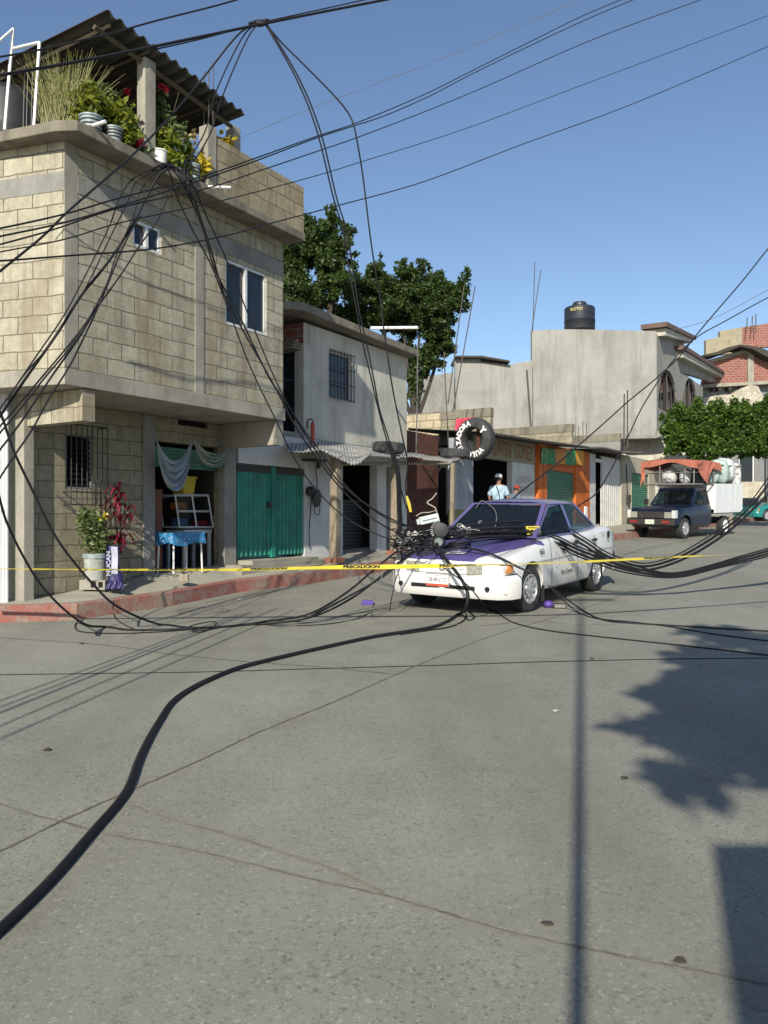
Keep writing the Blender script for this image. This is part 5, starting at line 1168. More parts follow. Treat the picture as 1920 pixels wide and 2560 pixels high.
    g = MB(); g.tube([(1.78, -.838, .512), (1.95, -.8, .512), (2.05, -.7, .51), (2.085, -.45, .508), (2.097, 0, .507), (2.085, .45, .508), (2.05, .7, .51), (1.95, .8, .512), (1.78, .838, .512)], .006, 4); g.tube([(1.8, -.85, .29), (2.0, -.79, .285), (2.09, -.6, .28), (2.12, 0, .28), (2.09, .6, .28), (2.0, .79, .285), (1.8, .85, .29)], .004, 4); g.build('bumper_gap', M_IRON, t, M0)
    for sgn in (1, -1):
        g = MB(); g.T = Matrix.Translation((2.105, sgn*.6, .35)) @ Matrix.Rotation(PI/2, 4, 'Y'); g.lathe([(0, 0), (.028, 0), (.028, .02), (0, .02)], 12); g.build('tow_hole', M_DARK, t, M0)
    # face: grille panel and headlights
    g = MB(); g.wall(-.33, .33, .51, .645, 0, .03, [(-.28+.075*i, -.22+.075*i, .54+.04*j, .57+.04*j) for i in range(3) for j in range(2)]+[(.08+.075*i, .14+.075*i, .54+.04*j, .57+.04*j) for i in range(3) for j in range(2)])
    g.build('grille', MATS['plain_white_body'] if name == 'taxi' else body_mat, t, M0 @ Matrix.Translation((2.118, 0, 0)) @ Matrix.Rotation(PI/2, 4, 'Z'))
    g = MB(); g.box(2.08, 2.095, -.33, .33, .515, .64); g.build('grille_void', M_DARK, t, M0)
    g = MB(); g.T = Matrix.Translation((2.122, 0, .58)) @ Matrix.Rotation(PI/2, 4, 'Y'); g.lathe([(.028, 0), (.04, 0), (.04, .012), (.028, .012)], 20, True); g.box(-.008, .008, -.045, .045, .002, .012); g.build('badge', M_CHROME, t, M0)
    for sgn in (1, -1):
        g = MB(); g.prism([(2.125, sgn*.335, .51), (2.095, sgn*.57, .51), (2.095, sgn*.57, .635), (2.125, sgn*.335, .64)], (-.06, 0, 0)); g.build('headlight', M_LAMP, t, M0)
        g = MB(); g.prism([(2.094, sgn*.572, .515), (2.03, sgn*.745, .52), (1.88, sgn*.825, .54), (1.88, sgn*.82, .63), (2.03, sgn*.74, .64), (2.094, sgn*.572, .637)], (-.03, -sgn*.02, 0)); g.build('turn_signal', M_AMBER if sgn == 1 else M_LAMP, t, M0)
        g = MB(); g.box(-2.12, -2.09, sgn*.4, sgn*.72, .68, .84); g.build('tail_light', plain('red_lens', (.35,.01,.01), .25), t, M0)
        g = MB(); g.cbox((.72, sgn*.84, .96), .1, .2, .12); g.build('mirror', M_BLACK, t, M0, bevel=.02) if name != 'taxi' else None
    for xx, sgn in ((1.32, 1), (1.32, -1), (-1.11, 1), (-1.11, -1)):
        wheel(t, xx, sgn*.72, .29, .185, sgn, M0, steer=.0 if xx < 0 else -.09)
    g = MB(); g.box(1.7, -1.7, -.6, .6, .2, .24)
    for xx in (1.32, -1.11):
        for sgn in (-1, 1): g.box(xx-.4, xx+.4, sgn*.5-.02, sgn*.5+.02, .2, .75)
    g.build('underbody', M_DARK, t, M0)
    for sgn in (1, -1):
        g = MB(); g.box(.94, .965, sgn*.66, sgn*.83, .1, .3); g.build('mud_flap', M_BLACK, t, M0)
    return t
MATS['plain_white_body'] = paint('plain_white_body')
def vehicle_M(pos_axle_left, fwd, dz=0, track_half=.72, axle_x=1.32, tilt=True):
    """car frame: origin under the car's centre, x forward, y left, on the sloping road"""
    nz_ = V((0, -GS, 1)).normalized(); f = V((fwd[0], fwd[1], GS*fwd[1])).normalized(); l = nz_.cross(f).normalized()
    o = V(pos_axle_left)-f*axle_x-l*track_half
    return Matrix(((f.x, l.x, nz_.x, o.x), (f.y, l.y, nz_.y, o.y), (f.z, l.z, nz_.z, o.z+dz), (0, 0, 0, 1)))
fl = G(1322, 1530); rl = G(1490, 1478); fw_ = (fl-rl)
TM = vehicle_M(G(1316, 1529), (fw_.x, fw_.y), track_half=.75)
M_TAXI = paint('taxi_paint', True); M_PURPLE = paint('purple_paint', None, (.105,.088,.235))
taxi = sedan('taxi', 'white and purple taxi buried under fallen cables in the middle of the road', TM, M_TAXI, M_PURPLE)
# taxi lettering, plate, sticker
def tlet(s_, size, M, mat, name, w_=1, bold=.002):
    vs, fs = text(s_, size, w_, bold); g = MB(); g.add(vs, fs); return g.build(name, mat, taxi, TM @ M)
def basis(xa, ya, o): xa = V(xa).normalized(); ya = V(ya).normalized(); n_ = xa.cross(ya); return Matrix(((xa.x, ya.x, n_.x, o[0]), (xa.y, ya.y, n_.y, o[1]), (xa.z, ya.z, n_.z, o[2]), (0, 0, 0, 1)))
tlet('Metropolitano', .25, basis((0, 1, 0), (-1, 0, .17), (1.885, .0, .751)), M_WHITE, 'hood_lettering', .27, .01)
g = MB(); g.box(2.127, 2.131, -.163-.06, .163-.06, .337, .498); g.build('plate_frame', M_CABLEG, taxi, TM); g = MB(); g.box(2.131, 2.136, -.155-.06, .155-.06, .345, .49); g.build('number_plate', M_WHITE, taxi, TM, bevel=.003)
g = MB(); g.box(2.1365, 2.138, -.155-.06, .155-.06, .345, .375); g.build('plate_band', plain('plate_red', (.5,.08,.04), .5), taxi, TM)
tlet('28-84-LTC', .07, basis((0, 1, 0), (0, 0, 1), (2.138, -.06, .425)), plain('plate_ink', (.05,.07,.06), .6), 'plate_number', .8, .001)
tlet('MORELOS', .025, basis((0, 1, 0), (0, 0, 1), (2.138, -.06, .475)), plain('plate_ink', (.05,.07,.06), .6), 'plate_state', .9, .0)
tlet('8663', .1, basis((-1, 0, 0), (0, -.28, .96), (1.02, .832, .735)), M_INK, 'door_number', .75, .002)
tlet('Sitio Centro', .085, basis((-1, 0, 0), (0, -.03, 1), (.2, .8475, .42)), M_INK, 'side_lettering', 1.0, .001)
tlet('8663', .1, basis((-1, 0, 0), (0, -.03, 1), (.3, .8475, .7)), M_INK, 'door_number', .8, .001)
g = MB(); g.T = TM.inverted() @ TM @ basis((-1, 0, 0), (0, -.03, 1), (.55, .8475, .6)); 
for i in range(9): a = 2*PI*i/9; g.box(.07*math.cos(a)-.008, .07*math.cos(a)+.008, .1*math.sin(a)-.012, .1*math.sin(a)+.012, 0, .001)
g.build('door_emblem', plain('grey_print', (.3,.3,.32), .6), taxi, TM)
st_M = Matrix.Translation(P(1333, 1326, 10.45)) @ Matrix.Rotation(.25, 4, 'Z') @ Matrix.Rotation(PI/2-.35, 4, 'X')
nc = thing('notice_card', 'yellow card with black letters stuck at the driver corner of the taxi windscreen', 'notice', st_M)
g = MB(); g.box(-.095, .095, -.058, .058, 0, .003); g.build('card', M_YEL, nc)
vs, fs = text('TAXI', .085, 1.2, .002); g = MB(); g.T = Matrix.Translation((0, -.018, .0045)); g.add(vs, fs); vs, fs = text('PERMISO', .03, 1.2, .001); g.T = Matrix.Translation((0, .035, .0045)); g.add(vs, fs); g.build('lettering', M_INK, nc)
# wipers
g = MB(); g.tube([(.93, -.3, .91), (.80, .3, .99)], .008, 5); g.tube([(.94, .2, .91), (.84, .62, .95)], .008, 5); g.build('wiper', M_BLACK, taxi, TM)
g = MB(); g.T = Matrix.Translation((-1.55, .832, .84)) @ Matrix.Rotation(-PI/2, 4, 'X'); g.lathe([(0, 0), (.055, 0), (.06, .012), (0, .014)], 16); g.build('fuel_cap', M_INK, taxi, TM)

# pickup truck ---------------------------------------------------
pk_f = (-.72, -.69); PM = vehicle_M(G(1708, 1347), pk_f, track_half=.72, axle_x=1.45)
tr = thing('pickup_truck', 'dark blue pickup truck with white box side and covered cargo rack parked by the kerb', 'truck', PM)
k = paint('navy_paint', None, (.004,.009,.028), coat=.2); M_NAVY = k
st = [(2.15, .74, .90, .42), (2.05, .78, .96, .35), (1.4, .80, 1.0, .35), (.85, .80, 1.04, .32), (.5, .80, 1.06, .32), (-.35, .80, 1.06, .32)]
mb = MB(); vs = []
for x, w_, zt, zb in st:
    half = [(0, zb), (w_*.85, zb), (w_, zb+.1), (w_+.01, .7), (w_, zt-.12), (w_-.04, zt-.02), (w_*.7, zt), (0, zt+.02)]; ring = half+[(-y, z) for y, z in half[-2:0:-1]]; vs += [(x, y, z) for y, z in ring]
m_ = 14; mb.add(vs, [(i*m_+j, i*m_+(j+1) % m_, (i+1)*m_+(j+1) % m_, (i+1)*m_+j) for i in range(len(st)-1) for j in range(m_)]+[tuple(range(m_-1, -1, -1)), tuple((len(st)-1)*m_+j for j in range(m_))])
body = mb.build('body', M_NAVY, tr, PM, smooth=True)
cut = MB()
for sgn in (-1, 1): cut.T = Matrix.Translation((1.45, sgn*.78, .34)) @ Matrix.Rotation(PI/2, 4, 'X'); cut.lathe([(0, -.25), (.41, -.25), (.41, .25), (0, .25)], 32)
co = cut.build('cut', None, None, PM); b_ = body.modifiers.new('b', 'BOOLEAN'); b_.object = co; b_.solver = 'EXACT'; evaluated(body); bpy.data.objects.remove(co); body.data.shade_smooth(); body.data.set_sharp_from_angle(angle=R_(32))
fr_ = MB(); gl = MB()
def framed2(qd, m, push):
    qd = [V(p) for p in qd]; c_ = sum(qd, V())/4; qi = [p+(c_-p).normalized()*m*1.3 for p in qd]
    for i in range(4): fr_.quad(qd[i], qd[(i+1) % 4], qi[(i+1) % 4], qi[i])
    gl.quad(*[p+V(push) for p in qi])
framed2([(.9, -.7, 1.04), (.9, .7, 1.04), (.42, .6, 1.55), (.42, -.6, 1.55)], .05, (-.01, 0, 0))
for sgn in (1, -1): framed2([(.9, sgn*.72, 1.04), (-.35, sgn*.76, 1.06), (-.33, sgn*.64, 1.57), (.42, sgn*.62, 1.55)], .05, (0, -sgn*.01, 0))
framed2([(-.35, .74, 1.06), (-.35, -.74, 1.06), (-.33, -.62, 1.57), (-.33, .62, 1.57)], .1, (.01, 0, 0))
fr_.prism([(.45, -.62, 1.55), (.45, .62, 1.55), (-.35, .64, 1.57), (-.35, -.64, 1.57)], (0, 0, .05)); fr_.build('cab', M_NAVY, tr, PM); gl.build('cab_glass', M_CARGL, tr, PM)
g = MB(); g.box(2.16, 2.2, -.45, .45, .66, .86)
for i in range(5): g.box(2.2, 2.21, -.4+.18*i, -.38+.18*i, .67, .85)
g.build('grille', M_IRON, tr, PM)
for sgn in (1, -1):
    g = MB(); g.box(2.15, 2.21, sgn*.46, sgn*.68, .66, .85); g.build('headlight', M_LAMP, tr, PM, bevel=.01)
    g = MB(); g.box(2.0, 2.19, sgn*.69, sgn*.80, .66, .9); g.build('side_lamp', plain('clear_lens', (.6,.62,.6), .2), tr, PM, bevel=.01)
    g = MB(); g.box(2.25, 2.27, sgn*.42, sgn*.66, .5, .58); g.build('bumper_lamp', plain('dull_red_lens', (.25,.03,.03), .4), tr, PM)
    g = MB(); g.cbox((.75, sgn*.92, 1.15), .06, .16, .2); g.build('mirror', M_BLACK, tr, PM, bevel=.02)
    for xx in (1.45, -1.5): wheel(tr, xx, sgn*.70, .33, .2, sgn, PM, rim='white' if xx < 0 else 'cover')
g = MB(); g.box(2.16, 2.25, -.8, .8, .44, .63); g.build('front_bumper', M_IRON, tr, PM, bevel=.02)
g = MB(); g.box(2.25, 2.262, -.15, .15, .47, .61); g.build('number_plate', plain('pale_plate', (.55,.6,.5), .6), tr, PM)
g = MB(); g.box(-.35, -2.6, -.45, .45, .4, .6); g.box(-2.65, -2.0, -.78, -.74, .3, .75); g.box(-2.6, -2.3, .6, .75, .3, .6); g.build('chassis', M_IRON, tr, PM)
g = MB(); g.box(-1.95, -1.9, .55, .85, .28, .62); g.build('mud_flap', plain('tan_rubber', (.3,.26,.18), .8), tr, PM)
# cargo box with white panel sides
g = MB(); ribbed(g, -2.6, -.45, 0, .78, 1.75, .3)
g = MB()
for sgn in (1, -1):
    g.box(-2.6, -.42, sgn*.86, sgn*.90, .78, 1.75)
    for i in range(5): g.box(-2.52+.5*i, -2.51+.5*i, sgn*.90, sgn*.903, .86, 1.73)
g.box(-2.62, -2.6, -.88, .88, .78, 1.75); g.box(-.42, -.40, -.88, .88, .9, 1.72); g.build('box_side', plain('white_panel', (.68,.7,.7), .5, var=.08, streak=.15), tr, PM)
g = MB(); g.box(-2.6, -.42, -.86, .86, .75, .8); g.build('box_floor', M_IRON, tr, PM)
g = MB(); r_ = .022
zt, zm, zl = 2.45, 2.1, 1.72
for y in (-.85, .85):
    g.tube([(1.05, y, zl), (-2.6, y, zl)], .03, 4); g.tube([(1.05, y, zm), (-2.6, y, zm)], .014, 4); g.tube([(.98, y, zt-.05), (-2.5, y, zt-.1)], r_, 4)
    for x in (1.05, -.4, -2.5): g.tube([(x, y, zl), (x, y, zt)], r_, 4)
for x in (1.05, -.4, -2.5): g.tube([(x, -.85, zl), (x, .85, zl)], .03, 4); g.tube([(x, -.85, zm), (x, .85, zm)], .014, 4); g.tube([(x, -.85, zt-.04), (x, 0, zt+.06), (x, .85, zt-.04)], r_, 4)
for y in (-.3, .55): g.tube([(1.05, y, zl), (1.05, y, zt)], .018, 4)
g.smooth = False; g.build('cargo_rack', plain('grey_rack', (.2,.19,.17), .7), tr, PM)
g = MB()
def tarp(u, v):
    x = 1.12-2.0*u; y = (v*2-1); yy = .93*y; z = zt+.09*(1-abs(y)**1.5)+.02*math.sin(u*11+v*7)
    if abs(y) > .93: z -= .25*(abs(y)-.93)/.07
    return (x, yy, z)
g.grid(tarp, 24, 40); g.grid(lambda u, v: (1.13+.02*math.sin(u*9), -.93+1.86*u, zt+.09*(1-abs(2*u-1)**1.5)-(.16+.05*math.sin(u*8))*v), 24, 4); g.grid(lambda u, v: (1.12+.02*math.sin(v*9), -.93+.14*u, zt-(.85-.25*math.sin(u*3))*v), 5, 10); g.grid(lambda u, v: (.95-1.2*u+.1*v*math.sin(u*9), .94+.03*math.sin(u*12+v*3), zt-.02-(.15+.55*math.sin(PI*u)**2)*v), 20, 8)
o = g.build('tarpaulin', M_TARP, None, PM, smooth=True); tag(o, 'faded orange tarpaulin tied over the cargo rack of the dark truck', 'tarpaulin')
rd = random.Random(8)
def sack(c, r, mat, label):
    g = MB(); g.smooth = True; c = V(c)
    def fn(u, v):
        a = 2*PI*u; b = PI*v; q = 1+.16*noise.noise(V((math.cos(a)*2, math.sin(a)*2, v*4))+c*3)
        return (c.x+r[0]*q*math.sin(b)**.6*math.cos(a), c.y+r[1]*q*math.sin(b)**.6*math.sin(a), c.z+r[2]*q*math.cos(b))
    g.grid(fn, 18, 10); tag(g.build('filled_sack', mat, None, PM, smooth=True), label, 'sack', 'filled sacks on the truck')
MS = [plain('white_sack', (.5,.52,.52), .7, var=.35, scale=8, bump=.5), plain('pale_green_sack', (.4,.5,.46), .7, var=.35, scale=8, bump=.5), plain('dark_sack', (.06,.07,.09), .7)]
sack((.55, -.2, 2.0), (.24, .26, .27), MS[0], 'big white sack under the middle of the truck tarpaulin'); sack((.6, .35, 1.98), (.2, .18, .24), MS[0], 'smaller white sack right of the big one on the truck rack'); sack((.2, .6, 2.05), (.3, .2, .3), MS[2], 'dark bundle at the right side of the truck rack')
sack((-1.3, .6, 2.15), (.4, .35, .42), MS[1], 'pale green sack bulging over the white truck side'); sack((-1.9, .55, 2.2), (.35, .35, .42), MS[0], 'crumpled white sack at the rear of the truck load'); sack((-.8, .5, 2.05), (.3, .35, .33), MS[1], 'greenish sack behind the tarpaulin edge on the truck'); sack((-2.45, .6, 2.0), (.2, .3, .5), MS[0], 'white sack hanging over the truck tail')
# dark load interior
g = MB(); g.box(-2.4, -.5, -.6, .3, 1.0, 2.2); tag(g.build('cargo_load', plain('dark_load', (.05,.05,.055), .9), None, PM, bevel=.05), 'dark stacked load inside the white truck box', 'cargo')

# teal car at the right edge
tm = vehicle_M(G(1916, 1303), (-.93, -.36), axle_x=1.32)
teal = sedan('parked_car', 'teal green car partly cut off at the right edge behind the truck', tm, paint('teal_car_paint', None, (.01,.2,.19)), paint('teal_car_paint_top', None, (.3,.35,.35)))

# ================================================================== PEOPLE
def person(loc, rotz, label, shirt, trousers, cap, pose='stand', h=1.66):
    Mp = Matrix.Translation(loc) @ Matrix.Rotation(rotz, 4, 'Z')
    t = thing('person', label, 'person', Mp)
    def skin(name, joints, edges, radii, mat, sub=2):
        me = bpy.data.meshes.new(name); me.from_pydata(joints, edges, []); o = bpy.data.objects.new(name, me); C.objects.link(o)
        m = o.modifiers.new('k', 'SKIN'); m.use_smooth_shade = True
        for v_, r in zip(me.skin_vertices[0].data, radii): v_.radius = (r if isinstance(r, tuple) else (r, r)); v_.use_root = False
        me.skin_vertices[0].data[0].use_root = True
        s_ = o.modifiers.new('s', 'SUBSURF'); s_.levels = sub; s_.render_levels = sub
        evaluated(o); o.data.shade_smooth(); o.data.materials.clear(); o.data.materials.append(mat); o.parent = t; return o
    k_ = h/1.7; lean = .0 if pose == 'stand' else .28
    def q(x, y, z): return (x*k_, y*k_+lean*max(0, z-.9), z*k_-(lean*.3*max(0, z-.9)))
    J = [q(0, 0, .95), q(0, 0, 1.15), q(0, 0, 1.38), q(0, 0, 1.47), q(0, .01, 1.56), q(0, .01, 1.64),
         q(-.19, 0, 1.4), q(-.24, .03, 1.13), q(-.2, .16, .95), q(-.17, .22, .9), q(.19, 0, 1.4), q(.24, .03, 1.13), q(.2, .16, .95), q(.17, .22, .9),
         q(-.1, 0, .88), q(-.12, .02, .48), q(-.12, -.02, .09), q(-.13, .13, .03), q(.1, 0, .88), q(.12, .02, .48), q(.12, -.02, .09), q(.13, .13, .03)]
    E = [(0,1),(1,2),(2,3),(3,4),(4,5),(2,6),(6,7),(7,8),(8,9),(2,10),(10,11),(11,12),(12,13),(0,14),(14,15),(15,16),(16,17),(0,18),(18,19),(19,20),(20,21)]
    Rr = [.11, .12, .12, .055, .085, .08, .05, .042, .03, .03, .05, .042, .03, .03, .08, .055, .04, .035, .08, .055, .04, .035]
    skin('body', J, E, [r*k_ for r in Rr], M_SKIN)
    J2 = J[:4]+[J[6], J[7], J[10], J[11]]; E2 = [(0,1),(1,2),(2,3),(2,4),(4,5),(2,6),(6,7)]
    skin('shirt', [J[0], J[1], q(0, 0, 1.33), (V(J[3])*.75+V(J[2])*.25)[:], q(-.17, 0, 1.35), V(J[6]).lerp(V(J[7]), .9)[:], q(.17, 0, 1.35), V(J[10]).lerp(V(J[11]), .9)[:]], E2, [(.165*k_, .12*k_), (.17*k_, .13*k_), (.19*k_, .14*k_), .085*k_, .1*k_, .075*k_, .1*k_, .075*k_], shirt)
    skin('trousers', [J[0], J[14], J[15], J[16], J[18], J[19], J[20]], [(0,1),(1,2),(2,3),(0,4),(4,5),(5,6)], [.13*k_, .095*k_, .07*k_, .055*k_, .095*k_, .07*k_, .055*k_], trousers)
    hc = V(J[5]); g = MB(); g.smooth = True; g.ball(hc+V((0, 0, .035)), .098*k_, .108*k_, .075*k_, 14, 8); g.build('cap', cap, t)
    g = MB(); g.ball(hc+V((0, .11, .03)), .07, .07, .012, 12, 4); g.build('cap_peak', cap, t)
    g = MB(); g.ball(hc+V((0, -.018, -.02)), .088*k_, .092*k_, .075*k_, 12, 8); g.build('hair', M_INK, t)
    g = MB(); g.ball(hc+V((0, .095, -.03)), .012, .02, .02, 8, 6)
    for s_ in (-1, 1): g.ball(hc+V((s_*.086, .0, -.02)), .012, .02, .03, 8, 6)
    g.build('ears_and_nose', M_SKIN, t)
    for s_, jn in ((-1, 9), (1, 13)):
        g = MB(); c_ = V(J[jn]); g.ball(c_, .035, .045, .018, 8, 6)
        for f_ in range(4): g.tube([c_+V((-.024+.016*f_, .03, 0)), c_+V((-.026+.017*f_, .075, -.005)), c_+V((-.024+.016*f_, .1-.01*abs(f_-1.5), -.03))], [.009, .008, .006], 6)
        g.tube([c_+V((-s_*.03, .0, 0)), c_+V((-s_*.055, .04, -.01))], [.01, .008], 6); g.build('hand', M_SKIN, t)
    return t, J
def ground_at(s_, d): p_ = FB.w(s_, d, 0); return V((p_.x, p_.y, 1.0))
sp_ = FB.on(1246, 1200, -.55)[0]; pl = FB.w(sp_, -.55, .98)
th, J = person(pl, -.3, 'man in light blue shirt and white cap, back turned, at the tyre shop', plain('light_blue_shirt', (.36,.5,.6), .8, var=.08), plain('dark_trousers', (.03,.035,.05), .8), M_WHITE, h=1.62)
g = MB(); g.tube(spline([(-.03, -.13, 1.36), (.03, -.155, 1.2), (.06, -.15, .95), (.04, -.14, .85)]), .011, 5); g.build('strap', M_BLACK, th)
sp2 = FB.on(1278, 1200, -.2)[0]; pl2 = FB.w(sp2, -.2, 1.0)
person(pl2, -.9, 'person in grey-blue shirt and red cap bending beside the shop door', plain('grey_blue_shirt', (.12,.17,.23), .85), plain('dark_trousers', (.03,.035,.05), .8), plain('red_cap', (.35,.04,.03), .7), 'lean', h=1.45)

# ================================================================== CABLES
def wire(pts, r, label, name='cable', mat=None, group='overhead and fallen cables', cat='cable', n=6, k=8, lift=0):
    pp = [P(*p) if len(p) == 3 else G(p[0], p[1], r*.9) for p in pts]
    path = spline(pp, k); path = [V((p.x, p.y, max(p.z, gz(p.y)+r*.8))) for p in path]
    mb = MB(); mb.tube(path, r, n); return tag(mb.build(name, mat or M_CABLE), label, cat, group)
# top lines
wire([(-160, 165, 7.2), (0, 142, 7.4), (96, 125, 7.6), (188, 104, 7.8), (275, 84, 8), (386, 53, 8.3), (590, 0, 8.8), (760, -60, 9.2)], .009, 'upper of the two cables crossing the roof canopy')
wire([(-160, 218, 6.7), (0, 188, 7), (193, 154, 7.5), (386, 116, 8), (482, 96, 8.3), (665, 58, 9), (800, 31, 9.3), (1000, -8, 9.8), (1200, -50, 10.4)], .0145, 'thick messenger cable across the top that the bundle hangs from')
wire([(386, 124, 8.02), (500, 98, 8.35), (665, 54, 9.02), (800, 24, 9.32), (1000, -20, 9.8)], .007, 'thin line twisted along the thick messenger cable')
# lashing at the hanging point
g = MB()
for i in range(9):
    a = P(628+i*5, 60-i*.9, 8.95+i*.01); g.T = Matrix.Translation(a); g.lathe([(.028+.004*(i % 2), -.012), (.034, 0), (.028, .012)], 10)
g.T = Matrix.Identity(4); g.ball(P(648, 58, 8.97), .09, .03, .04, 10, 6); tag(g.build('cable_lashing', M_CABLE), 'knot of ties where the bundle hangs on the messenger cable', 'cable tie')
wire([(628, 64, 8.95), (600, 82, 8.9), (501, 203, 8.85), (410, 309, 8.4), (313, 405, 8.0), (278, 435, 7.8), (162, 536, 7.3), (110, 588, 7.1), (0, 678, 6.7), (-150, 800, 6.3)], .011, 'single cable running from the hanging knot down to the left edge')
wire([(634, 63, 8.96), (612, 85, 8.95), (540, 230, 8.9), (514, 325, 8.8), (484, 380, 8.5), (461, 423, 8.25), (478, 500, 8.3)], .0075, 'left of the pair of cables dropping from the knot to the terrace edge')
wire([(642, 62, 8.97), (622, 90, 8.96), (555, 244, 9.0), (528, 328, 8.8), (497, 385, 8.5), (470, 430, 8.25), (490, 510, 8.3)], .0075, 'right of the pair of cables dropping from the knot to the terrace edge')
N2 = 9.35
left = [
 ([(470, 435, N2), (430, 415, N2), (385, 420, N2-.05), (333, 447, 9.2), (301, 490, 9.05), (278, 554, 8.9), (252, 611, 8.75), (217, 681, 8.6), (162, 785, 8.3), (84, 900, 7.9), (38, 968, 7.7), (-60, 1110, 7.3)], .011, 'leftmost cable of the bundle fanning down across the corner'),
 ([(480, 450, N2), (430, 418, N2), (390, 425, N2-.05), (341, 455, 9.2), (318, 507, 9.05), (275, 594, 8.8), (231, 687, 8.6), (203, 739, 8.5), (127, 860, 8.15), (67, 929, 7.9), (0, 1020, 7.6), (-80, 1120, 7.3)], .011, 'second cable from the left of the bundle fanning down across the corner'),
 ([(480, 455, N2), (440, 420, N2), (405, 432, 9.3), (365, 496, 9.2), (341, 545, 9.1), (301, 611, 8.9), (260, 669, 8.75), (203, 739, 8.5), (145, 831, 8.25), (60, 952, 7.9), (0, 1040, 7.6), (-80, 1150, 7.3)], .02, 'thick twisted cable of the bundle crossing the small window'),
 ([(452, 425, N2), (400, 425, 9.3), (356, 467, 9.2), (333, 542, 9.05), (292, 635, 8.8), (269, 704, 8.7), (246, 753, 8.6), (214, 808, 8.45), (174, 860, 8.3), (96, 953, 8), (0, 1066, 7.6), (-80, 1160, 7.3)], .012, 'bundle cable left of the small window, ending low at the left edge'),
 ([(470, 440, N2), (428, 481, 9.25), (388, 559, 9.1), (347, 617, 8.95), (304, 684, 8.8), (252, 756, 8.6), (214, 808, 8.45), (169, 876, 8.25), (116, 939, 8), (40, 1035, 7.7), (-60, 1150, 7.3)], .014, 'cable of the bundle passing right over the small window'),
 ([(352, 540, 9.1), (333, 568, 9), (304, 626, 8.85), (252, 753, 8.55), (202, 860, 8.3), (174, 915, 8.15), (120, 1001, 7.9), (81, 1073, 7.7), (38, 1136, 7.5), (0, 1194, 7.3), (-60, 1290, 7)], .012, 'lowest straight cable of the bundle, in front of the corner column'),
 ([(246, 760, 8.55), (200, 840, 8.35), (130, 940, 8.0), (63, 1040, 7.7), (28, 1088, 7.5), (0, 1124, 7.4), (-60, 1200, 7.2)], .013, 'short cable below the bundle crossing the wing beam'),
]
for p_, r_, l_ in left: wire([(a, b, c*.885) for a, b, c in p_], r_*.66, l_)
# curved ones touching the ground
wire([(-30, 980, 7.4), (0, 1030, 7.5), (23, 1096, 7.6), (38, 1136, 7.65), (76, 1215, 7.8), (142, 1346, 8.0), (197, 1420, 8.15), (235, 1463, 8.25), (285, 1511, 8.4), (400, 1564), (482, 1572), (600, 1566), (690, 1553), (770, 1536, 9.0), (871, 1478, 9.6), (940, 1420, 9.9), (1010, 1365, 10.2), (1040, 1345, 10.3)], .0125, 'inner sagging cable on the road left of the taxi, climbing to its bonnet')
wire([(-20, 1180, 6.9), (0, 1250, 7.1), (15, 1301, 7.25), (56, 1387, 7.5), (101, 1460, 7.7), (152, 1516, 7.85), (203, 1556, 8.0), (265, 1570), (320, 1577), (482, 1574), (645, 1563), (770, 1545, 9.0), (880, 1495, 9.5), (960, 1435, 9.8), (1030, 1380, 10.1), (1070, 1350, 10.25)], .0125, 'outer sagging cable on the road left of the taxi, climbing to its bonnet')
wire([(208, 1550, 8.1), (192, 1558), (188, 1570), (205, 1581), (300, 1585), (400, 1581), (520, 1572)], .007, 'thin looped wire on the road in front of the red kerb')
wire([(285, 1500, 8.6), (283, 1530), (290, 1548), (325, 1570), (335, 1573)], .006, 'short thin wire hooked off the red kerb')
wire([(480, 1580), (500, 1582), (530, 1572), (535, 1555), (490, 1562), (470, 1572), (500, 1578), (620, 1560), (700, 1566), (760, 1565), (830, 1560), (900, 1545), (925, 1532)], .006, 'thin tangled wire coiling on the road beside the purple fragment')
for i, (dy, l_) in enumerate(((0, 'first'), (8, 'second'), (15, 'third'))):
    wire([(690, 1560+dy*.6), (780, 1551+dy*.8), (860, 1540+dy), (930, 1525+dy), (990, 1510+dy*.7), (1030, 1495, 10.0)], .005, l_+' thin pale wire from the far side, on the road left of the taxi', mat=M_CABLEG)
wire([(985, 1395, 9.9), (987, 1450, 9.7), (980, 1490, 9.6), (974, 1528)], .006, 'thin wire hanging straight down at the front corner of the taxi')
wire([(960, 1425, 9.6), (950, 1455, 9.5), (938, 1490, 9.4), (932, 1520, 9.3), (928, 1545)], .007, 'thin pale wire hanging beside the purple fragment', mat=M_CABLEG)
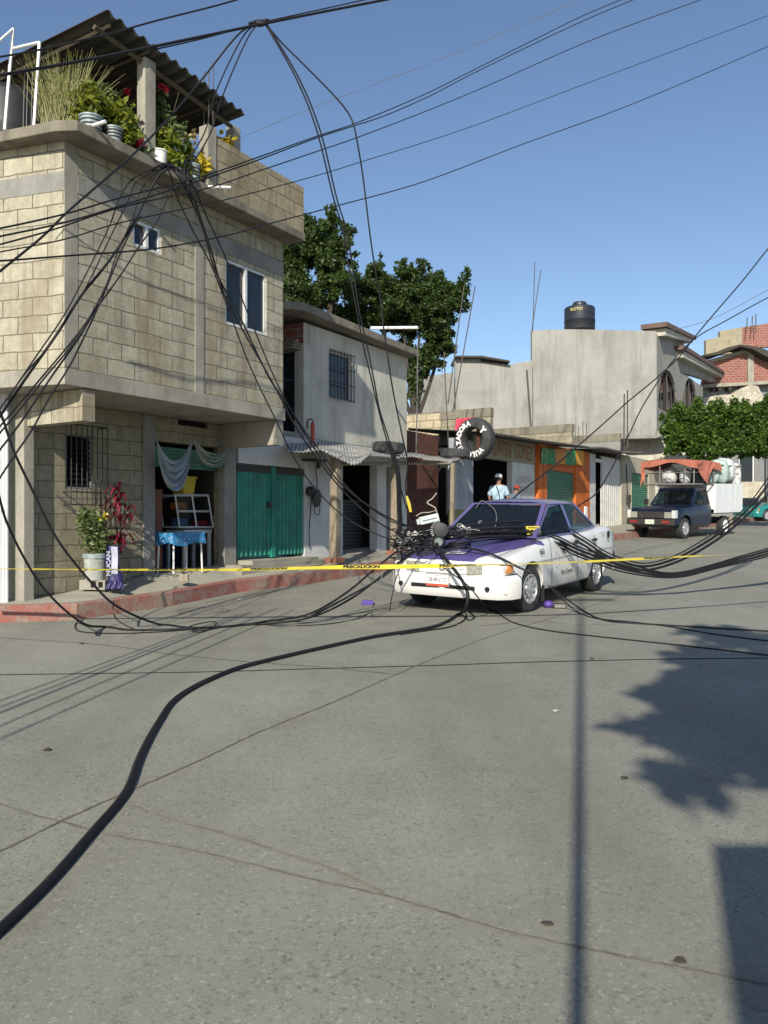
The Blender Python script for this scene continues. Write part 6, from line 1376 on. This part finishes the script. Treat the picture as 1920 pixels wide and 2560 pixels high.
# right-hand falls from the terrace edge
right = [
 ([(380, 425, 9.3), (400, 415, N2), (420, 425, N2), (444, 495, 9.45), (492, 595, 9.6), (526, 659, 9.7), (564, 755, 9.8), (627, 920, 9.95), (694, 1059, 10.1), (726, 1127, 10.2), (784, 1217, 10.3), (849, 1282, 10.4), (900, 1316, 10.45), (985, 1350, 10.5), (1030, 1352, 10.5)], .012, 'lowest cable falling from the terrace edge to the taxi, across the teal doors'),
 ([(385, 420, 9.3), (415, 410, N2), (445, 440, N2), (477, 500, 9.5), (511, 582, 9.6), (535, 669, 9.7), (603, 799, 9.85), (675, 948, 10), (714, 1006, 10.05), (771, 1098, 10.15), (846, 1203, 10.3), (943, 1278, 10.4), (1019, 1315, 10.5), (1060, 1325, 10.5)], .015, 'thick cable falling from the terrace edge to the taxi, third from the left'),
 ([(400, 418, 9.3), (430, 412, N2), (458, 450, N2), (487, 505, 9.5), (526, 620, 9.62), (559, 731, 9.75), (622, 852, 9.9), (685, 963, 10), (747, 1079, 10.1), (849, 1217, 10.3), (943, 1304, 10.4), (1000, 1332, 10.5), (1040, 1336, 10.5)], .014, 'cable falling from the terrace edge to the taxi, second from the left'),
 ([(410, 410, 9.3), (450, 425, N2), (485, 470, 9.4), (511, 529, 9.5), (562, 640, 9.65), (622, 789, 9.8), (714, 1001, 10), (813, 1145, 10.2), (885, 1235, 10.35), (980, 1304, 10.45), (1030, 1320, 10.5)], .011, 'rightmost cable falling from the terrace edge past the large window'),
 ([(665, 62, 9), (741, 197, 9.1), (790, 320, 9.2), (835, 500, 9.4), (857, 572, 9.5), (871, 663, 9.6), (893, 782, 9.7), (908, 862, 9.8), (929, 950, 9.9), (940, 1000, 9.95), (969, 1108, 10.1), (990, 1175, 10.2), (1010, 1250, 10.3), (1035, 1320, 10.4)], .013, 'left of the twin black cables dropping from the knot to the taxi'),
 ([(668, 62, 9), (748, 197, 9.12), (800, 325, 9.22), (843, 500, 9.42), (866, 575, 9.5), (881, 663, 9.6), (899, 782, 9.7), (917, 862, 9.8), (935, 950, 9.9), (948, 1020, 10), (975, 1108, 10.1), (985, 1150, 10.15)], .013, 'right of the twin black cables dropping from the knot to the taxi'),
 ([(665, 60, 9), (698, 100, 9.1), (770, 172, 9.2), (848, 253, 9.3), (872, 285, 9.35), (884, 312, 9.36), (894, 360, 9.4), (906, 432, 9.5), (925, 586, 9.6), (941, 694, 9.7), (947, 724, 9.75), (958, 811, 9.8), (978, 950, 9.9), (987, 1000, 10), (1008, 1101, 10.1), (1019, 1159, 10.2), (1014, 1220, 10.25), (1030, 1290, 10.35), (1050, 1330, 10.4)], .013, 'kinked cable bowing out to the right of the twin black cables'),
 ([(972, 1108, 10.1), (985, 1145, 10.14), (994, 1180, 10.18), (998, 1260, 10.3), (999, 1336, 10.4), (985, 1370, 10.4)], .05, 'thick black splice hanging straight down beside the timber post'),
]
for p_, r_, l_ in right: wire([(a, b, c-(1.1*min(1, max(0, (10.3-c)/1.0))**.8 if a < 640 or (b > 350 and a < 760) else 0)) for a, b, c in p_], r_*.72, l_)
g = MB(); g.tube([P(1017, 1240, 10.2), P(1022, 1258, 10.2), P(1027, 1280, 10.2)], [.012, .024, .018], 8); tag(g.build('cable_marker', M_YELC), 'yellow marker sleeve on a cable above the taxi bonnet', 'marker')
# long power lines
sky_l = [
 ([(1580, -12, 16), (1458, 39, 15.5), (1334, 100, 15), (1180, 177, 14.5), (1072, 231, 14), (887, 309, 13), (794, 340, 12.3), (640, 395, 11), (506, 441, 9.8), (295, 496, 8.6), (162, 535, 8), (0, 571, 7.4), (-100, 590, 7)], .011, 'upper strand of the twisted pair, highest dark line over the sky'),
 ([(1610, -12, 16), (1470, 47, 15.5), (1334, 110, 15), (1180, 185, 14.5), (1072, 241, 14), (960, 290, 13.5), (887, 314, 13), (794, 344, 12.3), (640, 402, 11), (506, 449, 9.8), (300, 515, 8.6), (162, 556, 8), (0, 591, 7.4), (-100, 612, 7)], .011, 'lower strand of the twisted pair over the sky'),
 ([(1790, -14, 16), (1751, 0, 15.9), (1489, 96, 15), (1180, 231, 14), (895, 343, 12.7), (794, 378, 12.2), (640, 430, 11), (520, 470, 9.8), (289, 522, 8.6), (130, 575, 8), (0, 611, 7.4), (-100, 636, 7)], .01, 'second dark line from the top over the sky'),
 ([(2020, 0, 17), (1920, 39, 16.6), (1489, 200, 15), (1180, 316, 14), (902, 405, 12.6), (829, 428, 12.2), (723, 458, 11.4), (540, 505, 9.9), (289, 560, 8.6), (162, 598, 8), (0, 630, 7.4), (-100, 650, 7)], .008, 'third dark line from the top over the sky'),
 ([(2020, 72, 17), (1920, 116, 16.6), (1566, 266, 15.5), (1311, 359, 14.5), (1057, 455, 13.4), (848, 513, 12.4), (675, 559, 11.3), (560, 590, 9.9), (400, 620, 9.2), (162, 640, 8), (0, 652, 7.4), (-100, 655, 7)], .011, 'lowest long dark line over the sky, passing above the parapet corner'),
]
for p_, r_, l_ in sky_l: wire([(a, b, c*(.86 if a < 700 else 1-.14*max(0, (1200-a)/500) if a < 1200 else 1)) for a, b, c in p_], r_*.72, l_)
wire([(1500, -22, 30), (1450, 0, 30), (1103, 147, 29), (779, 270, 28), (600, 345, 27)], .009, 'faint thin line high in the sky', mat=M_CABLEG)
wire([(1990, 540, 16), (1920, 622, 16), (1858, 700, 15.6), (1785, 785, 15.2), (1734, 846, 14.9), (1703, 887, 14.7), (1639, 947, 14.3), (1570, 1004, 13.8), (1500, 1067, 13.4), (1433, 1125, 13), (1377, 1172, 12.6), (1294, 1236, 11.8), (1272, 1258, 11.6), (1262, 1266, 11.5)], .013, 'steep cable from the right sky down to the taxi roof')
wire([(2000, 705, 17), (1920, 744, 16.5), (1816, 801, 16), (1734, 849, 15.4), (1677, 909, 15), (1639, 963, 14.7), (1598, 1032, 14.3), (1573, 1086, 14), (1547, 1137, 13.8), (1513, 1200, 13.4), (1488, 1236, 13.1), (1450, 1262, 12.8), (1425, 1280, 12.4), (1400, 1300, 12)], .011, 'looser cable from the right sky down to the rear window of the taxi')
wire([(2000, 690, 24), (1920, 725, 23), (1785, 795, 22), (1696, 822, 21.5), (1650, 830, 21)], .008, 'faint thin line behind the two steep cables at the right', mat=M_CABLEG)
# bundle from the taxi windscreen to the right edge
rb = []
for i in range(6):
    o_ = i*4.6+(1.6 if i % 2 else 0); j = (i % 3)*.06
    wire([(1120+12*i, 1330+o_, 10.0), (1250, 1328+o_*.8, 10.15+j), (1353, 1330+o_, 10.5+j), (1400, 1344+o_, 10.6+j), (1435, 1362+o_, 10.7), (1492, 1384+o_, 10.8), (1537, 1400+o_, 10.9), (1600, 1418+o_*.8, 11), (1665, 1432+o_*.5, 11.2), (1711, 1429+o_*.5, 11.3), (1786, 1410+o_*.5, 11.5), (1860, 1388+o_*.7, 11.7), (1920, 1371+o_*.8, 11.9), (2000, 1340+o_, 12.2)], .0115, f'{["first","second","third","fourth","fifth","sixth"][i]} cable from the top in the lower bundle over the taxi wing')
for i in range(5):
    o_ = i*5.2+(2 if i % 2 else 0); j = (i % 2)*.08
    wire([(1380+3*i, 1270+3*i, 11.5), (1404, 1300+o_, 11.3+j), (1430, 1325+o_, 11.2+j), (1470, 1350+o_, 11.1), (1510, 1377+o_, 11.1), (1555, 1396+o_, 11.1), (1606, 1408+o_*.9, 11.2), (1674, 1394+o_*.9, 11.5), (1748, 1356+o_*1.1, 12), (1823, 1304+o_*1.2, 12.6), (1870, 1262+o_*1.2, 13), (1920, 1195+o_*2, 13.5), (1980, 1110+o_*2, 14)], .0105, f'{["first","second","third","fourth","fifth"][i]} cable from the top in the upper bundle curving past the truck')
# thick transverse black bars across windscreen base
wire([(1100, 1342, 10.2), (1180, 1325, 10.35), (1300, 1318, 10.6), (1375, 1322, 10.9), (1402, 1322, 11.1), (1412, 1330, 11.2)], .022, 'thick black cable lying along the foot of the windscreen')
wire([(1090, 1350, 10.15), (1180, 1340, 10.35), (1290, 1340, 10.5), (1350, 1342, 10.7), (1420, 1362, 10.8)], .024, 'second thick black cable lying along the foot of the windscreen, nearer the bonnet')
wire([(1060, 1340, 10.2), (1120, 1322, 10.3), (1250, 1306, 10.6), (1370, 1300, 11), (1394, 1296, 11.3)], .016, 'upper black cable across the middle of the windscreen')
# lower right ground wires
wire([(1380, 1430, 10.9), (1375, 1461, 10.6), (1400, 1485, 10.4), (1438, 1513, 10.2), (1475, 1538), (1494, 1547), (1530, 1556), (1584, 1560), (1700, 1567), (1800, 1573), (1920, 1580), (2050, 1588)], .01, 'wire curving from the taxi sill along the road to the right edge, farthest of three')
wire([(1330, 1420, 10.6), (1370, 1462, 10.4), (1410, 1502, 10.2), (1450, 1535), (1494, 1548), (1584, 1557), (1674, 1568), (1780, 1586), (1920, 1604), (2050, 1620)], .008, 'wire lying on the road to the right edge, middle of three')
wire([(1030, 1368, 10.0), (1120, 1370, 9.9), (1180, 1372, 9.75), (1240, 1390, 9.5), (1300, 1420, 9.3), (1330, 1432, 9.25)], .013, 'black cable lying over the bonnet and left wing')
wire([(1110, 1420, 9.3), (1171, 1465, 9.2), (1200, 1500, 9.3), (1229, 1527), (1287, 1559), (1364, 1577), (1468, 1590), (1674, 1612), (1800, 1626), (1920, 1640), (2060, 1655)], .008, 'wire lying on the road to the right edge, nearest of three')
wire([(-100, 1690), (0, 1688), (300, 1684), (500, 1681), (818, 1672), (1100, 1664), (1300, 1657), (1500, 1652), (1700, 1648), (1920, 1646), (2050, 1645)], .004, 'very thin wire lying straight across the road', mat=M_CABLE)
wire([(1100, 1560), (1200, 1565), (1340, 1552), (1420, 1560), (1540, 1562)], .005, 'faint thin wire on the road in front of the left front wheel', mat=M_CABLEG)
# thick hose-like main cable
wire([(1088, 1350, 9.7), (1098, 1372, 9.55), (1112, 1394, 9.4), (1125, 1411, 9.25), (1145, 1436, 9.1), (1160, 1460, 9.0), (1170, 1489, 8.95), (1166, 1515, 8.95), (1150, 1538), (1120, 1556), (1075, 1573), (940, 1595), (886, 1606), (693, 1650), (600, 1674), (524, 1704), (470, 1732), (430, 1762), (399, 1807), (370, 1857), (347, 1905), (312, 1992), (231, 2090), (116, 2222), (0, 2335), (-150, 2470), (-400, 2700)], .019, 'very thick black main cable snaking from the taxi bonnet to the lower left corner', n=12, k=10)
wire([(1158, 1525), (1166, 1540), (1155, 1556), (1120, 1570), (1075, 1577), (1000, 1588)], .009, 'thin loop beside the thick main cable below the number plate')

# tangle and hardware on the bonnet
def carp(x, y, z): return TM @ V((x, y, z))
ht = thing('splice_closure', 'round black cable splice closure with grey end cap on the taxi bonnet', 'cable equipment', Matrix.Translation(P(1102, 1340, 9.85)))
o0 = wm(ht).translation
axd = (P(960, 1300, 1)-P(960, 1300, 2)); 
g = MB(); g.smooth = True; rm = V((-.05, -1, .05)).to_track_quat('Z', 'Y').to_matrix().to_4x4()
g.T = Matrix.Translation(P(1102, 1326, 9.85)-o0) @ rm; g.lathe([(0, -.16), (.08, -.16), (.085, .0), (.095, .06), (.09, .1), (.08, .105), (0, .09)], 24); g.build('drum', M_BLACK, ht)
g = MB(); g.smooth = True; g.T = Matrix.Translation(P(1097, 1356, 9.7)-o0) @ rm; g.lathe([(.085, -.14), (.08, .0), (.06, .04), (.0, .05)], 20); g.build('drum', M_BLACK, ht)
g = MB(); g.smooth = True; g.T = Matrix.Translation(P(1097, 1356, 9.66)-o0) @ rm; g.lathe([(.05, .0), (.05, .02), (.045, .03), (.0, .03)], 18); g.build('end_cap', plain('dull_green_plastic', (.14,.18,.17), .5), ht)
g = MB()
for i in range(10):
    a = PI*.55+i*.22; g.tube([P(1102, 1326, 9.8)-o0+V((.1*math.cos(a), 0, .1*math.sin(a))), P(1102, 1326, 9.8)-o0+V((.125*math.cos(a), -.02, .125*math.sin(a)))], .006, 5)
g.build('clip_teeth', M_METALW, ht)
wb = thing('white_terminal_box', 'white rectangular terminal box tilted on top of the cable tangle', 'terminal box', Matrix.Translation(P(1072, 1298, 10.1)) @ Matrix.Rotation(-.22, 4, 'Y') @ Matrix.Rotation(.15, 4, 'Z'))
g = MB(); g.box(-.125, .125, -.05, .05, -.05, .05); g.build('case', plain('white_box_plastic', (.5,.57,.55), .5), wb, bevel=.012)
g = MB(); g.box(-.16, -.125, -.03, .03, -.04, .03); g.build('end_fitting', plain('white_box_plastic', (.5,.57,.55), .5), wb, bevel=.01)
g = MB(); g.box(-.09, .09, -.053, -.0505, -.012, .002); g.build('lid_seam', M_CABLEG, wb)
wire([(1092, 1282, 10.15), (1088, 1270, 10.15), (1068, 1256, 10.2), (1080, 1247, 10.2), (1092, 1232, 10.2)][::1], .007, 'stiff pale wire sticking up behind the white box', mat=plain('pale_wire', (.4,.35,.3), .7))
wire([(1040, 1290, 10.1), (1055, 1282, 10.1), (1072, 1281, 10.1), (1090, 1276, 10.2)], .006, 'short pale wire lying over the white box', mat=plain('pale_wire', (.4,.35,.3), .7))
rd = random.Random(31); mb = MB(); mb2 = MB()
def tangle(m, cx, cy, cY, n_, sx, sy, sY, r, loops=5):
    for i in range(n_):
        pts = []; px, py, Y = rd.gauss(cx, sx*.45), rd.gauss(cy, sy*.45), rd.gauss(cY, sY*.5)
        a = rd.uniform(0, 2*PI); st_ = sx*rd.uniform(.12, .3); cv = rd.gauss(0, .55)
        for j in range(loops*3):
            pts.append(P(px, py, Y)); a += cv+rd.gauss(0, .35); px += st_*math.cos(a); py += st_*.55*math.sin(a); Y += rd.gauss(0, sY*.12)
            if abs(px-cx) > 1.3*sx or abs(py-cy) > 1.1*sy: a += 1.4
            Y = min(max(Y, cY-sY), cY+sY)
        m.tube(spline(pts, 4), r*rd.uniform(.6, 1.2), 5)
tangle(mb, 1035, 1345, 10.1, 24, 40, 20, .3, .007)
tangle(mb, 1130, 1332, 10.15, 9, 60, 10, .3, .005)
tangle(mb, 1003, 1372, 10.05, 7, 18, 30, .2, .007)
tag(mb.build('cable_tangle', M_CABLE), 'dense tangle of black wires heaped on the front of the taxi bonnet', 'cable tangle', kind='stuff')
tangle(mb2, 1030, 1340, 10.0, 10, 42, 22, .3, .005, 2); tangle(mb2, 1150, 1326, 10.2, 12, 40, 12, .2, .005, 2); tangle(mb2, 1010, 1360, 10.0, 6, 20, 25, .2, .007, 2)
tag(mb2.build('pale_wire_tangle', plain('stripped_wire', (.38,.38,.36), .45, .4)), 'pale stripped wires and clamps mixed into the tangle on the bonnet', 'cable tangle', kind='stuff')
rd = random.Random(77)
clamps = [(1012, 1355, .045), (1000, 1342, .035), (1022, 1334, .04), (1045, 1352, .035), (1013, 1372, .04), (1040, 1332, .03), (995, 1390, .035), (1062, 1330, .035), (1160, 1318, .03), (1200, 1305, .03)]
for i, (px, py, s_) in enumerate(clamps):
    g = MB(); g.T = Matrix.Translation(P(px, py, 9.95)) @ Matrix.Rotation(rd.uniform(0, 3), 4, 'X') @ Matrix.Rotation(rd.uniform(0, 3), 4, 'Z'); g.box(-s_, s_, -s_*.5, s_*.5, -s_*.4, s_*.4); g.T = g.T @ Matrix.Rotation(1.2, 4, 'Y'); g.box(-s_*.9, s_*.9, -s_*.3, s_*.3, -s_*.3, s_*.3)
    tag(g.build('cable_clamp', [M_CABLEG, M_IRON, plain('zinc', (.4,.39,.36), .5, .5)][i % 3], bevel=.006), ['grey','dark iron','zinc'][i % 3]+' metal clamp in the bonnet tangle, '+['below the white box','left end of the heap','just under the box corner','right above the hood edge','beside the end cap','touching the white box','lowest by the timber post','next to the splice drum','right of the splice drum','farthest right on the windscreen'][i], 'clamp', 'clamps in the wire tangle')
# coils on bonnet
def coil(px, py, Y, rx, ry, label, n_=3, r=.011):
    c_ = P(px, py, Y); pts = []
    for i in range(n_*16+1):
        a = 2*PI*i/16; q_ = 1+.09*math.sin(i*.7); pts.append(c_+V((rx*q_*math.cos(a), ry*q_*math.sin(a), .035*math.sin(i*.45)+.006*i/16)))
    m = MB(); m.tube(pts, r, 6); tag(m.build('cable_coil', M_CABLE), label, 'cable', 'overhead and fallen cables')
coil(1145, 1364, 9.9, .15, .2, 'loop of black cable lying on the purple bonnet right of the splice closure')
coil(1065, 1382, 9.75, .12, .12, 'loose loop of thin cable on the purple bonnet left of the main cable', 2, .007)
wire([(1080, 1350, 9.9), (1040, 1378, 9.75), (1000, 1408, 9.6), (960, 1440, 9.6), (870, 1492, 9.4), (770, 1545, 9.0)], .012, 'cable crossing the right front corner of the bonnet down to the road')
wire([(1190, 1270, 11.2), (1205, 1252, 11.4), (1222, 1262, 11.3), (1238, 1278, 11.0), (1240, 1310, 10.6), (1228, 1335, 10.4)], .008, 'thin pale wire curling over the windscreen top', mat=M_CABLEG)
wire([(1268, 1256, 11.4), (1274, 1262, 11.3), (1280, 1275, 11.2), (1300, 1285, 11.0), (1312, 1290, 10.9)], .009, 'bent pale wire end resting on the roof edge above the windscreen', mat=M_CABLEG)
wire([(1394, 1258, 11.6), (1402, 1276, 11.55), (1408, 1300, 11.4), (1412, 1326, 11.3)], .014, 'cable hanging over the rear door window of the taxi')

# caution tape: ribbon that twists
tp_ = [(-160, 1421, 8.2), (0, 1422, 8.3), (250, 1424, 8.4), (600, 1424, 8.5), (845, 1418, 8.5), (960, 1417, 8.5), (1180, 1413, 8.5), (1440, 1405, 8.6), (1580, 1398, 8.8), (1790, 1388, 9.2), (2000, 1384, 9.8)]
path = spline([P(*p) for p in tp_], 20); mb = MB(); n_ = len(path); tw = []
for i, p in enumerate(path):
    px = 960+F*p.x/p.y
    # apparent half width in metres and twist: flat-on in the middle, edge-on at the ends
    key = [(-200, 1.5), (150, 1.46), (300, 1.38), (600, 1.25), (750, 1.15), (930, .8), (1080, .9), (1180, 1.3), (1250, 1.5), (1400, 1.42), (1550, 1.22), (1720, 1.4), (1790, 1.55), (1850, 1.612), (2000, 1.615)]
    for (a, va), (b, vb) in zip(key, key[1:]):
        if a <= px <= b: an = va+(vb-va)*(px-a)/(b-a); break
    else: an = 1.4
    an += .05*math.sin(px*.05) if px < 1780 else 0; tw.append(an); off = V((0, math.sin(an), math.cos(an)))*.032; mb.v += [p+off, p-off]
mb.f = [(2*i, 2*i+1, 2*i+3, 2*i+2) for i in range(n_-1)]
tape = thing('caution_tape', 'yellow caution tape with black lettering stretched in front of the taxi', 'caution tape', Matrix.Translation(P(960, 1417, 8.5)))
tape_o = Matrix.Translation(P(960, 1417, 8.5))
mb.build('ribbon', M_YEL, tape, I4, smooth=True)
g = MB(); seg = []
arc = [0]
for a, b in zip(path, path[1:]): arc.append(arc[-1]+(b-a).length)
def at_arc(sv):
    for i in range(len(arc)-1):
        if arc[i+1] >= sv: f_ = (sv-arc[i])/(arc[i+1]-arc[i]); return path[i].lerp(path[i+1], f_), tw[i]*(1-f_)+tw[i+1]*f_, (path[i+1]-path[i]).normalized()
    return path[-1], tw[-1], V((1, 0, 0))
def arc_px(px):
    for i, p in enumerate(path):
        if 960+F*p.x/p.y >= px: return arc[i]
for px in (360, 620, 852, 1095, 1600):
    s0 = arc_px(px); vs, fs = text('PRECAUCION', .062, 1.0, .004); x0 = min(v_[0] for v_ in vs); out = []
    for v_ in vs:
        c_, an, tg = at_arc(s0+(v_[0]-x0)); off = V((0, math.sin(an), math.cos(an))); nrm = tg.cross(off); nrm = nrm if nrm.y < 0 else -nrm
        out.append(c_+off*v_[1]+nrm*.002)
    g = MB(); g.add(out, fs); g.build('lettering', M_INK, tape, I4)

# purple fragments on the road
p_ = G(920, 1512); g = MB(); g.T = Matrix.Translation(p_) @ Matrix.Rotation(.1, 4, 'Z'); g.prism([(-.09, -.03, 0), (.08, -.03, 0), (.08, -.03, .05), (-.06, -.03, .065)], (0, .1, 0)); tag(g.build('purple_fragment', M_PURP, bevel=.008), 'purple plastic fragment lying on the road left of the taxi', 'car fragment')
p_ = G(1385, 1520); t = thing('broken_mirror', 'broken purple wing mirror lying on the road behind the front wheel', 'wing mirror', Matrix.Translation(p_) @ Matrix.Rotation(-.2, 4, 'Z'))
g = MB(); g.smooth = True; g.ball((-.07, 0, .045), .07, .06, .05, 12, 8); g.build('housing', M_PURP, t)
g = MB(); g.box(-.02, .15, -.05, .05, 0, .06); g.build('shell', M_BLACK, t, bevel=.015)
g = MB(); g.box(.01, .14, -.054, -.051, .012, .05); g.build('mirror_glass', M_CHROME, t)
# red pump-like gas cylinder pipe on the plaster house wall
p_ = FA.w(FA.on(782, 1050, -.12)[0], -.12, 0); z0 = FA.on(782, 1108, -.12)[1]; z1 = FA.on(782, 1048, -.12)[1]
t = thing('fire_extinguisher', 'slim red cylinder with dark hose fixed to the plaster wall above the awning', 'cylinder', Matrix.Translation((p_.x, p_.y, z0)))
g = MB(); g.smooth = True; g.lathe([(0, 0), (.035, 0), (.037, .02), (.037, (z1-z0)*.8), (.02, (z1-z0)*.88), (.015, (z1-z0)*.9), (0, (z1-z0)*.9)], 16); g.build('cylinder', plain('red_enamel', (.5,.06,.03), .4), t)
g = MB(); g.tube(spline([(0, 0, (z1-z0)*.88), (-.02, 0, z1-z0), (-.08, 0, (z1-z0)*.98), (-.1, 0, (z1-z0)*.6)]), .012, 6); g.build('hose', M_BLACK, t)

# ================================================================== behind the camera: what casts the shadows on the road
def sunback(p, h):  # point at height h above the road whose shadow falls on p
    d_ = h/math.tan(SUN_EL); return V((p.x-.24*d_, p.y-.971*d_, p.z+h))
pb = V((-.63, -2.5, gz(-2.5)))
t = thing('steel_pole', 'slim steel pole behind the photographer that throws the long straight shadow', 'pole', Matrix.Translation(pb))
g = MB(); g.tube([(0, 0, -.2), (0, 0, 8.9)], .026, 10); g.build('shaft', M_CABLEG, t)
g = MB(); g.cbox((0, 0, 8.7), .9, .08, .08); g.build('crossarm', M_WOOD, t)
cor = G(1780, 2110); hw = 3.5; c0_ = sunback(cor, hw)
g = MB(); g.prism([(c0_.x, c0_.y, -.6), (c0_.x+6, c0_.y, -.6), (c0_.x+5, c0_.y-1.2, -.6), (c0_.x-.42, c0_.y-1.2, -.6)], (0, 0, c0_.z+.6)); tag(g.build('boundary_wall', M_CONC, None, I4), 'thick high concrete wall behind the photographer', 'wall')
sb = [(G(1830, 1760), 6.0, .6), (G(1730, 1830), 5.6, .36), (G(1650, 1822), 5.8, .2), (G(1600, 1818), 5.8, .1), (G(1890, 1860), 5.5, .5), (G(1880, 1690), 6.3, .5), (G(1960, 1800), 6.2, .8), (G(1780, 1650), 6.6, .25), (G(1720, 1970), 5.2, .22), (G(2010, 1860), 5.6, .6), (G(2100, 1700), 6.4, 1.2), (G(1700, 1655), 6.5, .14), (G(1820, 1900), 5.6, .42), (G(1900, 1750), 6, .6), (G(1760, 1780), 5.9, .5)]
bl_ = [(sunback(a, h), (r, r, r*.8)) for a, h, r in sb]
tree('street_tree', 'leafy tree behind the photographer whose shadow falls on the right of the road', V((2.6, -4.3, -.1)), V((2.5, -4.0, 6.0)), bl_, 26000, .11, L_TREE, 17, limbs=4, fea=(10,))
# drooping wires left of the photographer whose shadows cross the road
for i, (a, b) in enumerate((((0, 1752), (500, 1570)), ((0, 1768), (520, 1568)), ((0, 1782), (540, 1566)), ((0, 1815), (600, 1560)), ((0, 1848), (640, 1566)))):
    A_, B_ = G(*a), G(*b); A0 = A_+(A_-B_)*.8; B0 = B_+(B_-A_)*.3
    hs = [2.6, 2.7, 2.7, 4.4]; pp = [sunback(A0, hs[0]), sunback(A_, hs[1]), sunback(B_, hs[2]), sunback(B0, hs[3])]
    mb = MB(); mb.tube(spline(pp, 10), .012 if i != 2 else .017, 6); tag(mb.build('cable', M_CABLE), f'overhead cable left of the photographer, {["first","second","third","fourth","fifth"][i]} shadow line on the road', 'cable', 'cables beside the photographer')
